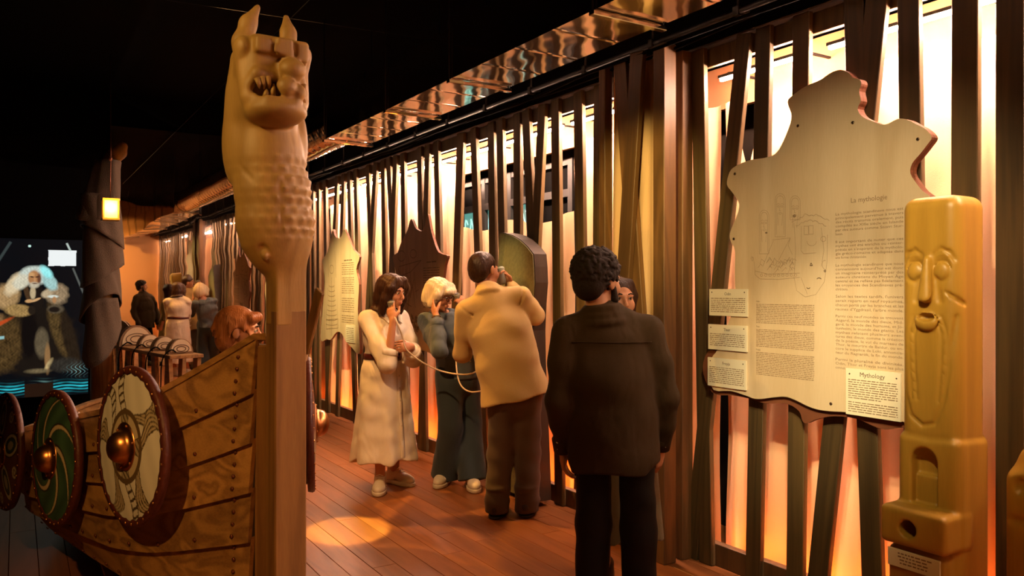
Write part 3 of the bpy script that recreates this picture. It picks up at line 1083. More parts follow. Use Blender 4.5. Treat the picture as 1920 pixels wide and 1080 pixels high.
# broad lower jaw with its lip
s.ell((HX + 0.003, -0.145, 2.108), (0.106, 0.115, 0.050), k=0.012)
s.chain([(HX - 0.09, -0.16, 2.145), (HX - 0.045, -0.225, 2.13), (HX + 0.045, -0.232, 2.128), (HX + 0.09, -0.165, 2.14)], 0.016, k=0.012)
s.box((HX, -0.185, 2.158), (0.072, 0.05, 0.016), rd=0.012, k=0.008, op='-')
# horn-like ears
s.chain([(-0.140, -0.05, 2.27), (-0.150, -0.05, 2.36), (-0.132, -0.045, 2.43), (-0.098, -0.04, 2.495)], [0.042, 0.036, 0.028, 0.011], k=0.02)
s.chain([(0.000, -0.05, 2.27), (0.006, -0.05, 2.36), (0.010, -0.045, 2.42), (0.004, -0.04, 2.478)], [0.040, 0.034, 0.027, 0.011], k=0.02)
dm = s.mesh(1, 'dragon_head')
dragon = obj('dragon_head', dm, 'carved_wood', boat)
dragon.location = Vector((0.825, 2.93, 0)) - BL
dragon.rotation_euler = (0, 0, 0.03)
# teeth
for k, (x, z, dz) in enumerate([(-0.146, 2.2, -0.032), (-0.130, 2.207, -0.04), (-0.112, 2.21, -0.04), (0.012, 2.2, -0.03), (-0.096, 2.145, 0.045), (-0.12, 2.14, 0.03), (0.01, 2.14, 0.03)]):
    MB().tube([(x, -0.205, z), (x * 0.97, -0.21, z + dz * 0.6), (x * 0.95, -0.205, z + dz)], [0.011, 0.008, 0.002], 8).build('tooth', 'carved_wood', dragon)

# free-standing post with a curled top before the mirror wall
sp = tag(empty('timber_post', (KX + 0.02, 9.12, 0)), 'thick round timber post with a curled knob, wrapped in cloth before the mirror', 'post')
pts = catmull([(0, 0, 0), (0, 0.0, 0.8), (0, 0.0, 1.6), (0, 0.02, 2.2), (0.03, 0.03, 2.6), (0.10, 0.02, 2.82), (0.16, 0, 2.90)], 5)
rs = list(np.interp(np.linspace(0, 1, len(pts)), [0, 0.55, 0.8, 0.93, 1.0], [0.105, 0.10, 0.085, 0.075, 0.06]))
MB().tube(pts, rs, 14).build('post', 'stem_wood_dimmed', sp)
s = SDF((-0.15, -0.2, 2.7), (0.32, 0.2, 3.05), 0.008)
s.ell((0.15, -0.01, 2.885), (0.085, 0.085, 0.065), k=0.02); s.cap((0.13, -0.02, 2.86), (0.19, -0.03, 2.95), 0.07, 0.05, k=0.03)
s.build('knob', 'carved_wood', sp)

# heavy cloth wrapped round the stern post
cloak = tag(empty('wrapped_cloth', (KX + 0.02, 9.12, 0)), 'heavy brown cloth wound in overlapping folds round the timber post', 'cloth')


def wrap(z0, z1, r0, r1, seed, sl, x0=0.0, x1=0.0):
    rr = random.Random(seed); n = 40; m = 12
    ph = rr.uniform(0, 6)
    vs = []; fs = []
    for j in range(m + 1):
        t = j / m
        for k in range(n):
            a = 2 * math.pi * k / n
            hang = (sl * math.sin(a + ph)) * (1 - t)
            r = r0 + (r1 - r0) * t + 0.012 * math.sin(a * 3 + ph + t * 2) + 0.006 * math.sin(a * 7 + t * 5)
            vs.append(((x0 + (x1 - x0) * t) + r * math.cos(a), r * math.sin(a) * 1.0, z0 + hang + (z1 - z0) * t))
    for j in range(m):
        for k in range(n):
            fs.append((j * n + k, j * n + (k + 1) % n, (j + 1) * n + (k + 1) % n, (j + 1) * n + k))
    o = obj('fold', mesh_from(vs, fs, True), 'fur_cloth', cloak)
    md = o.modifiers.new('thickness', 'SOLIDIFY'); md.thickness = 0.012
    return o


wrap(0.92, 1.40, 0.175, 0.14, 1, 0.22)
wrap(1.28, 1.75, 0.19, 0.15, 2, -0.16)
wrap(1.62, 2.15, 0.20, 0.155, 3, 0.12)
wrap(2.02, 2.45, 0.20, 0.17, 4, -0.12, 0.0, -0.02)
wrap(2.25, 2.80, 0.205, 0.115, 5, -0.08, -0.03, 0.07)

# lantern hanging beside the stern post
lp = at(207, 393, 7.55)
lan = tag(empty('lantern', lp), 'small glowing wooden lantern hung on a thin cord by the timber post', 'lantern')
hw, hh = 0.075, 0.105
MB().box((0, 0, hh - 0.012), (hw, hw, 0.012), ch=0.004).build('top_plate', 'totem_wood', lan)
MB().box((0, 0, -hh + 0.012), (hw, hw, 0.012), ch=0.004).build('base_plate', 'totem_wood', lan)
for sx in (-1, 1):
    for sy in (-1, 1):
        MB().box((sx * (hw - 0.012), sy * (hw - 0.012), 0), (0.007, 0.007, hh - 0.02)).build('corner_bar', 'totem_wood', lan)
for q in range(4):
    R = Matrix.Rotation(q * math.pi / 2, 3, 'Z')
    MB().box(R @ Vector((0, hw - 0.018, 0)), (hw - 0.02, 0.0015, hh - 0.024), R).build('pane', 'lantern_paper', lan)
MB().lathe([(0.004, -0.03), (0.014, -0.015), (0.016, 0.0), (0.008, 0.02), (0.002, 0.034)], 12, (0, 0, -0.01)).build('flame', 'lantern_flame', lan)
pl = bpy.data.lights.new('lantern_light', 'POINT'); pl.energy = 6; pl.color = (1, 0.55, 0.18); pl.shadow_soft_size = 0.03
po = bpy.data.objects.new('lantern_light', pl); COL.objects.link(po); po.location = lp + Vector((0, -0.13, 0.02))
MB().tube([(0, 0, hh), (0, 0, 0.30), (0.004, 0, 0.50), (0.0, 0, CEIL - lp.z)], 0.004, 6).build('cord', 'rivet', lan)
MB().lathe([(0.012, 0), (0.018, 0.02), (0.012, 0.04)], 8, (0, 0, 0.46)).build('hook', 'rivet', lan)

# listening bench between the boat and the mirror: sloping boards, arched wooden speakers and cables
bA, bB = Vector((1.30, 7.62, 0.0)), Vector((1.02, 9.35, 0.0))
bench = tag(empty('display_bench', (bA + bB) / 2), 'long narrow wooden bench with slanted legs standing before the mirror', 'bench')
bd = (bB - bA); bl = bd.length; br_ = math.atan2(-bd.x, bd.y)
bench.rotation_euler = (0, 0, br_)
MB().box((0, 0, 0.885), (0.15, bl / 2, 0.016), ch=0.004).build('bench_top', 'hull_wood', bench)
for k in range(5):
    y = -bl / 2 + 0.10 + (bl - 0.2) * k / 4
    for sx in (-1, 1):
        MB().box((sx * 0.11, y, 0.436), (0.018, 0.055, 0.436), Matrix.Rotation(sx * 0.04, 3, 'Y'), ch=0.003).build('leg', 'hull_wood', bench)
MB().box((0.0, 0, 0.30), (0.012, bl / 2 - 0.05, 0.05), ch=0.003).build('stretcher', 'hull_wood', bench)
Rb = Matrix.Rotation(br_, 3, 'Z'); bc = (bA + bB) / 2
for k, lab in enumerate(['arched wooden listening box at the bench end away from the mirror', 'second arched wooden listening box on the bench, counted from the end away from the mirror',
                         'third arched wooden listening box on the bench, counted from the end away from the mirror', 'largest arched wooden listening box on the bench, next to the mirror']):
    y = -bl / 2 + 0.20 + (bl - 0.42) * k / 3
    w_ = 0.11 if k < 3 else 0.17
    e = tag(empty('listening_box', bc + Rb @ Vector((0, y, 0.901)), br_), lab, 'speaker', 'arched boxes on the bench')
    pts = [(w_ * math.cos(a), 1.25 * w_ * math.sin(a)) for a in np.linspace(0, math.pi, 15)]
    MB().prism(pts, 0.10, (0, 0.05, 0), (1, 0, 0), (0, 0, 1), (0, -1, 0)).build('shell', 'panel_dark', e)
    pts = [(0.84 * w_ * math.cos(a), 0.02 + 1.02 * w_ * math.sin(a)) for a in np.linspace(0, math.pi, 15)]
    MB().prism(pts, 0.006, (0, -0.0505, 0), (1, 0, 0), (0, 0, 1), (0, -1, 0)).build('front', 'panel_wood', e)
    R90 = Matrix.Rotation(math.pi / 2, 3, 'X')
    for rr_ in (0.62, 0.36):
        MB().tube([(rr_ * w_ * math.cos(a), -0.058, 0.42 * w_ + rr_ * 0.55 * w_ * math.sin(a)) for a in np.linspace(0, 2 * math.pi, 20)], 0.004, 5).build('ring', 'ink', e)
    MB().tube(catmull([(-0.05, -0.06, 0.02), (-0.10, -0.07, 0.04), (-0.165, -0.05, -0.05), (-0.168, -0.02, -0.3), (-0.16, 0.0, -0.52)], 6), 0.006, 6).build('cable', 'black', e)

# ------------------------------------------------------------------ shields
R_SH = 0.305


def disc_paint(fn, parent, nr=24, na=64, bulge=0.02):
    vs = [(0, 0, bulge)]; uv = [(0, 0)]
    for i in range(1, nr + 1):
        r = R_SH * 0.955 * i / nr
        for k in range(na):
            a = 2 * math.pi * k / na
            vs.append((r * math.cos(a), r * math.sin(a), bulge * (1 - (i / nr) ** 2)))
    fs = [(0, 1 + k, 1 + (k + 1) % na) for k in range(na)]
    for i in range(nr - 1):
        for k in range(na):
            fs.append((1 + i * na + k, 1 + (i + 1) * na + k, 1 + (i + 1) * na + (k + 1) % na, 1 + i * na + (k + 1) % na))
    me = mesh_from(vs, fs, True)
    V = np.array(vs)
    colr = fn(V[:, 0] / R_SH, V[:, 1] / R_SH)
    at_ = me.color_attributes.new('paint', 'FLOAT_COLOR', 'POINT')
    at_.data.foreach_set('color', np.concatenate([colr, np.ones((len(colr), 1))], 1).astype(np.float32).ravel())
    return obj('painted_face', me, 'shield_paint', parent)


def paint_white(x, y):
    r = np.hypot(x, y); a = np.degrees(np.arctan2(y, x)) % 360
    base = np.array([0.74, 0.73, 0.68]); line = np.array([0.085, 0.06, 0.03]); tan = np.array([0.50, 0.42, 0.29]); band = np.array([0.13, 0.085, 0.04])
    c = np.tile(base, (len(x), 1)) * (1 + 0.06 * np.sin(x * 17 + y * 9))[:, None]
    # six wavy hatched arms outside the ring, broadening to the rim
    for k, (a0, bend, lad) in enumerate([(100, 10, 1), (56, -24, 0), (8, 24, 0), (-36, -20, 0), (-80, 10, 1), (-126, 22, 0), (-168, -22, 0), (146, -16, 1)]):
        ac = a0 + bend * np.sin((r - 0.45) * 5.2)
        da = (a - ac + 180) % 360 - 180
        arc = da * r * 0.01745
        half = 0.062 + 0.02 * r if lad else 0.075 + 0.07 * np.exp(-((r - 0.76) / 0.13) ** 2)
        ins = (np.abs(arc) < half) & (r > 0.47)
        edge = (np.abs(np.abs(arc) - half) < 0.011) & (r > 0.47)
        hatch = (np.sin(r * 58 + arc * 8) > 0.5) if lad else (np.sin(arc * 105 + r * 14) > 0.55)
        c[ins] = base * 0.92 if lad else tan
        c[ins & hatch] = line
        c[edge] = line
    # centre: hatched wedge rays
    inner = r < 0.40
    wed = ((a + 12) % 90) < 34
    c[inner] = tan * 1.15
    c[inner & wed] = tan * 0.75
    c[inner & wed & (np.sin((x * np.cos(0.9) + y * np.sin(0.9)) * 85) > 0.5)] = line
    we = (np.abs(((a + 12) % 90) - 34) < 1.6) | (((a + 12) % 90) < 1.6)
    c[inner & we] = line
    ring = (r > 0.40) & (r < 0.475)
    c[ring] = band
    return c


def paint_green(x, y):
    r = np.hypot(x, y); a = np.degrees(np.arctan2(y, x)) % 360
    green = np.array([0.045, 0.105, 0.055]); cream = np.array([0.56, 0.46, 0.28]); line = np.array([0.03, 0.02, 0.01])
    c = np.tile(green, (len(x), 1)) * (1 + 0.25 * np.sin(x * 11 + 3 * np.sin(y * 5)))[:, None]
    sw = (a + r * 115) % 60
    wdt = 30 * (1.02 - r) * (r < 0.95)
    arm = (sw < wdt) & (r > 0.2)
    ed = ((np.abs(sw - wdt) < 1.3 / np.maximum(r, 0.15)) | (sw < 0.9 / np.maximum(r, 0.15))) & (r > 0.2) & (r < 0.93)
    c[arm] = cream
    c[ed] = line
    return c


def paint_knot(x, y):
    r = np.hypot(x, y); a = np.degrees(np.arctan2(y, x)) % 360
    red = np.array([0.13, 0.045, 0.025]); cream = np.array([0.52, 0.45, 0.30]); green = np.array([0.045, 0.085, 0.05]); line = np.array([0.03, 0.02, 0.01])
    c = np.tile(red, (len(x), 1))
    for k in range(5):
        an = math.radians(18 + 72 * k)
        u = x * math.cos(an) + y * math.sin(an) - 0.58; v = -x * math.sin(an) + y * math.cos(an)
        q = np.sqrt((u / 0.34) ** 2 + (v / 0.19) ** 2)
        c[q < 1] = cream
        c[np.abs(q - 1) < 0.06] = line
        c[q < 0.66] = green
        c[np.abs(q - 0.66) < 0.05] = line
        c[q < 0.38] = cream * 0.8
        an2 = an + math.radians(36)
        u = x * math.cos(an2) + y * math.sin(an2) - 0.80; v = -x * math.sin(an2) + y * math.cos(an2)
        q = np.sqrt(u ** 2 + v ** 2)
        c[(q < 0.10) & (q > 0.06)] = cream
        c[(q < 0.035)] = cream
    c[(r > 0.24) & (r < 0.30)] = cream
    return c


def paint_plain(x, y):
    c = np.tile(np.array([0.30, 0.19, 0.09]), (len(x), 1))
    c[(x > 0) ^ (y > 0)] = (0.16, 0.05, 0.025)
    return c


def make_shield(y, side, zc, paint, label, group=None, roll=0.0, lean=0.0, off=0.05, spot_=None, yaw=None):
    a = hull(y, 0.0, side); ta = (hull(y + 0.12, 0, side) - hull(y - 0.12, 0, side))
    nx = Vector((ta.y * side, -ta.x * side, 0)).normalized()   # horizontal outward normal
    if yaw is not None: nx = Vector((-math.sin(math.radians(yaw)), -math.cos(math.radians(yaw)), 0))
    nx = (nx + Vector((0, 0, lean))).normalized()
    up = Vector((0, 0, 1)); r = up.cross(nx).normalized(); u = nx.cross(r).normalized()
    p = Vector((a.x, y, zc)) + nx * off
    if spot_ is not None: p = spot_
    root = empty('round_shield', p)
    root.rotation_euler = Matrix((r, u, nx)).transposed().to_euler()
    tag(root, label, 'shield', group)
    MB().lathe([(R_SH * 0.97, -0.016), (R_SH * 0.985, -0.012), (R_SH * 0.97, 0.0), (R_SH * 0.5, 0.003)], 48).build('board', 'shield_back', root)
    f = disc_paint(paint, root, 84, 320) if side < 0 else disc_paint(paint, root)
    f.location = (0, 0, 0.004)
    f.rotation_euler = (0, 0, roll)
    # leather rim: lapped over the edge with an uneven inner border
    n = 96; vs = []; fs = []
    rr = random.Random(int(y * 100))
    for k in range(n):
        an = 2 * math.pi * k / n
        inn = R_SH * (0.915 + 0.012 * math.sin(k * 1.9) + rr.uniform(-0.008, 0.008))
        prof = [(inn, 0.009), (inn + 0.004, 0.012), (R_SH * 1.0, 0.010), (R_SH * 1.018, 0.0), (R_SH * 1.0, -0.02), (R_SH * 0.93, -0.022)]
        vs += [(q[0] * math.cos(an), q[0] * math.sin(an), q[1]) for q in prof]
    for k in range(n):
        for q in range(5):
            fs.append((k * 6 + q, ((k + 1) % n) * 6 + q, ((k + 1) % n) * 6 + q + 1, k * 6 + q + 1))
    obj('leather_rim', fix_normals(mesh_from(vs, fs, True)), 'leather_rim', root)
    mb = MB()
    for k in range(34):
        an = 2 * math.pi * (k + 0.5) / 34
        mb.lathe([(0.006, 0), (0.005, 0.003), (0.002, 0.005)], 8, (R_SH * 0.965 * math.cos(an), R_SH * 0.965 * math.sin(an), 0.0105))
    tag(mb.build('studs', 'stud', root), kind='stuff')
    boss = MB().lathe([(0.092, 0.018), (0.094, 0.024), (0.078, 0.027), (0.064, 0.032), (0.062, 0.044), (0.055, 0.062), (0.040, 0.076), (0.020, 0.084), (0.004, 0.086)], 32).build('boss', 'copper', root)
    mb = MB()
    for k in range(6):
        an = 2 * math.pi * k / 6 + 0.3
        mb.lathe([(0.006, 0), (0.005, 0.004), (0.002, 0.006)], 8, (0.083 * math.cos(an), 0.083 * math.sin(an), 0.026))
    tag(mb.build('boss_rivets', 'stud', boss), kind='stuff')
    # grip bar on the back
    MB().box((0, 0, -0.024), (0.016, R_SH * 0.9, 0.008), ch=0.002).build('grip_bar', 'stem_wood_dimmed', root)
    return root


make_shield(3.46, -1, 0.885, paint_white, 'white round shield with hatched wavy rays and a copper boss, next to the dragon stem', lean=0.03, spot_=at(245, 836, 3.1), yaw=74)
make_shield(4.17, -1, 0.735, paint_green, 'dark green round shield with cream whirling arms and a copper boss', lean=0.03, spot_=at(103, 858, 3.66), yaw=75)
make_shield(4.90, -1, 0.655, paint_knot, 'red-brown round shield painted with cream and green loops', lean=0.03, spot_=at(10, 846, 4.25), yaw=77)
make_shield(3.66, 1, 0.87, paint_plain, 'dark rimmed round shield on the visitors side of the hull, next to the stem', off=0.085, lean=0.03)
for i, y in enumerate((5.0, 5.7, 6.4)):
    make_shield(y, 1, 0.50, paint_plain if i % 2 else paint_green, 'round shield hung on the hull side facing the slatted screen, behind the first one',
                'shields along the far hull side', off=0.07, lean=0.05)

# oar leaning up over the far side of the hull
ob = at(600, 545, 3.5); oa = Vector((1.036, 3.98, 0.35))
d = (ob - oa)
oar = tag(empty('oar', oa), 'pale wooden oar leaning up over the hull behind the stem', 'oar')
MB().tube([(0, 0, 0), d * 0.4, d * 0.78], [0.019, 0.019, 0.016], 10).build('shaft', 'stem_wood_dimmed', oar)
MB().box(d * 0.88, (0.008, 0.032, d.length * 0.12), (d.to_track_quat('Z', 'Y').to_matrix()), ch=0.003).build('blade', 'stem_wood_dimmed', oar)

# ------------------------------------------------------------------ projection screen on the end wall
SY = 9.93
tr = on_y(165, 451, SY); bl = on_y(165, 738, SY)
sx1, sz1, sz0 = tr.x, tr.z, bl.z
sx0 = sx1 - 1.08
tv = tag(empty('video_screen', ((sx0 + sx1) / 2, SY, sz0)), 'large wall screen showing a seated white-haired storyteller in furs', 'screen')
MB().box(((0), 0.035, (sz1 - sz0) / 2), ((sx1 - sx0) / 2 + 0.01, 0.03, (sz1 - sz0) / 2 + 0.012), ch=0.004).build('housing', 'black', tv)
nx_, nz_ = 270, 410
px = np.linspace(sx0, sx1, nx_); pz = np.linspace(sz0, sz1, nz_)
GX, GZ = np.meshgrid(px, pz, indexing='ij')
# work in the units of the picture shown: u to the right (165 = right edge), v down
sc = (sz1 - sz0) / 288.0
U = 165 - (sx1 - GX) / sc; Vv = 450 + (sz1 - GZ) / sc
img = np.zeros(U.shape + (3,)) + np.array([0.0015, 0.003, 0.005])
def sm(a, lo, hi): return np.clip((a - lo) / (hi - lo), 0, 1)
_n = [(rng.uniform(0.05, 0.5), rng.uniform(0.05, 0.5), rng.uniform(0, 6)) for _ in range(16)]
noise = sum(np.sin(U * a * (1 if i % 2 else -1) + Vv * b_ + c) for i, (a, b_, c) in enumerate(_n)) / 9.0
strand = sum(np.sin(U * (0.8 + 0.2 * i) + 2.5 * np.sin(Vv * 0.09 + i)) for i in range(4)) / 4
_f = [(rng.uniform(0.5, 1.3), rng.uniform(0.5, 1.3), rng.uniform(0, 6)) for _ in range(14)]
fine = sum(np.sin(U * a * (1 if i % 2 else -1) + Vv * b_ + c + 1.5 * noise) for i, (a, b_, c) in enumerate(_f)) / 4.0
def blob(cx_, cy_, rx, ry, colr, soft=0.25, rot=0.0, tex=0.35, wob=0.12):
    c, s_ = math.cos(rot), math.sin(rot)
    du, dv = U - cx_, Vv - cy_
    q = np.sqrt(((du * c + dv * s_) / rx) ** 2 + ((-du * s_ + dv * c) / ry) ** 2) + wob * noise * 0.5
    m_ = (1 - sm(q, 1 - soft, 1 + soft))[..., None]
    t = (1 + tex * (0.35 * noise + 0.16 * fine + 0.25 * strand))[..., None]
    img[:] = img * (1 - m_) + np.array(colr) * np.clip(t, 0.05, 3) * m_
# robe and cloak: dark mass, patterned skirts, fur collar
blob(78, 632, 66, 66, (0.010, 0.007, 0.005), 0.12, tex=0.2, wob=0.2)
blob(34, 640, 26, 50, (0.075, 0.042, 0.013), 0.18, 0.10, tex=1.3, wob=0.25)
blob(120, 618, 15, 54, (0.085, 0.050, 0.016), 0.18, -0.28, tex=1.3, wob=0.25)
blob(136, 640, 11, 62, (0.020, 0.012, 0.006), 0.2, -0.22, tex=0.8)
blob(70, 622, 13, 46, (0.004, 0.003, 0.003), 0.2)
blob(90, 640, 11, 27, (0.12, 0.09, 0.05), 0.18, tex=0.5)
blob(99, 668, 4.5, 26, (0.30, 0.16, 0.06), 0.25, tex=0.2)
blob(101, 680, 3.5, 11, (0.62, 0.45, 0.2), 0.4, 0.5, tex=0.2)
blob(84, 691, 18, 4, (0.16, 0.12, 0.06), 0.4, tex=0.6)
blob(128, 682, 26, 13, (0.03, 0.026, 0.02), 0.3, tex=1.0, wob=0.4)
blob(14, 598, 17, 13, (0.26, 0.14, 0.055), 0.25, -0.3, tex=0.7, wob=0.3)
blob(36, 554, 19, 23, (0.42, 0.26, 0.11), 0.2, 0.2, tex=0.6, wob=0.3)
blob(48, 532, 11, 22, (0.78, 0.62, 0.38), 0.25, 0.55, tex=0.35, wob=0.3)
blob(114, 550, 18, 19, (0.33, 0.23, 0.13), 0.2, tex=0.7, wob=0.3)
blob(54, 580, 21, 11, (0.36, 0.22, 0.075), 0.15, 0.1, tex=0.9)
blob(74, 580, 6, 8, (0.02, 0.013, 0.008), 0.2)
blob(112, 578, 13, 8, (0.10, 0.075, 0.045), 0.2, tex=0.5)
blob(110, 579, 9, 5, (0.012, 0.008, 0.006), 0.2)
blob(84, 556, 10, 20, (0.012, 0.008, 0.006), 0.2)
blob(66, 545, 4, 20, (0.07, 0.035, 0.015), 0.2, -0.2)
blob(76, 548, 4.5, 12, (0.55, 0.42, 0.24), 0.2, tex=0.3)
blob(98, 550, 9, 7, (0.55, 0.42, 0.26), 0.25, -0.5, tex=0.4)
# bow with a red string
blob(20, 606, 26, 3.4, (0.55, 0.075, 0.015), 0.3, -0.5, tex=0.3)
blob(6, 630, 9, 13, (0.36, 0.06, 0.02), 0.3, -0.4)
blob(2, 665, 4, 14, (0.35, 0.10, 0.05), 0.3)
# hair, face, beard, hands
blob(80, 516, 24, 17, (0.60, 0.68, 0.60), 0.15, tex=0.45, wob=0.15)
blob(58, 528, 11, 15, (0.70, 0.66, 0.5), 0.2, 0.6, tex=0.4, wob=0.2)
blob(103, 528, 10, 17, (0.38, 0.62, 0.60), 0.2, -0.5, tex=0.5, wob=0.2)
blob(97, 510, 7, 13, (0.35, 0.95, 0.95), 0.3, -0.7, tex=0.3)
blob(78, 521, 9.5, 14, (0.46, 0.21, 0.08), 0.15, tex=0.05, wob=0.03)
blob(74, 515, 4.5, 4, (0.66, 0.36, 0.15), 0.4, tex=0.0, wob=0.0)
blob(86, 522, 3, 10, (0.16, 0.06, 0.03), 0.4, tex=0, wob=0)
blob(74.5, 519, 3.2, 1.2, (0.06, 0.025, 0.015), 0.4, 0.15, tex=0, wob=0)
blob(83, 519, 3.2, 1.2, (0.06, 0.025, 0.015), 0.4, -0.15, tex=0, wob=0)
blob(79, 524, 1.6, 4, (0.60, 0.30, 0.13), 0.4, tex=0, wob=0)
blob(78, 534, 7.5, 5.5, (0.58, 0.5, 0.36), 0.3, tex=0.3)
blob(79, 531, 4, 1.0, (0.10, 0.035, 0.02), 0.4, tex=0, wob=0)
blob(70, 563, 6, 3.2, (0.62, 0.34, 0.14), 0.25, -0.1, tex=0.1)
blob(81, 561, 8, 2.2, (0.66, 0.38, 0.17), 0.25, -0.45, tex=0.1)
blob(108, 555, 8, 2.6, (0.75, 0.8, 0.7), 0.3, tex=0.1)
blob(110, 561, 3.2, 6, (0.45, 0.22, 0.09), 0.25, tex=0.1)
# lamp box, struts, sea light, table edge
m_ = ((np.abs(U - 123) < 22.5 + 0.6 * noise) & (np.abs(Vv - 484) < 14.5 + 0.5 * noise))
img[m_] = (0.95, 1.0, 1.0)
def streak(u0, v0, u1, v1, w, colr):
    L = math.hypot(u1 - u0, v1 - v0); tx, ty = (u1 - u0) / L, (v1 - v0) / L
    t = (U - u0) * tx + (Vv - v0) * ty; d_ = np.abs(-(U - u0) * ty + (Vv - v0) * tx)
    m2 = (1 - sm(d_, w * 0.5, w))[..., None] * ((t > 0) & (t < L))[..., None]
    img[:] = img * (1 - m2) + np.array(colr) * m2
streak(130, 456, 136, 470, 2.2, (0.5, 0.6, 0.55)); streak(140, 502, 160, 556, 2.2, (0.10, 0.11, 0.10)); streak(42, 456, 2, 530, 3, (0.04, 0.055, 0.055)); streak(14, 508, 2, 530, 3, (0.35, 0.45, 0.42))
streak(0, 631, 32, 628, 3.5, (0.3, 0.55, 0.55)); streak(10, 684, 16, 677, 3, (0.35, 0.35, 0.28))
wv = np.clip(0.55 + 0.9 * np.sin(Vv * 1.1 + 1.5 * np.sin(U * 0.11)) + 0.5 * noise, 0, 1.6)
band = np.exp(-((Vv - 722) / 7.5) ** 2)
img += (band * wv * ((U < 63) | (U > 108)))[..., None] * np.array([0.02, 0.42, 0.50])
img += (np.exp(-((Vv - 712) / 5) ** 2) * np.exp(-((U - 92) / 12) ** 2) * 0.12 * wv)[..., None] * np.array([0.5, 1, 0.9])
img += (np.exp(-((U - 148) / 14) ** 2 - ((Vv - 692) / 9) ** 2) * (np.sin(U * 0.9 + 4 * np.sin(Vv * 0.35)) > 0.8) * 0.5)[..., None] * np.array([0.4, 0.9, 0.9])
m_ = ((U > 63) & (U < 108) & (Vv > 714)); img[m_] = (0.02, 0.008, 0.004)
img[(np.hypot(U - 71, Vv - 463) < 2.4)] = (0.6, 0.9, 0.8)
img = np.clip(img, 0, 1)
verts = np.stack([GX - tv.location.x, np.zeros_like(GX), GZ - sz0], -1).reshape(-1, 3)
idx = np.arange(nx_ * nz_).reshape(nx_, nz_)
q = np.stack([idx[:-1, :-1], idx[1:, :-1], idx[1:, 1:], idx[:-1, 1:]], -1).reshape(-1, 4)
me = bpy.data.meshes.new('picture')
me.from_pydata(verts.tolist(), [], q.tolist())
ca = me.color_attributes.new('paint', 'FLOAT_COLOR', 'POINT')
ca.data.foreach_set('color', np.concatenate([img.reshape(-1, 3), np.ones((nx_ * nz_, 1))], 1).astype(np.float32).ravel())
obj('picture', me, 'screen_picture', tv)

# ================================================================== panels, cards, totem, slab
PX = 3.15     # back plane of the panels, in front of the slats


def wall_poly(pts, x):
    """picture outline carried to the real wall plane at x: (run along -y, height)"""
    out = []
    for p in pts:
        v = on_x(p[0], p[1], x)
        out.append((-v.y, v.z))
    return out


def smooth_poly(poly, sub=4):
    v = catmull([(p[0], p[1], 0) for p in poly], sub, True)
    return [(p.x, p.y) for p in v]


def plate(name, poly, xf, thick, mat, parent, edge=None, origin=None):
    """solid plate with its face at x = xf looking into the corridor"""
    o = origin or parent.location
    n = len(poly)
    # orientation: make it counter-clockwise seen from the corridor
    area = sum(poly[i][0] * poly[(i + 1) % n][1] - poly[(i + 1) % n][0] * poly[i][1] for i in range(n))
    if area < 0: poly = poly[::-1]
    b = 0.004
    vs = [Vector((xf, -p[0], p[1])) - o for p in poly] + [Vector((xf + thick, -p[0], p[1])) - o for p in poly]
    fs = [tuple(range(n)), tuple(range(n, 2 * n))[::-1]] + [(i, n + i, n + (i + 1) % n, (i + 1) % n) for i in range(n)]
    me = mesh_from(vs, fs)
    fix_normals(me)
    ob = obj(name, me, mat, parent)
    if edge:
        me.materials.append(M[edge])
        for p in me.polygons:
            if abs(p.normal.x) < 0.7: p.material_index = 1
    return ob


def text_mesh(items, parent, name, mat, xf):
    """items: (string, run0, z, width or None, size, align); flat lettering lying on the face x = xf"""
    o = parent.location
    V = []; F = []; n = 0
    for (txt, r0, z, w, size, al) in items:
        cu = bpy.data.curves.new('lettering', 'FONT')
        cu.body = txt
        cu.resolution_u = 2
        cu.size = 1.0
        to = bpy.data.objects.new('lettering', cu)
        COL.objects.link(to)
        bpy.context.view_layer.update()
        dg = bpy.context.evaluated_depsgraph_get()
        me = bpy.data.meshes.new_from_object(to.evaluated_get(dg))
        nv = len(me.vertices)
        co = np.zeros(nv * 3, np.float32); me.vertices.foreach_get('co', co); co = co.reshape(-1, 3)
        if nv:
            x0, x1 = co[:, 0].min(), co[:, 0].max()
            sx = (w / (x1 - x0)) if w else size
            off = -x0 * sx if al == 'L' else -(x0 + x1) / 2 * sx
            for v in co:
                V.append((xf - o.x, -(r0 + v[0] * sx + off) - o.y, z + v[1] * size - o.z))
            for p in me.polygons: F.append(tuple(i + n for i in p.vertices))
            n += nv
        bpy.data.objects.remove(to); bpy.data.curves.remove(cu); bpy.data.meshes.remove(me)
    return tag(obj(name, mesh_from(V, F), mat, parent), kind='stuff')


def dash_text(r0, r1, ztop, zbot, pitch, parent, name, mat, xf, seed=1, para=None):
    """rows of word-length dashes for print too small to read"""
    r = random.Random(seed); o = parent.location
    V = []; F = []
    z = ztop; row = 0
    while z > zbot:
        last = para and (row % para == para - 1)
        x = r0; end = r1 if not last else r0 + (r1 - r0) * r.uniform(0.3, 0.7)
        while x < end - pitch * 0.3:
            w = min(r.uniform(0.8, 3.4) * pitch, end - x)
            h = pitch * r.uniform(0.30, 0.42)
            k = len(V)
            V += [(xf - o.x, -x - o.y, z - o.z), (xf - o.x, -(x + w) - o.y, z - o.z), (xf - o.x, -(x + w) - o.y, z + h - o.z), (xf - o.x, -x - o.y, z + h - o.z)]
            F.append((k, k + 1, k + 2, k + 3))
            x += w + pitch * 0.42
        z -= pitch * (1.9 if last else 1.0); row += 1
    return tag(obj(name, mesh_from(V, F), mat, parent), kind='stuff')


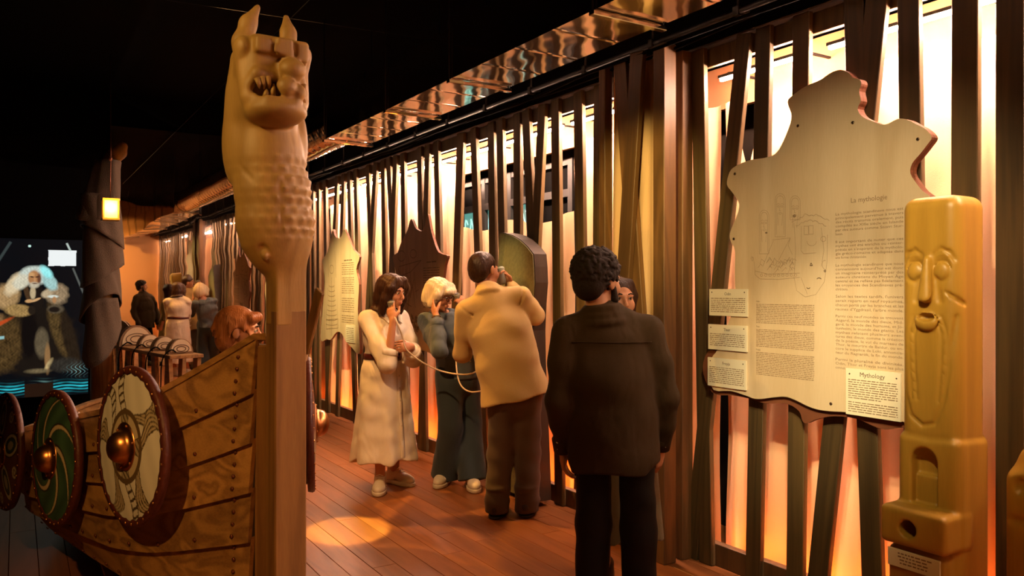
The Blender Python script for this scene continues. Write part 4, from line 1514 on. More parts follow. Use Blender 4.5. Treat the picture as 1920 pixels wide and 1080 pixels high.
def strokes(lines, parent, name, mat, xf, w, px=True, px_x=None):
    """engraved line drawing: flat ribbons on the face"""
    o = parent.location
    V = []; F = []
    for ln in lines:
        pts = wall_poly(ln, px_x or xf) if px else ln
        pts = [Vector((p[0], p[1], 0)) for p in pts]
        for i in range(len(pts) - 1):
            d = pts[i + 1] - pts[i]
            if d.length < 1e-6: continue
            nn = Vector((-d.y, d.x, 0)).normalized() * w / 2
            k = len(V)
            for q in (pts[i] - nn, pts[i + 1] - nn, pts[i + 1] + nn, pts[i] + nn):
                V.append((xf - o.x, -q.x - o.y, q.y - o.z))
            F.append((k, k + 1, k + 2, k + 3))
    return tag(obj(name, mesh_from(V, F), mat, parent), kind='stuff')


def arc(cx_, cy_, rx, ry, a0, a1, n=14):
    return [(cx_ + rx * math.cos(math.radians(a0 + (a1 - a0) * i / n)), cy_ + ry * math.sin(math.radians(a0 + (a1 - a0) * i / n))) for i in range(n + 1)]


# ------------------------------------------------------------------ big mythology panel
FX = 3.105
out_main = [(1578, 131), (1592, 137), (1598, 145), (1611, 149), (1615, 157), (1611, 171), (1614, 189), (1608, 204), (1617, 219), (1635, 227), (1652, 233),
            (1665, 232), (1682, 223), (1700, 224), (1718, 233), (1735, 242), (1747, 257), (1738, 272), (1724, 290), (1710, 307), (1707, 325), (1718, 343), (1730, 358),
            (1748, 374), (1762, 420), (1758, 520), (1748, 640), (1752, 740), (1738, 797), (1691, 790), (1640, 781), (1589, 773), (1555, 771), (1530, 767), (1511, 760), (1495, 752), (1474, 744),
            (1450, 745), (1427, 748), (1412, 747), (1402, 743), (1370, 733), (1338, 731), (1330, 700), (1334, 672), (1346, 655), (1356, 625), (1368, 600), (1378, 560), (1378, 520), (1378, 495), (1378, 470),
            (1370, 452), (1369, 436), (1380, 408), (1386, 387), (1381, 372), (1371, 358), (1363, 346), (1366, 328), (1374, 315), (1395, 304), (1412, 299), (1442, 294), (1460, 281), (1478, 242),
            (1484, 218), (1478, 198), (1478, 186), (1495, 172), (1512, 161), (1537, 150), (1555, 138), (1568, 132)]
ctr = on_x(1550, 500, FX)
myth = tag(empty('information_panel', (PX, ctr.y, ctr.z)), 'big pale wooden mythology panel with wavy outline and French text', 'panel')
poly = smooth_poly(wall_poly(out_main, FX), 3)
plate('front_board', poly, FX, 0.02, 'panel_wood', myth, 'panel_edge')
back = [p for p in out_main]
low = [(1752, 740), (1738, 806), (1691, 803), (1660, 806), (1640, 803), (1600, 786), (1560, 781), (1528, 786), (1508, 794), (1499, 790), (1493, 772), (1470, 758), (1430, 757), (1400, 748), (1368, 742), (1336, 740), (1321, 722), (1312, 690), (1322, 660), (1346, 650)]
i0 = out_main.index((1752, 740)); i1 = out_main.index((1346, 655))
out_back = out_main[:i0] + low + out_main[i1 + 1:]
plate('backing_board', smooth_poly(wall_poly(out_back, FX), 3), FX + 0.021, 0.024, 'panel_edge', myth)
PT = FX - 0.0008


def W2(px_, py_, x=FX):
    v = on_x(px_, py_, x); return (-v.y, v.z)


items = []
l0, r0_ = W2(1567, 450)[0], W2(1694, 450)[0]
paras = [
    (402, 7.45, ["La mythologie scandinave nous est", "principalement parvenue à travers", "des récits transmis oralement, puis", "compilés au XIIIe siècle en Islande", "par des auteurs comme Snorri Stur-", "*luson."]),
    (454, 7.3, ["Il est important de noter que ces", "mythes ont été enrichis ou réinter-", "prétés en s'inspirant de la mytholo-", "gie gréco-romaine et adaptés dans", "*une forme christianisée."]),
    (497.5, 7.45, ["La mythologie scandinave que nous", "connaissons aujourd'hui est donc", "un imaginaire réinterprété par des", "auteurs chrétiens du Moyen Âge", "central et ne reflète pas fidèlement", "les croyances des Scandinaves pré-", "*chrétiens."]),
    (555.5, 8.0, ["Selon les textes tardifs, l'univers", "serait reparti en neuf royaumes,", "chacun porté par les branches et les", "racines d'Yggdrasil, l'arbre monde."]),
    (592.5, 7.55, ["Parmi ces neuf mondes se trouvent", "Asgard, le monde des dieux, Mid-", "gard, le monde des humains, et Jö-", "tunheim, le monde des géants. Les", "mythes relatent plusieurs aven-", "tures des dieux, comme la création", "de la poésie, le vol du marteau de", "Thor, le meurtre de Baldur, ou en-", "core le supplice de Loki, annoncia-", "teur du Ragnarök, la fin du monde."]),
    (673, 7.7, ["Parmi la pluralité de divinités,", "Odin, Thor et Freyja sont les plus", "*connus."])]
for (y0_, pitch, lines) in paras:
    za = W2(1567, y0_)[1]; zb = W2(1567, y0_ + pitch)[1]
    pz_ = za - zb
    for i, t in enumerate(lines):
        z = za - pz_ * i - pz_ * 0.3
        if t.startswith('*'):
            items.append((t[1:], l0, z, None, pz_ * 0.92, 'L'))
        else:
            items.append((t, l0, z, r0_ - l0, pz_ * 0.92, 'L'))
tc_, tz_ = W2(1629, 377)
items.append(("La mythologie", tc_, tz_, W2(1663, 370)[0] - W2(1595, 370)[0], 0.031, 'C'))
text_mesh(items, myth, 'french_text', 'ink_soft', PT)
# three small-print paragraphs with their headings
sl, sr = W2(1418, 640)[0], W2(1527, 640)[0]
for i, (ya, yb, hd) in enumerate([(571, 606, 'Odin'), (618, 652, 'Thor'), (661, 704, 'Freyja')]):
    za, zb = W2(1418, ya)[1], W2(1418, yb)[1]
    dash_text(sl, sr, za, zb, 0.0082, myth, 'small_print', 'ink_soft', PT, seed=i + 3)
    text_mesh([(hd, sl, za + 0.012, None, 0.011, 'L')], myth, 'heading', 'ink', PT)
# engraved drawing: carved idols, longship, mask
D = []
for (cx_, top, hw_, bot) in [(1433, 394, 9, 476), (1463, 363, 9.5, 444), (1491, 367, 9.5, 412)]:
    D.append([(cx_ - hw_, bot)] + arc(cx_, top + 12, hw_, 12, 180, 360) + [(cx_ + hw_, bot), (cx_ - hw_, bot)])
    D.append([(cx_ - hw_ + 2.5, bot - 4)] + arc(cx_, top + 13, hw_ - 2.5, 9, 180, 360, 8) + [(cx_ + hw_ - 2.5, bot - 4)])
    D.append(arc(cx_ - 3.5, top + 21, 2.6, 2.2, 180, 360, 6)); D.append(arc(cx_ + 3.5, top + 21, 2.6, 2.2, 180, 360, 6))
    D.append(arc(cx_ - 3.5, top + 24, 1.8, 1.6, 0, 360, 8)); D.append(arc(cx_ + 3.5, top + 24, 1.8, 1.6, 0, 360, 8))
    D.append([(cx_, top + 22), (cx_ - 1.5, top + 32), (cx_ + 1.5, top + 32)])
    D.append(arc(cx_, top + 37, 2.6, 2, 0, 360, 8)); D.append([(cx_ - 5, top + 36), (cx_ - 4, top + 60)]); D.append([(cx_ + 5, top + 36), (cx_ + 3, top + 60)])
D.append([(1409, 480), (1412, 484), (1411, 490), (1408, 484), (1412, 482), (1415, 496), (1416, 515), (1425, 523), (1460, 524), (1500, 520)])
D.append([(1416, 508), (1440, 514), (1500, 512)])
for k in range(26):
    a_ = random.uniform(1420, 1486); b_ = random.uniform(484, 506)
    D.append([(a_, b_ + 6), (a_ + random.uniform(3, 8), b_ - random.uniform(1, 5)), (a_ + random.uniform(7, 10), b_ + 2)])
for k in range(9): D.append(arc(1428 + k * 8, 516, 2.4, 2.4, 0, 360, 8))
D.append([(1448, 450), (1482, 446), (1478, 460), (1486, 478)]); D.append([(1450, 452), (1430, 500)]); D.append([(1482, 446), (1460, 488)])
mask = [(1489, 418), (1492, 470), (1489, 520), (1494, 545), (1510, 557), (1530, 552), (1546, 528), (1551, 490), (1552, 440)]
D.append(mask)
rr = random.Random(5)
D.append([(1484 + i * 4.2, 416 - 14 * math.sin(i / 17 * math.pi) + rr.uniform(-3, 3)) for i in range(18)])
D.append([(1492 + i * 3.6, 424 - 10 * math.sin(i / 16 * math.pi) + rr.uniform(-2, 2)) for i in range(17)])
for (cx_, cy_) in [(1512, 432), (1521, 431)]: D.append([(cx_ - 4, cy_ - 8), (cx_ + 4, cy_ - 8), (cx_ + 4, cy_ + 8), (cx_ - 4, cy_ + 8), (cx_ - 4, cy_ - 8)])
D.append([(1503, 424), (1502, 470), (1507, 476), (1530, 474)]); D.append([(1540, 427), (1545, 470), (1540, 500)]); D.append([(1502, 520), (1514, 552)])
D.append(arc(1522, 452, 9, 9, 0, 180, 8)); D.append(arc(1544, 448, 5, 5, 0, 360, 10)); D.append(arc(1546, 496, 4, 8, 90, 300, 8))
strokes(D, myth, 'engraved_drawing', 'ink_soft', PT, 0.0013, px_x=FX)
D = [[(1519, 498), (1523.5, 498), (1521, 493), (1519, 498)], arc(1547, 508, 1.6, 2, 0, 360, 8), arc(1536, 524, 4, 3, 190, 350, 6), arc(1516, 539, 3, 2, 0, 180, 6), arc(1489.5, 405, 2.2, 2, 0, 360, 8), arc(1437, 436.5, 1.8, 1, 0, 360, 6)]
strokes(D, myth, 'ink_marks', 'ink', PT - 0.0002, 0.0032, px_x=FX)


def screw(px_, py_, parent, x=FX):
    p = on_x(px_, py_, x)
    R = Vector((-1, 0, 0)).to_track_quat('Z', 'Y').to_matrix()
    MB().lathe([(0.0075, -0.001), (0.007, 0.002), (0.004, 0.003)], 10, p - parent.location, R).build('screw', 'screw', parent)


for p in [(1496, 236), (1599, 230), (1721, 261), (1378, 326), (1376, 448), (1558, 757)]: screw(*p, myth)


def card(parent, quad, title, seed, x=FX - 0.003, para=None, tsize=0.022, pitch=0.0098):
    ra = 0.5 * (W2(*quad[0])[0] + W2(*quad[3])[0]); rb = 0.5 * (W2(*quad[1])[0] + W2(*quad[2])[0])
    zt = 0.5 * (W2(*quad[0])[1] + W2(*quad[1])[1]); zb = 0.5 * (W2(*quad[2])[1] + W2(*quad[3])[1])
    c = plate('text_card', [(ra, zb), (rb, zb), (rb, zt), (ra, zt)], x - 0.007, 0.0095, 'card', parent)
    o = c
    holder = parent
    xf = x - 0.0078
    class P: pass
    t1 = text_mesh([(title, (ra + rb) / 2, zt - 0.032, None, tsize, 'C')], parent, 'card_title', 'ink', xf)
    t2 = dash_text(ra + 0.012, rb - 0.012, zt - 0.05, zb + 0.012, pitch, parent, 'card_print', 'ink_soft', xf, seed, para)
    t1.parent = c; t2.parent = c
    for (fx, fz) in ((0.07, 0.12), (0.93, 0.12)):
        p = Vector((x - 0.0065, -(ra + (rb - ra) * fx), zt - (zt - zb) * fz)) - parent.location
        R = Vector((-1, 0, 0)).to_track_quat('Z', 'Y').to_matrix()
        MB().lathe([(0.004, -0.001), (0.0035, 0.001), (0.002, 0.0016)], 8, p, R).build('screw', 'screw', c)
    return c


card(myth, [(1333, 541), (1405, 543), (1402, 595), (1332, 590)], 'Odin', 11)['label'] = 'cream card headed Odin'
card(myth, [(1331, 607), (1404, 612), (1401, 661), (1330, 653)], 'Thor', 12)['label'] = 'cream card headed Thor'
card(myth, [(1330, 668), (1402, 678), (1400, 733), (1329, 721)], 'Freyja', 13)['label'] = 'cream card headed Freyja'
card(myth, [(1589, 690), (1693, 699), (1690, 791), (1589, 775)], 'Mythology', 14, x=FX - 0.004, para=9, tsize=0.028)['label'] = 'cream card headed Mythology'

# ------------------------------------------------------------------ the two hide-shaped panels
outA = [(620, 448), (624, 430), (628, 443), (634, 447), (640, 443), (645, 429), (652, 443), (658, 458), (664, 470), (674, 482), (668, 505), (673, 533), (671, 580), (674, 640), (675, 660), (669, 663), (660, 652), (650, 642), (641, 626), (634, 622), (628, 626), (620, 637), (612, 636), (604, 640), (601, 628), (605, 580), (609, 528), (606, 500), (604, 487), (613, 475)]
outB = [(752, 455), (764, 431), (768, 416), (772, 411), (778, 426), (785, 432), (791, 433), (796, 424), (800, 406), (803, 403), (808, 432), (819, 468), (828, 476), (839, 480), (834, 498), (829, 552), (834, 610), (840, 650), (828, 690), (818, 676), (806, 662), (785, 656), (765, 660), (748, 690), (735, 655), (742, 600), (738, 552), (743, 515), (736, 482), (745, 474)]


def hide_panel(outl, label, mat, seed, dark):
    fx = 3.12
    c = on_x(sum(p[0] for p in outl) / len(outl), 540, fx)
    e = tag(empty('information_panel', (PX, c.y, c.z)), label, 'panel')
    plate('front_board', smooth_poly(wall_poly(outl, fx), 3), fx, 0.024, mat, e, 'panel_edge')
    return e, fx


pa, fxa = hide_panel(outA, 'pale hide-shaped wooden panel brightly lit on the slats beside the mirror', 'panel_wood', 1, False)
ca_ = lambda x_, y_: (-on_x(x_, y_, fxa).y, on_x(x_, y_, fxa).z)
a0, a1 = ca_(641, 540)[0], ca_(664, 540)[0]
for i, (u, v) in enumerate([(495, 515), (522, 552), (560, 585), (592, 604)]):
    dash_text(a0, a1, ca_(640, u)[1], ca_(640, v)[1], 0.024, pa, 'print', 'ink_soft', fxa - 0.001, 30 + i)
dash_text(ca_(645, 489)[0], ca_(660, 489)[0], ca_(650, 489)[1], ca_(650, 490)[1], 0.03, pa, 'heading', 'ink', fxa - 0.001, 77)
D = []
for k in range(9): D.append(arc(622, 535 + k * 9, 5 + k * 0.7, 3, 0, 180, 8))
D += [[(622, 520), (622, 630)], arc(622, 505, 4, 8, 0, 360, 12), [(612, 600), (634, 598), (634, 615), (612, 617), (612, 600)], [(614, 540), (612, 600)], [(628, 470), (630, 520)], [(615, 480), (616, 520)]]
strokes(D, pa, 'engraved_drawing', 'ink_soft', fxa - 0.001, 0.006, px_x=fxa)
u0, u1 = ca_(650, 625)[0], ca_(666, 625)[0]
c_ = plate('text_card', [(u0, ca_(650, 641)[1]), (u1, ca_(650, 641)[1]), (u1, ca_(650, 609)[1]), (u0, ca_(650, 609)[1])], fxa - 0.01, 0.0095, 'card', pa)
t_ = dash_text(u0 + 0.02, u1 - 0.02, ca_(650, 615)[1], ca_(650, 639)[1], 0.02, pa, 'card_print', 'ink_soft', fxa - 0.0108, 88); t_.parent = c_

pb, fxb = hide_panel(outB, 'dim brown hide-shaped wooden panel with two horns, behind the women', 'panel_dark', 2, True)
cb_ = lambda x_, y_: (-on_x(x_, y_, fxb).y, on_x(x_, y_, fxb).z)
a0, a1 = cb_(794, 520)[0], cb_(824, 520)[0]
dash_text(cb_(800, 492)[0], cb_(818, 492)[0], cb_(809, 492)[1], cb_(809, 493)[1], 0.03, pb, 'heading', 'ink', fxb - 0.001, 78)
dash_text(a0, a1, cb_(809, 503)[1], cb_(809, 600)[1], 0.022, pb, 'print', 'ink', fxb - 0.001, 40, para=8)
D = [arc(753, 480, 7, 10, 0, 360, 12), arc(775, 476, 6, 8, 0, 360, 12), [(748, 500), (790, 488), (770, 510), (745, 520)], [(752, 520), (770, 540), (748, 560), (772, 575)], [(766, 480), (772, 540), (760, 600)], arc(760, 545, 9, 14, 0, 300, 12)]
for k in range(12): D.append([(746 + k * 3, 500 + (k * 37 % 60)), (752 + k * 3, 520 + (k * 53 % 70))])
strokes(D, pb, 'engraved_drawing', 'ink', fxb - 0.001, 0.006, px_x=fxb)
D = []
rr = random.Random(9)
for k in range(22):
    a_, b_ = rr.uniform(768, 790), rr.uniform(590, 640)
    D.append(arc(a_, b_, rr.uniform(1, 3), rr.uniform(2, 6), rr.uniform(0, 180), rr.uniform(200, 360), 6))
strokes(D, pb, 'ink_marks', 'ink', fxb - 0.0015, 0.016, px_x=fxb)

# ------------------------------------------------------------------ standing rune-stone shaped slab
fxs = 3.02
outS = [(938, 436), (948, 437), (962, 441), (976, 449), (990, 462), (1001, 476), (1003, 500), (1004, 530), (1001, 570), (999, 620), (1000, 680), (1003, 760), (1007, 850), (1010, 941), (972, 927), (935, 913), (924, 800), (922, 700), (926, 600), (934, 520), (936, 470)]
cS = on_x(970, 540, fxs)
slab = tag(empty('listening_slab', (fxs, cS.y, 0)), 'tall dark standing slab with a sloping top and green-lit face, before the man in the jacket', 'slab')
pl_ = wall_poly(outS, fxs)
pl_ = [(p[0], max(p[1], 0.0)) for p in pl_]
plate('core', pl_, fxs, 0.105, 'slab_wood', slab)
cx0 = sum(p[0] for p in pl_) / len(pl_)
inner = [(cx0 + (p[0] - cx0) * 0.97, p[1] - 0.006 if p[1] > 1 else p[1] + 0.0) for p in pl_]
plate('carved_face', inner, fxs - 0.008, 0.0075, 'slab_face', slab)

# ------------------------------------------------------------------ carved totem in front of the panel
def make_totem(loc, rz, label, name='carved_totem'):
    root = tag(empty(name, loc, rz), label, 'totem')
    s = SDF((-0.20, -0.24, -0.02), (0.20, 0.17, 1.88), 0.0055)
    # shaft: squarish post, tapering gently to a domed crown
    s.box((0, 0.0, 1.33), (0.110, 0.10, 0.505), rd=0.048, k=0.0)
    s.box((0, 0.0, 0.55), (0.118, 0.108, 0.42), rd=0.035, k=0.006)
    s.box((0, 0.0, 0.1), (0.122, 0.112, 0.115), rd=0.03, k=0.01)
    F = -0.100
    # eye fields sunk below the brow, ridge of the nose left standing
    for sx in (-1, 1):
        s.ell((sx * 0.050, F - 0.012, 1.568), (0.042, 0.024, 0.056), k=0.012, op='-')
        s.ell((sx * 0.050, F + 0.008, 1.560), (0.029, 0.016, 0.034), k=0.003)
        s.chain([(sx * 0.022, F + 0.012, 1.578), (sx * 0.034, F + 0.009, 1.596), (sx * 0.066, F + 0.009, 1.596), (sx * 0.080, F + 0.012, 1.572)], 0.0035, k=0.003, op='-')
        # arched brow cut
        s.chain([(sx * 0.014, F - 0.002, 1.585), (sx * 0.024, F - 0.002, 1.622), (sx * 0.050, F - 0.001, 1.640), (sx * 0.078, F + 0.004, 1.628), (sx * 0.094, F + 0.012, 1.600)], 0.0075, k=0.005, op='-')
        # hollow cheek down the nose
        s.cap((sx * 0.030, F - 0.004, 1.53), (sx * 0.044, F - 0.002, 1.455), 0.012, 0.010, k=0.010, op='-')
    s.seg((0, F - 0.002, 1.60), (0, F - 0.018, 1.462), (0.013, 0.014), (0.026, 0.018), k=0.012)
    s.chain([(-0.040, F - 0.004, 1.482), (-0.018, F - 0.020, 1.450), (0.0, F - 0.030, 1.438), (0.018, F - 0.020, 1.450), (0.040, F - 0.004, 1.482)], 0.0065, k=0.004, op='-')
    # open mouth with a full lower lip
    s.ell((0.0, F - 0.006, 1.378), (0.044, 0.018, 0.034), k=0.010)
    s.ell((0.0, F - 0.014, 1.394), (0.031, 0.034, 0.016), k=0.003, op='-')
    # long beard outline
    s.chain([(-0.098, F + 0.008, 1.46), (-0.096, F, 1.30), (-0.088, F - 0.001, 1.12), (-0.065, F - 0.001, 1.03), (-0.02, F - 0.001, 0.998), (0.025, F - 0.001, 1.01), (0.060, F - 0.001, 1.10), (0.082, F, 1.25), (0.100, F + 0.016, 1.40)], 0.0085, k=0.002, op='-')
    # braided moustache strands
    for sx in (-1, 1):
        pts = [(sx * 0.040, F - 0.001, 1.40), (sx * 0.062, F - 0.001, 1.33), (sx * 0.060, F - 0.001, 1.22), (sx * 0.050, F - 0.001, 1.09)]
        s.chain([(q[0] + sx * 0.011, q[1], q[2]) for q in pts], 0.0055, k=0.002, op='-')
        s.chain([(q[0] - sx * 0.011, q[1], q[2]) for q in pts], 0.0055, k=0.002, op='-')
        for q in range(8):
            t = (q + 0.5) / 8; x_ = float(np.interp(t, [0, 0.22, 0.6, 1], [0.042, 0.062, 0.06, 0.05])); z_ = 1.39 - t * 0.29
            s.cap((sx * x_ - 0.008, F - 0.001, z_ + 0.007), (sx * x_ + 0.008, F - 0.001, z_ - 0.007), 0.0042, k=0.002, op='-')
    # slash across the cheek
    s.chain([(0.066, -0.100, 1.487), (0.097, -0.084, 1.462), (0.110, -0.050, 1.442)], [0.005, 0.009, 0.007], k=0.002, op='-')
    # waist step
    s.chain([(-0.125, F - 0.01, 0.965), (0.0, F - 0.012, 0.955), (0.125, F - 0.01, 0.968)], 0.009, k=0.012, op='-')
    s.cap((0.122, -0.11, 0.968), (0.122, 0.11, 0.955), 0.008, k=0.012, op='-')
    # arched niche
    s.box((-0.01, -0.10, 0.79), (0.048, 0.045, 0.085), rd=0.01, k=0.004, op='-')
    s.ell((-0.01, -0.10, 0.868), (0.048, 0.045, 0.05), k=0.006, op='-')
    s.box((-0.015, -0.055, 0.755), (0.04, 0.02, 0.06), rd=0.008, k=0.01)
    # projecting ledge with a round hole, block below
    s.box((-0.005, -0.105, 0.635), (0.125, 0.09, 0.07), rd=0.022, k=0.012)
    s.cap((-0.02, -0.25, 0.632), (-0.02, -0.13, 0.632), 0.032, k=0.003, op='-')
    s.box((-0.005, -0.095, 0.30), (0.112, 0.075, 0.26), rd=0.03, k=0.012)
    # engraved arrow
    s.cap((-0.01, -0.172, 0.43), (-0.01, -0.172, 0.30), 0.005, k=0.003, op='-')
    for sx in (-1, 1): s.cap((-0.01, -0.172, 0.43), (-0.01 + sx * 0.032, -0.172, 0.38), 0.005, k=0.003, op='-')
    s.cut_below(0.0)
    s.build('carved_body', 'totem_wood', root)
    # plaque
    p = MB().box((-0.005, -0.178, 0.515), (0.098, 0.004, 0.032), ch=0.001).build('plaque', 'card', root)
    V = []; F = []
    r = random.Random(4)
    for row in range(4):
        x = -0.06 + r.uniform(0, 0.012)
        while x < 0.055:
            w = r.uniform(0.006, 0.02); k = len(V); z = 0.532 - row * 0.0115
            V += [(x - 0.005, -0.1826, z), (x + w - 0.005, -0.1826, z), (x + w - 0.005, -0.1826, z + 0.005), (x - 0.005, -0.1826, z + 0.005)]; F.append((k, k + 1, k + 2, k + 3)); x += w + 0.004
    tag(obj('plaque_print', mesh_from(V, F), 'ink_soft', p), kind='stuff')
    return root


tl = at(1768, 540, 2.96)
totem = make_totem((tl.x, tl.y, 0), -math.pi / 2, 'carved yellow wooden totem with a bearded open-mouthed face before the mythology panel')
# second, lower carved figure just at the picture's edge
s = SDF((-0.15, -0.15, -0.02), (0.15, 0.15, 1.02), 0.008)
s.box((0, 0, 0.42), (0.11, 0.10, 0.46), rd=0.05); s.ell((0, 0, 0.86), (0.1, 0.09, 0.12), k=0.03)
s.cap((-0.2, -0.1, 0.7), (0.2, -0.1, 0.7), 0.012, k=0.015, op='-'); s.ell((-0.045, -0.1, 0.82), (0.025, 0.02, 0.03), k=0.01, op='-'); s.ell((0.045, -0.1, 0.82), (0.025, 0.02, 0.03), k=0.01, op='-')
s.cut_below(0.0)
p2 = at(1968, 540, 2.75)
t2 = tag(empty('carved_totem', (p2.x, p2.y, 0), -math.pi / 2), 'low rounded wooden totem standing next to the tall bearded one', 'totem')
s.build('carved_body', 'totem_wood', t2)

# ================================================================== people
def skin(name, c):
    m = plain(name, c, 0.5, bump=0.05, bscale=90, spec=0.35)
    b = m.node_tree.nodes['Principled BSDF']
    b.inputs['Subsurface Weight'].default_value = 0.0
    return m


def cloth_mat(name, col, wr=0.5, ws=9.0, rough=0.9, weave=500.0, sheen=0.15, stretch=(1, 1, 0.55)):
    m, nt, b = new_mat(name)
    N, L = nt.nodes.new, nt.links.new
    tc = N('ShaderNodeTexCoord'); mp = N('ShaderNodeMapping'); mp.inputs['Scale'].default_value = stretch
    n1 = N('ShaderNodeTexNoise'); n1.inputs['Scale'].default_value = ws; n1.inputs['Detail'].default_value = 2; n1.inputs['Distortion'].default_value = 0.35
    n2 = N('ShaderNodeTexNoise'); n2.inputs['Scale'].default_value = weave; n2.inputs['Detail'].default_value = 1
    L(tc.outputs['Object'], mp.inputs[0]); L(mp.outputs[0], n1.inputs['Vector']); L(tc.outputs['Object'], n2.inputs['Vector'])
    ad = N('ShaderNodeMath'); ad.operation = 'MULTIPLY_ADD'; ad.inputs[1].default_value = 0.05
    L(n2.outputs[0], ad.inputs[0]); L(n1.outputs[0], ad.inputs[2])
    bp = N('ShaderNodeBump'); bp.inputs['Strength'].default_value = wr; bp.inputs['Distance'].default_value = 0.03
    L(ad.outputs[0], bp.inputs['Height']); L(bp.outputs[0], b.inputs['Normal'])
    mx = N('ShaderNodeMix'); mx.data_type = 'RGBA'
    mx.inputs[6].default_value = (*[c * 0.86 for c in col], 1); mx.inputs[7].default_value = (*[min(1, c * 1.12) for c in col], 1)
    L(n2.outputs[0], mx.inputs[0]); L(mx.outputs[2], b.inputs['Base Color'])
    b.inputs['Roughness'].default_value = rough
    b.inputs['Specular IOR Level'].default_value = 0.2
    b.inputs['Sheen Weight'].default_value = sheen
    return m


def hair_mat(name, c1, c2, sc=(160, 160, 9), rough=0.42):
    m, nt, b = new_mat(name)
    N, L = nt.nodes.new, nt.links.new
    tc = N('ShaderNodeTexCoord'); mp = N('ShaderNodeMapping'); mp.inputs['Scale'].default_value = sc
    n1 = N('ShaderNodeTexNoise'); n1.inputs['Scale'].default_value = 1; n1.inputs['Detail'].default_value = 3
    L(tc.outputs['Object'], mp.inputs[0]); L(mp.outputs[0], n1.inputs['Vector'])
    mx = N('ShaderNodeMix'); mx.data_type = 'RGBA'
    mx.inputs[6].default_value = (*c1, 1); mx.inputs[7].default_value = (*c2, 1)
    L(n1.outputs[0], mx.inputs[0]); L(mx.outputs[2], b.inputs['Base Color'])
    bp = N('ShaderNodeBump'); bp.inputs['Strength'].default_value = 0.6; bp.inputs['Distance'].default_value = 0.006
    L(n1.outputs[0], bp.inputs['Height']); L(bp.outputs[0], b.inputs['Normal'])
    b.inputs['Roughness'].default_value = rough
    b.inputs['Specular IOR Level'].default_value = 0.25
    return m


skin('skin_light', (0.50, 0.225, 0.12)); skin('skin_tan', (0.44, 0.20, 0.105)); skin('skin_olive', (0.40, 0.19, 0.10))
plain('eye_white', (0.55, 0.48, 0.42), 0.25); plain('iris', (0.05, 0.025, 0.012), 0.15); plain('lip', (0.46, 0.13, 0.09), 0.4); plain('lip_soft', (0.42, 0.18, 0.12), 0.5)
plain('brow_dark', (0.03, 0.015, 0.008), 0.8); plain('brow_pale', (0.4, 0.3, 0.2), 0.8)
cloth_mat('linen', (0.80, 0.70, 0.55), 0.77, 8.0); cloth_mat('denim_shirt', (0.085, 0.105, 0.115), 1.02, 10.0); cloth_mat('denim', (0.036, 0.05, 0.056), 0.77, 6.0, stretch=(1, 1, 0.35))
cloth_mat('jacket_tan', (0.48, 0.33, 0.135), 0.51, 5.0, weave=350); cloth_mat('trouser_brown', (0.085, 0.055, 0.035), 0.68, 6.0, stretch=(1, 1, 0.4)); cloth_mat('shirt_dark', (0.032, 0.018, 0.006), 0.85, 8.0, sheen=0.0)
cloth_mat('trouser_black', (0.008, 0.006, 0.005), 0.68, 6.0, sheen=0.0); cloth_mat('dress_olive', (0.14, 0.115, 0.06), 0.85, 8.0); cloth_mat('tee_blue', (0.08, 0.16, 0.22), 0.68, 8.0); cloth_mat('shirt_cream', (0.7, 0.6, 0.45), 0.51, 8.0)
cloth_mat('shorts_dark', (0.04, 0.04, 0.05), 0.68, 8.0)
hair_mat('hair_brown', (0.018, 0.007, 0.004), (0.05, 0.018, 0.008)); hair_mat('hair_white', (0.52, 0.42, 0.27), (0.72, 0.62, 0.44)); hair_mat('hair_dark', (0.005, 0.003, 0.002), (0.018, 0.009, 0.005), (70, 70, 70), 0.8)
hair_mat('hair_short', (0.016, 0.007, 0.004), (0.04, 0.016, 0.008), (120, 120, 30)); hair_mat('hair_auburn', (0.16, 0.05, 0.014), (0.42, 0.15, 0.045), (150, 150, 12))
plain('belt_leather', (0.085, 0.014, 0.010), 0.4, bump=0.1, bscale=80); plain('shoe_white', (0.66, 0.58, 0.46), 0.6, bump=0.15, bscale=60); plain('sole', (0.6, 0.52, 0.4), 0.7); plain('sole_dark', (0.02, 0.016, 0.014), 0.7)
plain('shoe_black', (0.02, 0.015, 0.012), 0.35); plain('button', (0.55, 0.45, 0.32), 0.3); plain('button_dark', (0.10, 0.07, 0.05), 0.3); plain('metal_thread', (0.6, 0.45, 0.22), 0.3, 1.0)
plain('handset_plastic', (0.22, 0.22, 0.17), 0.45); plain('handset_dark', (0.05, 0.045, 0.04), 0.5); plain('cord_plastic', (0.62, 0.48, 0.33), 0.5); plain('glasses_frame', (0.05, 0.018, 0.01), 0.25)
m, nt, b = new_mat('glass'); b.inputs['Base Color'].default_value = (0.9, 0.9, 0.9, 1); b.inputs['Alpha'].default_value = 0.15; b.inputs['Roughness'].default_value = 0.05

RV = Vector((CS, -SN, 0))


def V3(*a): return np.array(a, float)


def unit(v):
    v = np.array(v, float); return v / np.linalg.norm(v)


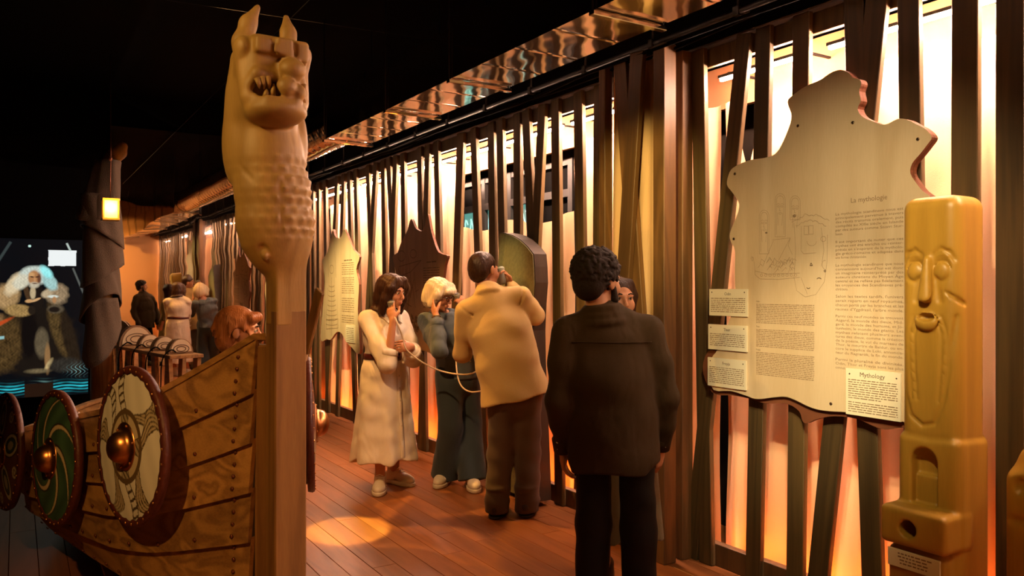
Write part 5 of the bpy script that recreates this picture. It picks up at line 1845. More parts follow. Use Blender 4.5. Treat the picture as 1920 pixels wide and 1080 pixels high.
class Person:
    def __init__(self, px_, Z, phi, label, z=0.0):
        p = at(px_, 540, Z); self.Z = Z
        loc = Vector((p.x, p.y, z))
        tocam = Vector((-p.x, -p.y, 0)).normalized(); r = Vector((-tocam.y, tocam.x, 0))
        if r.dot(RV) < 0: r = -r
        f = tocam * math.cos(math.radians(phi)) + r * math.sin(math.radians(phi))
        self.tocam, self.r = tocam, r
        self.rz = math.atan2(-f.x, f.y)
        self.root = tag(empty('person', loc, self.rz), label, 'person')
        self.inv = (Matrix.Translation(loc) @ Matrix.Rotation(self.rz, 4, 'Z')).inverted()

    def L(self, px_, py_, dz=0.0):
        return np.array(self.inv @ at(px_, py_, self.Z + dz))

    def look(self, phi, pitch=0.0, roll=0.0):
        """head axes in local coordinates; columns: right, forward, up"""
        f = self.tocam * math.cos(math.radians(phi)) + self.r * math.sin(math.radians(phi))
        f = (self.inv.to_3x3() @ f).normalized()
        a = math.atan2(-f.x, f.y)
        R = Matrix.Rotation(a, 3, 'Z') @ Matrix.Rotation(math.radians(roll), 3, 'Y') @ Matrix.Rotation(math.radians(pitch), 3, 'X')
        return np.array(R)

    def part(self, s, name, mat, smooth=1):
        return s.build(name, mat, self.root, smooth)

    def put(self, mb, name, mat, parent=None):
        return mb.build(name, mat, parent or self.root)


def add_head(s, c, R, sc=1.0, jaw=1.0, k=0.02):
    T = lambda *p: c + R @ (np.array(p) * sc)
    S = lambda *r: tuple(x * sc for x in r)
    s.ell(T(0, -0.018, 0.032), S(0.074, 0.094, 0.084), R, k)
    s.ell(T(0, 0.030, -0.018), S(0.060, 0.058, 0.090), R, k)
    s.ell(T(0, 0.034, -0.078), S(0.044 * jaw, 0.044, 0.034), R, k)
    s.ell(T(0, 0.072, -0.100), S(0.018 * jaw, 0.013, 0.014), R, 0.014)
    for sx in (-1, 1):
        s.ell(T(sx * 0.040, 0.060, -0.030), S(0.022, 0.020, 0.024), R, 0.02)
        s.ell(T(sx * 0.030, 0.096, 0.004), S(0.015, 0.012, 0.010), R, 0.010, '-')
        s.cap(T(sx * 0.014, 0.086, 0.022), T(sx * 0.046, 0.070, 0.020), 0.008 * sc, k=0.012)
        s.ell(T(sx * 0.010, 0.100, -0.036), S(0.008, 0.009, 0.007), R, 0.006)
        s.ell(T(sx * 0.075, -0.006, -0.008), S(0.010, 0.020, 0.032), R, 0.006)
    s.cap(T(0, 0.086, 0.014), T(0, 0.110, -0.030), 0.0075 * sc, 0.0105 * sc, 0.010)
    s.cap(T(-0.016, 0.088, -0.062), T(0.016, 0.088, -0.062), 0.0065 * sc, k=0.006)
    s.cap(T(-0.013, 0.087, -0.074), T(0.013, 0.087, -0.074), 0.0070 * sc, k=0.006)


def face_parts(P, body, c, R, sc=1.0, lips='lip_soft', brow='brow_dark'):
    T = lambda *p: Vector(c + R @ (np.array(p) * sc))
    Rm = Matrix([list(r) for r in R])
    for sx in (-1, 1):
        e = MB().lathe([(0.002 * sc, -0.0108 * sc), (0.008 * sc, -0.0075 * sc), (0.0112 * sc, 0), (0.008 * sc, 0.0075 * sc), (0.002 * sc, 0.0108 * sc)], 14, T(sx * 0.030, 0.0790, 0.003)).build('eye', 'eye_white', body)
        MB().lathe([(0.0056 * sc, 0), (0.005 * sc, 0.0012 * sc), (0.002 * sc, 0.0018 * sc)], 10, T(sx * 0.030, 0.0895, 0.003), Rm @ Vector((0, 1, 0)).to_track_quat('Z', 'Y').to_matrix()).build('iris', 'iris', e)
        MB().tube([T(sx * 0.016, 0.0935, 0.025), T(sx * 0.030, 0.0925, 0.030), T(sx * 0.047, 0.0815, 0.025)], [0.003 * sc, 0.004 * sc, 0.002 * sc], 6).build('eyebrow', brow, body)
        MB().tube([T(sx * 0.018, 0.0905, 0.006), T(sx * 0.030, 0.0925, 0.0105), T(sx * 0.043, 0.0865, 0.006)], [0.0012 * sc, 0.0022 * sc, 0.0012 * sc], 5).build('eyelid', brow, body)
    MB().tube([T(-0.021, 0.088, -0.0665), T(-0.008, 0.0968, -0.0625), T(0, 0.0958, -0.064), T(0.008, 0.0968, -0.0625), T(0.021, 0.088, -0.0665)], [0.0015 * sc, 0.0042 * sc, 0.0038 * sc, 0.0042 * sc, 0.0015 * sc], 6).build('lip', lips, body)
    MB().tube([T(-0.018, 0.088, -0.069), T(0, 0.0965, -0.0735), T(0.018, 0.088, -0.069)], [0.0015 * sc, 0.005 * sc, 0.0015 * sc], 6).build('lip', lips, body)


def add_hand(s, wr, f, n, t, curl=(40, 40, 40, 45), sc=1.0, thumb=(0.6, 0.55, 0.45), tb=0.5):
    """f: wrist to knuckles, n: where the palm faces, t: thumb side"""
    f, n, t = unit(f), np.array(n, float), np.array(t, float)
    n = unit(n - f * (n @ f)); t = t - f * (t @ f); t = unit(t - n * (t @ n))
    wr = np.array(wr, float)
    s.seg(wr - f * 0.01, wr + f * 0.05 * sc, (0.026 * sc, 0.019 * sc), (0.037 * sc, 0.0145 * sc), side=t, k=0.012)
    s.seg(wr + f * 0.04 * sc, wr + f * 0.082 * sc, (0.036 * sc, 0.0145 * sc), (0.036 * sc, 0.012 * sc), side=t, k=0.012)
    for i, (off, ln) in enumerate([(0.029, 0.074), (0.010, 0.082), (-0.010, 0.076), (-0.028, 0.060)]):
        p = wr + f * 0.084 * sc + t * off * sc - f * (0.006 * abs(i - 1.3) * sc)
        a = 0.0
        d = unit(f + t * off * 1.6)
        for q, (fr, rad) in enumerate([(0.45, 0.0088), (0.31, 0.0080), (0.24, 0.0072)]):
            a += math.radians(curl[i]) * (0.8 if q == 0 else 1.0)
            dd = d * math.cos(a) + n * math.sin(a)
            p2 = p + dd * ln * fr * sc
            s.cap(p, p2, rad * sc, rad * 0.94 * sc, k=0.003)
            p = p2
    b0 = wr + f * 0.022 * sc + t * 0.026 * sc
    d1 = unit(f * thumb[0] + t * thumb[1] + n * thumb[2])
    b1 = b0 + d1 * 0.042 * sc
    d2 = unit(f * (thumb[0] + 0.3) + t * (thumb[1] - tb) + n * (thumb[2] + 0.1))
    b2 = b1 + d2 * 0.032 * sc
    b3 = b2 + unit(d2 + n * 0.3) * 0.024 * sc
    s.chain([b0, b1, b2, b3], [0.015 * sc, 0.0115 * sc, 0.0098 * sc, 0.008 * sc], k=0.006)


def add_body(s, J, hd, sc=1.0, slim=0.88):
    """trunk, neck and limbs under the clothes"""
    hip = 0.5 * (J['hipR'] + J['hipL']); nk = J['neck']; ch = hip + (nk - hip) * 0.66
    side = J['shR'] - J['shL']
    s.seg(hip, hip + (ch - hip) * 0.45, (0.145 * sc * slim, 0.105 * sc * slim), (0.12 * sc * slim, 0.088 * sc * slim), side, 0.05)
    s.seg(hip + (ch - hip) * 0.45, ch, (0.12 * sc * slim, 0.09 * sc * slim), (0.145 * sc * slim, 0.105 * sc * slim), side, 0.05)
    s.seg(ch, nk - (nk - ch) * 0.2, (0.145 * sc * slim, 0.10 * sc * slim), (0.09 * sc * slim, 0.06 * sc), side, 0.05)
    s.cap(nk - (nk - ch) * 0.15, hd, 0.058 * sc, 0.048 * sc, 0.03)
    for q in ('R', 'L'):
        s.cap(J['sh' + q], 0.5 * (J['sh' + q] + nk), 0.05 * sc * slim, 0.05 * sc * slim, 0.04)
        s.chain([J['sh' + q], J['el' + q], J['wr' + q]], [0.048 * sc * slim, 0.038 * sc, 0.025 * sc], 0.015)
        s.chain([J['hip' + q], J['kn' + q], J['an' + q]], [0.080 * sc * slim, 0.052 * sc, 0.036 * sc], 0.03)
        s.cap(J['an' + q], J['an' + q] + V3(0, 0.012, -0.045) * sc, 0.034 * sc, 0.028 * sc, 0.02)


def bounds(*pts, pad=0.2):
    A = np.array(pts); return A.min(0) - pad, A.max(0) + pad


def grid_for(J, c, h=0.0065):
    lo, hi = bounds(*J.values(), c, pad=0.17)
    lo[2] = -0.05; hi[2] = max(hi[2], c[2] + 0.17)
    return SDF(lo, hi, h)


def shoe(P, an, toe_dir, mat, sole, white=True, sc=1.0):
    """an: ankle in local coordinates"""
    d = unit(np.array([toe_dir[0], toe_dir[1], 0.0])); w = np.array([d[1], -d[0], 0])
    R = np.stack([w, d, V3(0, 0, 1)], 1)
    b = np.array([an[0], an[1], 0.0]); T = lambda x, y, z: b + R @ (V3(x, y, z) * sc)
    lo, hi = bounds(T(-0.08, -0.12, 0), T(0.08, 0.24, 0), T(0.08, -0.12, 0), T(-0.08, 0.24, 0), pad=0.03); hi[2] = 0.17
    s = SDF(lo, hi, 0.005)
    s.ell(T(0, -0.02, 0.06), (0.042 * sc, 0.062 * sc, 0.060 * sc), R, 0.02)
    s.ell(T(0, 0.125, 0.045), (0.047 * sc, 0.080 * sc, 0.040 * sc), R, 0.03)
    s.seg(T(0, 0.0, 0.085), T(0, 0.12, 0.055), (0.038 * sc, 0.040 * sc), (0.042 * sc, 0.032 * sc), w, 0.02)
    s.cap(T(0, -0.012, 0.08), T(0, -0.020, 0.118), 0.042 * sc, 0.044 * sc, 0.015)
    if white: s.cap(T(0, -0.012, 0.125), T(0, -0.02, 0.2), 0.034 * sc, 0.036 * sc, 0.004, '-')
    s.half((0, 0, 0.022), (0, 0, -1))
    o = P.part(s, 'shoe', mat)
    s = SDF(lo, hi, 0.005)
    s.ell(T(0, 0.115, 0.02), (0.052 * sc, 0.095 * sc, 0.055 * sc), R, 0.0); s.ell(T(0, -0.015, 0.02), (0.046 * sc, 0.065 * sc, 0.055 * sc), R, 0.02); s.seg(T(0, 0, 0.02), T(0, 0.1, 0.02), (0.042 * sc, 0.05 * sc), (0.048 * sc, 0.05 * sc), w, 0.02)
    s.half((0, 0, 0.001), (0, 0, -1)); s.half((0, 0, 0.032 if white else 0.018), (0, 0, 1))
    P.part(s, 'shoe_sole', sole)
    if white:
        mb = MB()
        for q in range(4):
            y = 0.050 + q * 0.02; z = 0.127 - q * 0.0125
            mb.tube([T(-0.026, y, z - 0.008), T(0, y + 0.004, z + 0.002), T(0.026, y, z - 0.008)], 0.0028, 5)
        P.put(mb, 'laces', 'card', o)


def handset(P, p, axis, label, cord, d=0.13, r=0.026, cup=None):
    """p, cord in world coordinates"""
    p = Vector(p); ax = Vector(axis).normalized()
    e = tag(empty('audio_handset', p), label, 'handset')
    R = ax.to_track_quat('Z', 'Y').to_matrix()
    MB().lathe([(r * 0.7, -d / 2), (r * 0.95, -d / 2 + 0.008), (r, -d / 4), (r * 0.86, 0), (r, d / 4), (r * 1.12, d / 2 - 0.014), (r * 1.05, d / 2 - 0.003), (r * 0.8, d / 2)], 18, (0, 0, 0), R).build('grip', 'handset_plastic', e)
    MB().lathe([(r * 0.78, d / 2), (r * 0.74, d / 2 + 0.004), (r * 0.3, d / 2 + 0.005)], 16, (0, 0, 0), R).build('ear_cap', 'handset_dark', e)
    if cord:
        pts = catmull([Vector(q) - p for q in [p - ax * d / 2] + cord], 8)
        MB().tube(pts, 0.0052, 8).build('cord', 'cord_plastic', e)
    return e


def skirt_folds(cxy, z0, z1, n, amp, ph=0.0):
    def fn(x, y, z):
        a = np.arctan2(y - cxy[1], x - cxy[0])
        t = np.clip((z0 - z) / (z0 - z1), 0, 1)
        g = (z < z0 + 0.02)
        return -amp * t * g * (np.sin(a * n + ph + 0.8 * np.sin(a * 2)) + 0.5 * np.sin(a * (n * 2 - 3) + 1.7))
    return fn


def wrinkle(amp, fx, fz, seed=0):
    r = np.random.default_rng(seed); ph = r.uniform(0, 6, 6)
    def fn(x, y, z):
        return amp * (np.sin(fx * x + 1.6 * np.sin(fz * z + ph[0]) + ph[1]) * np.sin(fz * z + 1.3 * np.sin(fx * y + ph[2]) + ph[3]) + 0.6 * np.sin(fz * 1.9 * z + fx * 0.7 * (x + y) + ph[4]))
    return fn


def add_collar(s, nk, axis, side, r=0.082, h=0.05, th=0.013, low=-0.02):
    axis = unit(axis); side = unit(np.array(side) - axis * (np.array(side) @ axis)); o = np.cross(axis, side)
    for (rr_, hh_) in ((r + 0.012, low), (r, low + h * 0.5), (r - 0.008, low + h)):
        ring = [nk + axis * hh_ + rr_ * (side * math.cos(a) + o * math.sin(a)) for a in np.linspace(0, 2 * math.pi, 19)]
        s.chain(ring, th, k=0.016)


def world_pt(P, v):
    return P.inv.inverted() @ Vector(v)


def grip(P, wr, f, n, dist=0.085, off=0.036):
    f = unit(f); n = np.array(n, float); n = unit(n - f * (n @ f))
    return world_pt(P, np.array(wr) + f * dist + n * off)


def buttons(P, pts, nrm, r, mat, parent=None):
    for p in pts:
        R = Vector(nrm).to_track_quat('Z', 'Y').to_matrix()
        P.put(MB().lathe([(r, -0.002), (r, 0.001), (r * 0.6, 0.002)], 10, Vector(p), R), 'button', mat, parent)


def surf_pt(me, x, z, front=1):
    """point on the front (+y) or back of a garment near (x, z)"""
    co = np.zeros(len(me.vertices) * 3, np.float32); me.vertices.foreach_get('co', co); co = co.reshape(-1, 3)
    m_ = (np.abs(co[:, 0] - x) < 0.012) & (np.abs(co[:, 2] - z) < 0.012)
    if not m_.any(): return (x, 0.15 * front, z)
    return (x, float(co[m_, 1].max() if front > 0 else co[m_, 1].min()), z)

# ------------------------------------------------------------------ woman in the white dress
P = Person(722, 5.95, 38, 'woman in a long white belted shirt dress holding a handset to her ear')
hc = P.L(736, 548, -0.06); HR = P.look(48, -8, 0)
fR, fL = P.L(713, 540, -0.02), P.L(740, 540, 0.2)
J = dict(hipR=V3(0.085, 0, 0.84), hipL=V3(-0.085, 0, 0.84), knR=V3(0.08, 0.04, 0.45), knL=V3(-0.08, 0.02, 0.45),
         anR=V3(fR[0], fR[1], 0.09), anL=V3(fL[0], fL[1], 0.09), shR=V3(0.160, -0.01, 1.275), shL=V3(-0.150, 0.0, 1.275), neck=V3(0.0, -0.01, 1.325),
         elR=P.L(727, 683, -0.24), wrR=P.L(737, 600, -0.20), elL=P.L(776, 672, -0.05), wrL=P.L(771, 650, -0.20))
s = grid_for(J, hc)
add_body(s, J, hc + HR @ V3(0, -0.02, -0.07), 0.94); add_head(s, hc, HR, 0.97)
hR = P.L(728, 560, -0.17)
add_hand(s, J['wrR'], hR - J['wrR'], hc - J['wrR'], P.L(760, 590, -0.2) - J['wrR'], (12, 22, 30, 38), 0.95)
add_hand(s, J['wrL'], P.L(752, 651, -0.26) - J['wrL'], V3(0, -1, -0.3), V3(0, 0, 1), (45, 50, 52, 55), 0.95)
body = P.part(s, 'body', 'skin_light')
face_parts(P, body, hc, HR, 0.97, 'lip')
# dress
s = SDF((-0.36, -0.36, 0.19), (0.36, 0.42, 1.40), 0.0075)
s.seg((0, 0, 0.99), (0, 0.0, 0.86), (0.150, 0.122), (0.185, 0.155), k=0.02)
s.seg((0, 0, 0.88), (0, 0.0, 0.235), (0.183, 0.153), (0.252, 0.225), k=0.03, flat='b')
s.field(skirt_folds((0, 0), 0.92, 0.24, 7, 0.012))
s.seg((0, 0, 0.985), (0, 0.005, 1.16), (0.152, 0.122), (0.168, 0.135), k=0.03)
s.seg((0, 0.005, 1.16), (0, 0, 1.285), (0.168, 0.132), (0.125, 0.085), k=0.04)
for q in ('R', 'L'):
    s.cap(J['sh' + q], (0.3 * J['sh' + q][0], 0, 1.30), 0.056, 0.06, 0.04)
    e, w_ = J['el' + q], J['wr' + q]
    s.chain([J['sh' + q], J['sh' + q] + (e - J['sh' + q]) * 0.6, e], [0.060, 0.066, 0.068], 0.03)
    s.cap(e, e + (w_ - e) * (0.22 if q == 'R' else 0.55), 0.066, 0.056, 0.02)
s.field(wrinkle(0.0035, 26, 22, 3))
s.chain([(0, 0.145, 1.16), (0, 0.12, 1.27), (0, 0.07, 1.38)], [0.008, 0.036, 0.062], k=0.008, op='-')
dress = P.part(s, 'dress', 'linen', 2)
# cuff, collar, placket, buttons
for q, fr in (('R', 0.25), ('L', 0.58)):
    e, w_ = J['el' + q], J['wr' + q]; d = unit(w_ - e); c = e + (w_ - e) * fr
    P.put(MB().tube([c - d * 0.02, c - d * 0.012, c + d * 0.022, c + d * 0.026], [0.056, 0.066, 0.064, 0.05], 16), 'cuff', 'linen', dress)
for sx in (-1, 1):
    pts = catmull([(sx * 0.055, -0.055, 1.365), (sx * 0.078, 0.0, 1.35), (sx * 0.062, 0.062, 1.325), (sx * 0.030, 0.118, 1.262)], 5)
    mb = MB(); vs = []; fs = []
    for i, p in enumerate(pts):
        w_ = 0.034 + 0.012 * math.sin(i / len(pts) * 3.1)
        o_ = Vector((sx * 0.8, 0.25, -0.55)).normalized() * w_
        vs += [p, p + o_, p + o_ * 1.0 + Vector((0, 0, -0.006)), p + Vector((0, 0, -0.008))]
    for i in range(len(pts) - 1):
        for q in range(4): fs.append((i * 4 + q, i * 4 + (q + 1) % 4, i * 4 + 4 + (q + 1) % 4, i * 4 + 4 + q))
    fs += [(0, 1, 2, 3), tuple((len(pts) - 1) * 4 + k for k in (3, 2, 1, 0))]
    P.put(MB().add(vs, fs, True), 'collar', 'linen', dress)
pts = [surf_pt(dress.data, 0.0, z) for z in np.linspace(0.95, 0.27, 24)]
vs = []; fs = []
for p in pts: vs += [(p[0] - 0.017, p[1] - 0.004, p[2]), (p[0] - 0.017, p[1] + 0.004, p[2]), (p[0] + 0.017, p[1] + 0.004, p[2]), (p[0] + 0.017, p[1] - 0.004, p[2])]
for i in range(len(pts) - 1):
    for q in range(4): fs.append((i * 4 + q, i * 4 + (q + 1) % 4, i * 4 + 4 + (q + 1) % 4, i * 4 + 4 + q))
P.put(MB().add(vs, fs, True), 'placket', 'linen', dress)
buttons(P, [(0, surf_pt(dress.data, 0, z)[1] + 0.004, z) for z in (0.86, 0.77, 0.68, 0.59, 0.50)], (0, 1, 0.15), 0.0065, 'button', dress)
# belt with a square buckle
pts = []
for k in range(49):
    a = 2 * math.pi * k / 48
    pts.append((0.163 * math.cos(a), 0.135 * math.sin(a), 1.0))
vs = []; fs = []
for p in pts[:-1]:
    x, y_, z = p; l = math.hypot(x, y_)
    vs += [(x, y_, z - 0.021), (x * (1 + 0.004 / l), y_ * (1 + 0.004 / l), z - 0.021), (x * (1 + 0.004 / l), y_ * (1 + 0.004 / l), z + 0.021), (x, y_, z + 0.021)]
for i in range(48):
    for q in range(4): fs.append((i * 4 + q, ((i + 1) % 48) * 4 + q, ((i + 1) % 48) * 4 + (q + 1) % 4, i * 4 + (q + 1) % 4))
belt = P.put(MB().add(vs, fs, True), 'belt', 'belt_leather')
mb = MB()
for (x, z, hx, hz) in ((-0.026, 0, 0.006, 0.03), (0.026, 0, 0.006, 0.03), (0, 0.025, 0.03, 0.006), (0, -0.025, 0.03, 0.006)): mb.box((x, 0.146, 1.0 + z), (hx, 0.006, hz), ch=0.002)
mb.box((0, 0.150, 1.0), (0.02, 0.003, 0.003))
P.put(mb, 'buckle', 'belt_leather', belt)
for x in (0.10, -0.10): P.put(MB().box((x, 0.112, 1.0), (0.006, 0.006, 0.03), ch=0.001), 'belt_loop', 'linen', belt)
# hair: bob to the collar, parted on the side, face left free
lo, hi = hc - 0.23, hc + 0.20
s = SDF(lo, hi, 0.006); T = lambda *p: hc + HR @ np.array(p)
s.ell(T(0, -0.022, 0.038), (0.088, 0.104, 0.092), HR, 0.0)
s.ell(T(0, -0.062, -0.05), (0.102, 0.088, 0.12), HR, 0.04)
s.ell(T(0, -0.03, 0.04), (0.092, 0.112, 0.094), HR, 0.03)
for sx in (-1, 1):
    s.chain([T(sx * 0.045, 0.06, 0.098), T(sx * 0.082, 0.05, 0.04), T(sx * 0.092, 0.022, -0.05), T(sx * 0.095, 0.0, -0.15)], [0.026, 0.028, 0.032, 0.028], 0.03)
s.ell(T(0.0, -0.075, -0.14), (0.118, 0.082, 0.038), HR, 0.03)
s.ell(T(0, 0.105, -0.035), (0.056, 0.07, 0.092), HR, 0.012, '-')
s.ell(T(0, 0.03, -0.14), (0.05, 0.09, 0.06), HR, 0.02, '-')
s.field(lambda x, y, z: 0.0016 * np.sin(x * 260 + 3 * np.sin(z * 18)) + 0.0016 * np.sin(y * 240 + 2 * np.sin(z * 14)))
P.part(s, 'hair', 'hair_brown')
shoe(P, J['anR'], (P.L(705, 540, -0.35) - P.L(713, 540, 0))[:2], 'shoe_white', 'sole')
shoe(P, J['anL'], (P.L(760, 540, 0.2) - P.L(735, 540, 0.2))[:2] + 0.3 * (P.L(735, 540, -0.3) - P.L(735, 540, 0))[:2], 'shoe_white', 'sole')
wrw = P.root.matrix_world
gp = grip(P, J['wrR'], hR - J['wrR'], hc - J['wrR'], 0.10, 0.030)
handset(P, gp, Vector((-0.10, -0.02, 0.4)), 'pale green audio handset held to the ear of the woman in white',
        None, 0.095, 0.026)
bpy.data.objects['audio_handset'].rotation_euler = (0, 0, 0)
hs = bpy.data.objects['audio_handset']
cw = catmull([gp + Vector((0.012, 0.002, -0.05)), at(745, 606, 5.66), at(755, 632, 5.68), at(762, 655, 5.68), at(790, 678, 5.7), at(825, 695, 5.72), at(862, 702, 5.6), at(888, 699, 5.42), at(915, 680, 5.36)], 8)
MB().tube([Vector(p) - hs.location for p in cw], 0.0058, 8).build('cord', 'cord_plastic', hs)

# ------------------------------------------------------------------ older woman in denim
P = Person(858, 6.1, 42, 'white-haired woman in a denim shirt and wide jeans with glasses, hand cupped to her ear')
hc = P.L(824, 553, -0.05); HR = P.look(60, -18, 4)
fR, fL = P.L(833, 540, 0.05), P.L(884, 540, -0.08)
J = dict(hipR=V3(0.09, 0, 0.86), hipL=V3(-0.09, 0, 0.86), knR=V3(0.10, 0.03, 0.46), knL=V3(-0.10, 0.03, 0.46),
         anR=V3(fR[0], fR[1], 0.09), anL=V3(fL[0], fL[1], 0.09), shR=P.L(798, 602, -0.06), shL=P.L(864, 596, 0.1), neck=P.L(826, 588, 0.03),
         elR=P.L(824, 657, -0.32), wrR=P.L(818, 592, -0.22), elL=P.L(893, 640, -0.1), wrL=P.L(872, 580, -0.2))
s = grid_for(J, hc)
add_body(s, J, hc + HR @ V3(0, -0.02, -0.07), 0.94); add_head(s, hc, HR, 0.97, 1.05)
add_hand(s, J['wrR'], P.L(807, 566, -0.14) - J['wrR'], hc - J['wrR'], P.L(840, 575, -0.25) - J['wrR'], (8, 14, 18, 20), 0.95)
add_hand(s, J['wrL'], P.L(860, 556, -0.22) - J['wrL'], P.L(840, 556, -0.1) - J['wrL'], P.L(870, 550, 0.2) - J['wrL'], (48, 52, 55, 55), 0.95)
body = P.part(s, 'body', 'skin_light')
face_parts(P, body, hc, HR, 0.97, 'lip', 'brow_pale')
mid = 0.5 * (J['shR'] + J['shL'])
s = SDF(np.array([-0.42, -0.35, 0.76]), np.array([0.42, 0.5, 1.46]), 0.0075)
ax_ = J['shR'] - J['shL']
s.seg((0, 0, 0.815), (0, 0, 1.0), (0.185, 0.150), (0.165, 0.13), k=0.02, flat='a')
s.seg((0, 0, 0.98), 0.5 * (mid + V3(0, 0, 1.0)), (0.166, 0.13), (0.172, 0.14), ax_, 0.04)
s.seg(0.5 * (mid + V3(0, 0, 1.0)), mid - V3(0, 0, 0.02), (0.172, 0.135), (0.14, 0.095), ax_, 0.04)
for q in ('R', 'L'):
    e, w_ = J['el' + q], J['wr' + q]
    s.cap(J['sh' + q], 0.35 * J['sh' + q] + 0.65 * mid + V3(0, 0, 0.01), 0.058, 0.062, 0.04)
    s.chain([J['sh' + q], J['sh' + q] + (e - J['sh' + q]) * 0.5, e], [0.060, 0.062, 0.060], 0.03)
    s.chain([e, e + (w_ - e) * 0.4, e + (w_ - e) * 0.82], [0.060, 0.057, 0.043], 0.02)
s.field(wrinkle(0.004, 28, 24, 5))
s.cap(J['neck'] + V3(0, 0.02, 0.02), J['neck'] + V3(0, 0.10, 0.10), 0.045, 0.06, 0.015, '-')
shirt = P.part(s, 'denim_shirt', 'denim_shirt', 2)
for q in ('R', 'L'):
    e, w_ = J['el' + q], J['wr' + q]; d = unit(w_ - e); c = e + (w_ - e) * 0.80
    P.put(MB().tube([c - d * 0.03, c - d * 0.026, c + d * 0.024, c + d * 0.026], [0.046, 0.050, 0.047, 0.038], 16), 'cuff', 'denim_shirt', shirt)
    if q == 'R':
        c2 = e + (w_ - e) * 0.97
        P.put(MB().tube(catmull([c2 + 0.031 * (math.cos(a) * unit(np.cross(d, V3(0, 0, 1))) + math.sin(a) * unit(np.cross(d, np.cross(d, V3(0, 0, 1))))) for a in np.linspace(0, 6.28, 13)], 3), 0.004, 6), 'bracelet', 'metal_thread')
nk = J['neck']
for sx in (-1, 1):
    pts = catmull([nk + V3(sx * 0.05, -0.06, 0.03), nk + V3(sx * 0.075, 0, 0.025), nk + V3(sx * 0.06, 0.07, 0.0), nk + V3(sx * 0.035, 0.11, -0.06)], 5)
    vs = []; fs = []
    for i, p in enumerate(pts):
        o_ = Vector((sx * 0.8, 0.3, -0.55)).normalized() * 0.038
        vs += [p, p + o_, p + o_ + Vector((0, 0, -0.006)), p + Vector((0, 0, -0.008))]
    for i in range(len(pts) - 1):
        for q in range(4): fs.append((i * 4 + q, i * 4 + (q + 1) % 4, i * 4 + 4 + (q + 1) % 4, i * 4 + 4 + q))
    fs += [(0, 1, 2, 3), tuple((len(pts) - 1) * 4 + k for k in (3, 2, 1, 0))]
    P.put(MB().add(vs, fs, True), 'collar', 'denim_shirt', shirt)
buttons(P, [(0.0, surf_pt(shirt.data, 0, z)[1] + 0.001, z) for z in (1.22, 1.13, 1.04, 0.95, 0.86)], (0, 1, 0.1), 0.0065, 'metal_thread', shirt)
# wide jeans
s = SDF((-0.36, -0.34, 0.03), (0.36, 0.4, 0.92), 0.0075)
s.seg((0, 0, 0.90), (0, 0, 0.80), (0.16, 0.125), (0.175, 0.14), k=0.02, flat='a')
for q in ('R', 'L'):
    a = J['an' + q]
    s.chain([J['hip' + q] + V3(0, 0, -0.02), J['kn' + q]], [0.105, 0.090], 0.03)
    s.seg(J['kn' + q], V3(a[0], a[1] + 0.01, 0.055), (0.088, 0.088), (0.105, 0.115), k=0.03, flat='b')
s.field(wrinkle(0.003, 20, 14, 8))
P.part(s, 'jeans', 'denim', 2)
# white bob with a fringe
s = SDF(hc - 0.19, hc + 0.18, 0.006); T = lambda *p: hc + HR @ np.array(p)
s.ell(T(0, -0.02, 0.042), (0.090, 0.108, 0.090), HR, 0.0)
s.ell(T(0, -0.06, -0.03), (0.094, 0.072, 0.095), HR, 0.04)
for sx in (-1, 1):
    s.chain([T(sx * 0.06, 0.05, 0.08), T(sx * 0.088, 0.035, 0.02), T(sx * 0.09, 0.0, -0.065)], [0.026, 0.028, 0.03], 0.03)
s.chain([T(-0.05, 0.085, 0.055), T(0, 0.098, 0.055), T(0.05, 0.085, 0.055)], 0.024, 0.02)
s.ell(T(0, 0.112, -0.055), (0.058, 0.07, 0.088), HR, 0.01, '-')
s.field(lambda x, y, z: 0.0018 * np.sin(x * 240 + 3 * np.sin(z * 18)) + 0.0018 * np.sin(y * 220 + 2 * np.sin(z * 14)))
P.part(s, 'hair', 'hair_white')
# glasses
gl = MB()
for sx in (-1, 1):
    gl.tube([Vector(T(sx * 0.032 + 0.022 * math.cos(a), 0.104 - 0.006 * abs(math.cos(a)), 0.001 + 0.018 * math.sin(a))) for a in np.linspace(0, 6.283, 21)], 0.0022, 6)
    gl.tube([Vector(T(sx * 0.053, 0.098, 0.008)), Vector(T(sx * 0.073, 0.07, 0.012)), Vector(T(sx * 0.079, -0.005, 0.006))], 0.0022, 6)
gl.tube([Vector(T(-0.011, 0.106, 0.006)), Vector(T(0.011, 0.106, 0.006))], 0.0022, 6)
g = P.put(gl, 'glasses', 'glasses_frame')
shoe(P, J['anR'], (P.L(815, 540, -0.25) - P.L(833, 540, 0))[:2], 'shoe_white', 'sole')
shoe(P, J['anL'], (P.L(897, 540, -0.3) - P.L(884, 540, 0))[:2], 'shoe_white', 'sole')
g2 = grip(P, J['wrL'], P.L(860, 556, -0.22) - J['wrL'], P.L(840, 556, -0.1) - J['wrL'], 0.085, 0.03)
h2 = handset(P, g2, at(850, 532, 5.85) - at(856, 556, 5.88), 'grey audio handset in the hand of the woman with white hair', None, 0.09, 0.021)
cw = catmull([g2 + Vector((0, 0, -0.05)), at(858, 600, 5.76), at(856, 650, 5.72), at(856, 690, 5.66), at(864, 722, 5.58), at(884, 735, 5.5), at(915, 730, 5.4)], 8)
MB().tube([Vector(p) - h2.location for p in cw], 0.0055, 8).build('cord', 'cord_plastic', h2)

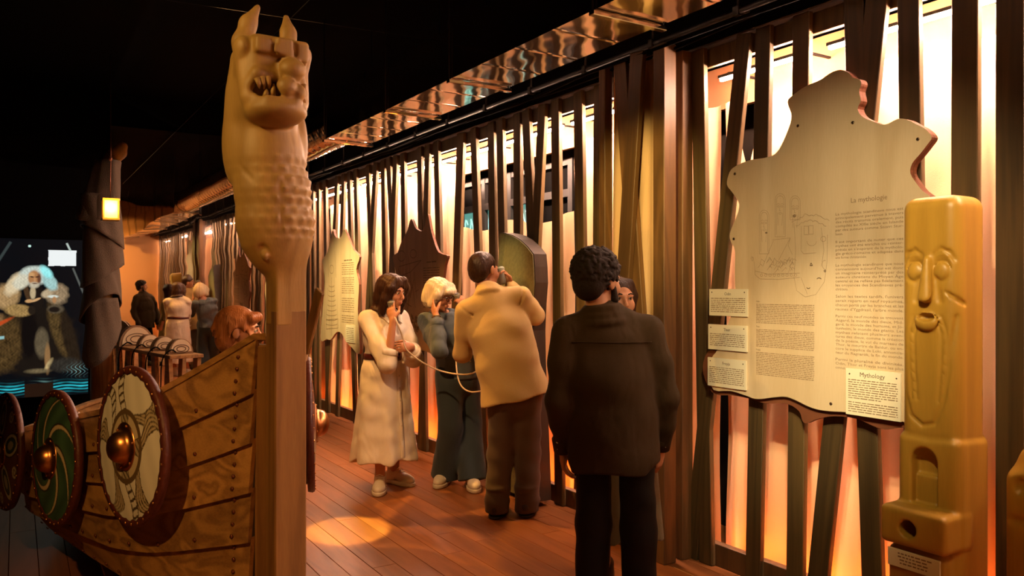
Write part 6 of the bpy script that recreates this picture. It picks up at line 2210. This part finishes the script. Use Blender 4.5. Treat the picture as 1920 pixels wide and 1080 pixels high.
# ------------------------------------------------------------------ man in the tan jacket, seen from behind
P = Person(958, 5.28, 152, 'man in a tan jacket leaning towards the standing slab with a handset')
hc = P.L(909, 508, 0.06); HR = P.look(140, -4, -8)
fR, fL = P.L(988, 540, 0.0), P.L(931, 540, -0.03)
J = dict(hipR=P.L(985, 735, 0.0), hipL=P.L(945, 735, 0.0), knR=P.L(990, 850, 0.05), knL=P.L(938, 850, 0.03),
         anR=V3(fR[0], fR[1], 0.09), anL=V3(fL[0], fL[1], 0.09), shR=P.L(975, 556, 0.04), shL=P.L(874, 582, -0.02), neck=P.L(915, 548, 0.0),
         elR=P.L(1003, 592, 0.13), wrR=P.L(955, 533, 0.22), elL=P.L(868, 662, 0.10), wrL=P.L(895, 640, 0.30))
s = grid_for(J, hc)
add_body(s, J, hc + HR @ V3(0, -0.02, -0.07), 1.05); add_head(s, hc, HR, 1.02, 1.15)
add_hand(s, J['wrR'], P.L(940, 508, 0.2) - J['wrR'], hc - J['wrR'], P.L(935, 545, 0.1) - J['wrR'], (40, 45, 50, 55), 1.0)
add_hand(s, J['wrL'], P.L(920, 632, 0.4) - J['wrL'], V3(0, 0, -1), P.L(900, 600, 0.3) - J['wrL'], (30, 35, 40, 45), 1.0)
body = P.part(s, 'body', 'skin_tan')
face_parts(P, body, hc, HR, 1.02)
mid = 0.5 * (J['shR'] + J['shL']); hp = 0.5 * (J['hipR'] + J['hipL']); ax_ = J['shR'] - J['shL']
lo, hi = bounds(*[J[k] for k in ('shR', 'shL', 'elR', 'elL', 'wrR', 'wrL', 'hipR', 'hipL', 'neck')], pad=0.22)
s = SDF(lo, hi, 0.0075)
up = unit(mid - hp)
w1_ = hp + up * 0.20; w2_ = hp + up * 0.42
s.seg(hp + up * -0.045, w1_ + up * 0.06, (0.236, 0.175), (0.190, 0.142), ax_, 0.02, flat='a')
s.seg(w1_ + up * 0.03, w2_, (0.190, 0.142), (0.205, 0.15), ax_, 0.09)
s.seg(w2_, mid - up * 0.035, (0.205, 0.145), (0.175, 0.105), ax_, 0.05)
for q in ('R', 'L'):
    e, w_ = J['el' + q], J['wr' + q]; sh = J['sh' + q]
    s.cap(sh, 0.3 * sh + 0.7 * mid + up * 0.035, 0.066, 0.066, 0.05)
    s.chain([sh, sh + (e - sh) * 0.5, e], [0.070, 0.068, 0.064], 0.03)
    s.chain([e, e + (w_ - e) * 0.5, e + (w_ - e) * 0.92], [0.062, 0.055, 0.046], 0.02)
s.field(wrinkle(0.004, 18, 14, 12))
nk = J['neck']
s.cap(mid - up * 0.04, nk, 0.10, 0.078, 0.04)
add_collar(s, nk, hc - nk, ax_, 0.066, 0.045, 0.012, -0.012)
for q in ('R', 'L'):
    sh = J['sh' + q]; dv = unit(J['el' + q] - sh + 1.2 * (sh - mid)); u1 = unit(np.cross(dv, V3(0, 0, 1))); u2 = np.cross(dv, u1); c0 = sh - dv * 0.012
    s.chain([c0 + 0.074 * (u1 * math.cos(a) + u2 * math.sin(a)) for a in np.linspace(0, 6.283, 22)], 0.0075, k=0.004, op='-')
# centre back vent
s.cap(hp - up * 0.10 + unit(np.cross(ax_, up)) * -0.19, hp + up * 0.12 + unit(np.cross(ax_, up)) * -0.165, 0.006, k=0.004, op='-')
jacket = P.part(s, 'jacket', 'jacket_tan', 2)
vs = []; fs = []; n = 28; axu = unit(hc - nk); sd = unit(ax_)
for k in range(n):
    a = 2 * math.pi * k / n
    dr = sd * math.cos(a) + np.cross(axu, sd) * math.sin(a)
    for (r_, z_) in ((0.070, -0.03), (0.064, 0.045), (0.058, 0.045), (0.06, -0.03)): vs.append(nk + dr * r_ + axu * z_)
for k in range(n):
    for q in range(4): fs.append((k * 4 + q, ((k + 1) % n) * 4 + q, ((k + 1) % n) * 4 + (q + 1) % 4, k * 4 + (q + 1) % 4))
P.put(MB().add(vs, fs, True), 'shirt_collar', 'shirt_cream')
s = SDF(*bounds(J['hipR'], J['hipL'], J['knR'], J['knL'], J['anR'], J['anL'], pad=0.2), 0.0075)
s.seg(hp + up * 0.12, hp - V3(0, 0, 0.03), (0.165, 0.13), (0.175, 0.14), ax_, 0.02)
for q in ('R', 'L'):
    a = J['an' + q]
    s.chain([J['hip' + q], J['kn' + q]], [0.108, 0.084], 0.04)
    s.seg(J['kn' + q], V3(a[0], a[1], 0.05), (0.084, 0.084), (0.078, 0.088), k=0.03, flat=False)
    s.ell(V3(a[0], a[1] + 0.02, 0.10), (0.080, 0.092, 0.03), k=0.02)
    s.ell(V3(a[0], a[1] + 0.0, 0.19), (0.076, 0.084, 0.025), k=0.02)
s.cut_below(0.03)
s.field(wrinkle(0.0035, 18, 22, 15))
P.part(s, 'trousers', 'trouser_brown', 2)
s = SDF(hc - 0.17, hc + 0.17, 0.006); T = lambda *p: hc + HR @ np.array(p)
s.ell(T(0, -0.024, 0.042), (0.084, 0.102, 0.088), HR, 0.0)
s.ell(T(0, -0.065, -0.01), (0.076, 0.055, 0.075), HR, 0.03)
s.ell(T(0, 0.10, -0.03), (0.062, 0.075, 0.095), HR, 0.015, '-')
for sx in (-1, 1): s.ell(T(sx * 0.085, 0.01, -0.02), (0.025, 0.03, 0.045), HR, 0.01, '-')
s.field(lambda x, y, z: 0.002 * np.sin(x * 200 + 5 * np.sin(z * 40)) * np.sin(z * 160 + 4 * np.sin(y * 50)))
P.part(s, 'hair', 'hair_short')
for q, tx in (('R', 1000), ('L', 935)):
    d = (P.L(tx + 8, 540, 0.4) - P.L(tx - 12, 540, 0))[:2]
    shoe(P, J['an' + q], d, 'shoe_black', 'sole_dark', False, 1.08)
g3 = grip(P, J['wrR'], P.L(940, 508, 0.2) - J['wrR'], hc - J['wrR'], 0.085, 0.034)
h3 = handset(P, g3, at(934, 496, 5.44) - at(941, 538, 5.42), 'grey audio handset at the ear of the man in the tan jacket', None, 0.12, 0.03)
cw = catmull([g3 + Vector((0, 0, -0.06)), at(948, 560, 5.5), at(960, 620, 5.6), at(968, 650, 5.64)], 8)
MB().tube([Vector(p) - h3.location for p in cw], 0.0055, 8).build('cord', 'cord_plastic', h3)

# ------------------------------------------------------------------ man in the dark shirt, seen from behind
P = Person(1152, 3.44, 168, 'man with curly black hair in a dark brown shirt and black trousers')
hc = P.L(1124, 527, 0.0); HR = P.look(140, -3, 0)
J = dict(hipR=V3(0.092, 0, 0.88), hipL=V3(-0.092, 0, 0.88), knR=V3(0.10, 0.03, 0.47), knL=V3(-0.10, 0.03, 0.47), anR=V3(0.11, 0, 0.09), anL=V3(-0.11, 0.02, 0.09),
         shR=P.L(1215, 617, 0.02), shL=P.L(1062, 622, 0.0), neck=P.L(1130, 588, 0.0),
         elR=P.L(1251, 745, 0.02), wrR=P.L(1238, 838, 0.12), elL=P.L(1049, 750, -0.03), wrL=P.L(1056, 842, 0.08))
s = grid_for(J, hc)
add_body(s, J, hc + HR @ V3(0, -0.02, -0.07), 1.0); add_head(s, hc, HR, 1.0, 1.1)
add_hand(s, J['wrR'], P.L(1236, 880, 0.14) - J['wrR'], V3(-1, 0.2, 0), V3(0, 1, 0), (20, 25, 28, 32))
add_hand(s, J['wrL'], P.L(1058, 882, 0.10) - J['wrL'], V3(1, 0.2, 0), V3(0, 1, 0), (20, 25, 28, 32))
body = P.part(s, 'body', 'skin_olive')
face_parts(P, body, hc, HR)
mid = 0.5 * (J['shR'] + J['shL']); hp = V3(0, 0, 0.86); ax_ = J['shR'] - J['shL']
s = SDF(*bounds(*[J[k] for k in ('shR', 'shL', 'elR', 'elL', 'wrR', 'wrL', 'neck')], V3(0, 0, 0.72), pad=0.2), 0.0075)
s.seg(V3(0, 0, 0.72), V3(0, 0, 0.94), (0.205, 0.155), (0.186, 0.140), ax_, 0.02, flat='a')
s.seg(V3(0, 0, 0.91), 0.55 * mid + 0.45 * hp, (0.178, 0.132), (0.182, 0.135), ax_, 0.04)
s.seg(0.55 * mid + 0.45 * hp, mid - V3(0, 0, 0.06), (0.182, 0.138), (0.178, 0.115), ax_, 0.05)
for q in ('R', 'L'):
    e, w_ = J['el' + q], J['wr' + q]; sh = J['sh' + q]
    s.cap(sh, 0.3 * sh + 0.7 * mid + V3(0, 0, 0.045), 0.058, 0.062, 0.05)
    s.chain([sh, sh + (e - sh) * 0.5, e], [0.064, 0.060, 0.056], 0.03)
    s.chain([e, e + (w_ - e) * 0.5, e + (w_ - e) * 0.93], [0.056, 0.050, 0.041], 0.02)
# shirt tails: curve up at the sides
s.field(wrinkle(0.005, 17, 13, 21))
s.cap(mid - V3(0, 0, 0.06), J['neck'], 0.09, 0.072, 0.04)
add_collar(s, J['neck'], hc - J['neck'], ax_, 0.078, 0.06, 0.011, -0.035)
for sx in (-1, 1): s.ell((sx * 0.215, 0, 0.70), (0.07, 0.2, 0.06), k=0.02, op='-')
shirt = P.part(s, 'shirt', 'shirt_dark', 2)
for q in ('R', 'L'):
    e, w_ = J['el' + q], J['wr' + q]; d = unit(w_ - e); c = e + (w_ - e) * 0.9
    cf = P.put(MB().tube([c - d * 0.035, c - d * 0.03, c + d * 0.028, c + d * 0.03], [0.043, 0.047, 0.043, 0.036], 18), 'cuff', 'shirt_dark', shirt)
    for z_ in (-0.015, 0.012):
        bn = unit(V3(0.75 if q == 'R' else -0.3, -1, 0)); pp = c + d * z_ + bn * 0.0455
        P.put(MB().lathe([(0.006, -0.002), (0.006, 0.001), (0.003, 0.002)], 10, Vector(pp), Vector(bn).to_track_quat('Z', 'Y').to_matrix()), 'button', 'button', cf)
# yoke seam across the shoulders
ym = []
co = np.zeros(len(shirt.data.vertices) * 3, np.float32); shirt.data.vertices.foreach_get('co', co); co = co.reshape(-1, 3)
for x in np.linspace(-0.155, 0.16, 22):
    m_ = (np.abs(co[:, 0] - x) < 0.012) & (np.abs(co[:, 2] - (mid[2] - 0.045)) < 0.012)
    if m_.any(): ym.append((x, float(co[m_, 1].min()) - 0.0005, mid[2] - 0.045))
P.put(MB().tube(ym, 0.0022, 5), 'yoke_seam', 'shirt_dark', shirt)
s = SDF((-0.27, -0.25, 0.02), (0.27, 0.3, 0.98), 0.0075)
s.seg((0, 0, 0.96), (0, 0, 0.84), (0.145, 0.115), (0.150, 0.12), k=0.02)
for q in ('R', 'L'):
    a = J['an' + q]
    s.chain([J['hip' + q], J['kn' + q], V3(a[0], a[1], 0.08)], [0.074, 0.078, 0.070], 0.02)
s.cut_below(0.035)
s.field(wrinkle(0.003, 16, 20, 25))
P.part(s, 'trousers', 'trouser_black', 2)
# tight curls: many small overlapping knots over the skull
s = SDF(hc - 0.18, hc + 0.18, 0.0055); T = lambda *p: hc + HR @ np.array(p)
s.ell(T(0, -0.03, 0.05), (0.088, 0.105, 0.092), HR, 0.0)
s.ell(T(0, -0.07, -0.015), (0.078, 0.058, 0.075), HR, 0.03)
r_ = np.random.default_rng(3)
for k in range(900):
    v = unit(r_.normal(size=3)); p = V3(0, -0.03, 0.045) + v * V3(0.092, 0.108, 0.096) * r_.uniform(0.98, 1.06)
    if p[1] > 0.035 and p[2] < 0.075: continue
    if p[2] < -0.06: continue
    if abs(p[0]) > 0.06 and p[1] > -0.03 and p[2] < 0.0: continue
    s.ell(T(*p), tuple(r_.uniform(0.006, 0.0115, 3)), HR, 0.003)
s.ell(T(0, 0.11, -0.03), (0.064, 0.075, 0.095), HR, 0.012, '-')
P.part(s, 'hair', 'hair_dark')
# short beard along the jaw
s = SDF(hc - 0.16, hc + 0.16, 0.006)
for sx in (-1, 1): s.chain([T(sx * 0.066, 0.02, -0.03), T(sx * 0.058, 0.035, -0.075), T(sx * 0.03, 0.065, -0.108), T(0, 0.075, -0.112)], [0.012, 0.016, 0.018, 0.018], 0.01)
s.cap(T(-0.022, 0.09, -0.05), T(0.022, 0.09, -0.05), 0.0075, k=0.004)
s.ell(T(0, 0.1, -0.068), (0.022, 0.02, 0.012), HR, 0.005, '-')
P.part(s, 'beard', 'hair_dark')
for q in ('R', 'L'): shoe(P, J['an' + q], (0.15 if q == 'R' else -0.15, 1), 'shoe_black', 'sole_dark', False, 1.05)

# ------------------------------------------------------------------ woman half hidden behind him
P = Person(1160, 3.98, -25, 'dark-haired woman in an olive dress mostly hidden behind the man in the dark shirt')
hc = P.L(1161, 562, 0.0); HR = P.look(20, 2, 0)
J = dict(hipR=V3(0.085, 0, 0.82), hipL=V3(-0.085, 0, 0.82), knR=V3(0.08, 0.03, 0.44), knL=V3(-0.08, 0.03, 0.44), anR=V3(0.08, 0, 0.09), anL=V3(-0.08, 0.0, 0.09),
         shR=V3(0.155, 0, 1.23), shL=V3(-0.155, 0, 1.23), neck=V3(0, -0.005, 1.275), elR=V3(0.19, -0.02, 0.98), wrR=V3(0.17, 0.06, 0.76), elL=V3(-0.19, -0.02, 0.98), wrL=V3(-0.17, 0.06, 0.76))
hc[1] = max(min(hc[1], 0.03), -0.02)
s = grid_for(J, hc, 0.007)
add_body(s, J, hc + HR @ V3(0, -0.02, -0.07), 0.92); add_head(s, hc, HR, 0.95)
add_hand(s, J['wrR'], V3(-0.05, 0.1, -1), V3(-1, 0, 0), V3(0, 1, 0), (25, 28, 30, 35), 0.92)
add_hand(s, J['wrL'], V3(0.05, 0.1, -1), V3(1, 0, 0), V3(0, 1, 0), (25, 28, 30, 35), 0.92)
body = P.part(s, 'body', 'skin_light')
face_parts(P, body, hc, HR, 0.95, 'lip')
s = SDF((-0.33, -0.3, 0.2), (0.33, 0.32, 1.34), 0.0085)
s.seg((0, 0, 0.98), (0, 0, 0.82), (0.145, 0.115), (0.175, 0.145), k=0.02); s.seg((0, 0, 0.84), (0, 0, 0.28), (0.175, 0.145), (0.22, 0.19), k=0.03, flat='b')
s.field(skirt_folds((0, 0), 0.88, 0.28, 8, 0.011, 1.0))
s.seg((0, 0, 0.97), (0, 0.005, 1.12), (0.146, 0.115), (0.158, 0.125), k=0.03); s.seg((0, 0.005, 1.12), (0, 0, 1.235), (0.158, 0.122), (0.12, 0.08), k=0.04)
for q in ('R', 'L'):
    e = J['el' + q]; s.cap(J['sh' + q], (0.3 * J['sh' + q][0], 0, 1.25), 0.05, 0.055, 0.04); s.chain([J['sh' + q], e, e + (J['wr' + q] - e) * 0.3], [0.055, 0.052, 0.05], 0.02)
P.part(s, 'dress', 'dress_olive', 2)
s = SDF(hc - 0.22, hc + 0.18, 0.0065); T = lambda *p: hc + HR @ (np.array(p) * 0.95)
s.ell(T(0, -0.026, 0.036), (0.080, 0.098, 0.084), HR, 0.0); s.ell(T(0, -0.065, -0.06), (0.080, 0.055, 0.13), HR, 0.04)
for sx in (-1, 1): s.chain([T(sx * 0.05, 0.03, 0.088), T(sx * 0.078, 0.0, 0.02), T(sx * 0.078, -0.03, -0.10)], [0.018, 0.018, 0.02], 0.03)
s.ell(T(0, 0.105, -0.035), (0.058, 0.07, 0.095), HR, 0.012, '-')
P.part(s, 'hair', 'hair_brown')
for q in ('R', 'L'): shoe(P, J['an' + q], (0, 1), 'shoe_black', 'sole_dark', False, 0.95)

# ------------------------------------------------------------------ boy standing in the boat
P = Person(450, 3.85, 112, 'boy with auburn hair in a blue top standing inside the boat', z=0.118)
hc = P.L(450, 620, 0.0); HR = P.look(80, -3, 0)
zc = hc[2]
J = dict(hipR=V3(0.07, 0, 0.58), hipL=V3(-0.07, 0, 0.58), knR=V3(0.07, 0.02, 0.31), knL=V3(-0.07, 0.02, 0.31), anR=V3(0.075, 0, 0.07), anL=V3(-0.075, 0, 0.07),
         shR=V3(0.125, 0, zc - 0.20), shL=V3(-0.125, 0, zc - 0.20), neck=V3(0, -0.005, zc - 0.165), elR=V3(0.16, 0.0, zc - 0.40), wrR=V3(0.14, 0.10, zc - 0.52), elL=V3(-0.16, 0.0, zc - 0.40), wrL=V3(-0.14, 0.10, zc - 0.52))
hc[0] *= 0.3; hc[1] = hc[1] * 0.3
s = grid_for(J, hc, 0.006)
add_body(s, J, hc + HR @ V3(0, -0.02, -0.07), 0.76); add_head(s, hc, HR, 0.93, 0.95)
for q, sx in (('R', -1), ('L', 1)): add_hand(s, J['wr' + q], V3(0.05 * sx, 0.7, -0.7), V3(sx, 0, 0), V3(0, 0.7, 0.7), (25, 28, 30, 35), 0.78)
body = P.part(s, 'body', 'skin_light')
face_parts(P, body, hc, HR, 0.93)
s = SDF((-0.24, -0.2, 0.5), (0.24, 0.24, zc - 0.05), 0.007)
s.seg((0, 0, 0.55), (0, 0, 0.80), (0.128, 0.10), (0.125, 0.095), k=0.02, flat='a'); s.seg((0, 0, 0.79), (0, 0, zc - 0.205), (0.126, 0.096), (0.10, 0.07), k=0.03)
for q in ('R', 'L'): s.cap(J['sh' + q], (0.3 * J['sh' + q][0], 0, zc - 0.185), 0.042, 0.046, 0.03); s.chain([J['sh' + q], J['el' + q]], [0.046, 0.045], 0.02)
s.field(wrinkle(0.003, 24, 20, 31))
tee = P.part(s, 'top', 'tee_blue', 2)
MBc = MB(); n = 24; vs = []; fs = []
for k in range(n):
    a = 2 * math.pi * k / n
    for (r_, z_) in ((0.062, -0.01), (0.05, 0.03), (0.045, 0.03), (0.05, -0.01)): vs.append((r_ * math.cos(a), r_ * math.sin(a) - 0.005, zc - 0.155 + z_))
for k in range(n):
    for q in range(4): fs.append((k * 4 + q, ((k + 1) % n) * 4 + q, ((k + 1) % n) * 4 + (q + 1) % 4, k * 4 + (q + 1) % 4))
P.put(MBc.add(vs, fs, True), 'collar', 'tee_blue', tee)
s = SDF((-0.2, -0.17, 0.04), (0.2, 0.2, 0.66), 0.007)
s.seg((0, 0, 0.62), (0, 0, 0.52), (0.118, 0.092), (0.122, 0.096), k=0.02)
for q in ('R', 'L'): s.chain([J['hip' + q], J['kn' + q], V3(J['an' + q][0], 0, 0.06)], [0.075, 0.062, 0.055], 0.02)
P.part(s, 'trousers', 'shorts_dark', 1)
s = SDF(hc - 0.17, hc + 0.17, 0.0055); T = lambda *p: hc + HR @ (np.array(p) * 0.95)
s.ell(T(0, -0.024, 0.036), (0.082, 0.100, 0.088), HR, 0.0); s.ell(T(0, -0.066, -0.035), (0.074, 0.052, 0.075), HR, 0.03)
s.chain([T(-0.052, 0.06, 0.066), T(0, 0.080, 0.072), T(0.052, 0.06, 0.066)], 0.022, 0.02)
r_ = np.random.default_rng(8)
for k in range(120):
    a = r_.uniform(0, 6.28); e0 = r_.uniform(-0.35, 1.1)
    u = V3(math.cos(a) * math.cos(e0), math.sin(a) * math.cos(e0), math.sin(e0))
    p = V3(0, -0.024, 0.030) + u * V3(0.082, 0.100, 0.088)
    if p[1] > 0.05 and p[2] < 0.06: continue
    if p[2] < -0.02 and p[1] > -0.03: continue
    q = p + V3(u[0] * 0.010 + r_.normal() * 0.006, u[1] * 0.010 + r_.normal() * 0.006, -0.045)
    s.cap(T(*p), T(*q), 0.009, 0.004, 0.006)
s.ell(T(0, 0.112, -0.045), (0.056, 0.066, 0.092), HR, 0.01, '-')
for sx in (-1, 1): s.ell(T(sx * 0.080, 0.004, -0.022), (0.028, 0.030, 0.036), HR, 0.008, '-')
P.part(s, 'hair', 'hair_auburn')
for q in ('R', 'L'): shoe(P, J['an' + q], (0, 1), 'shoe_white', 'sole', True, 0.8)
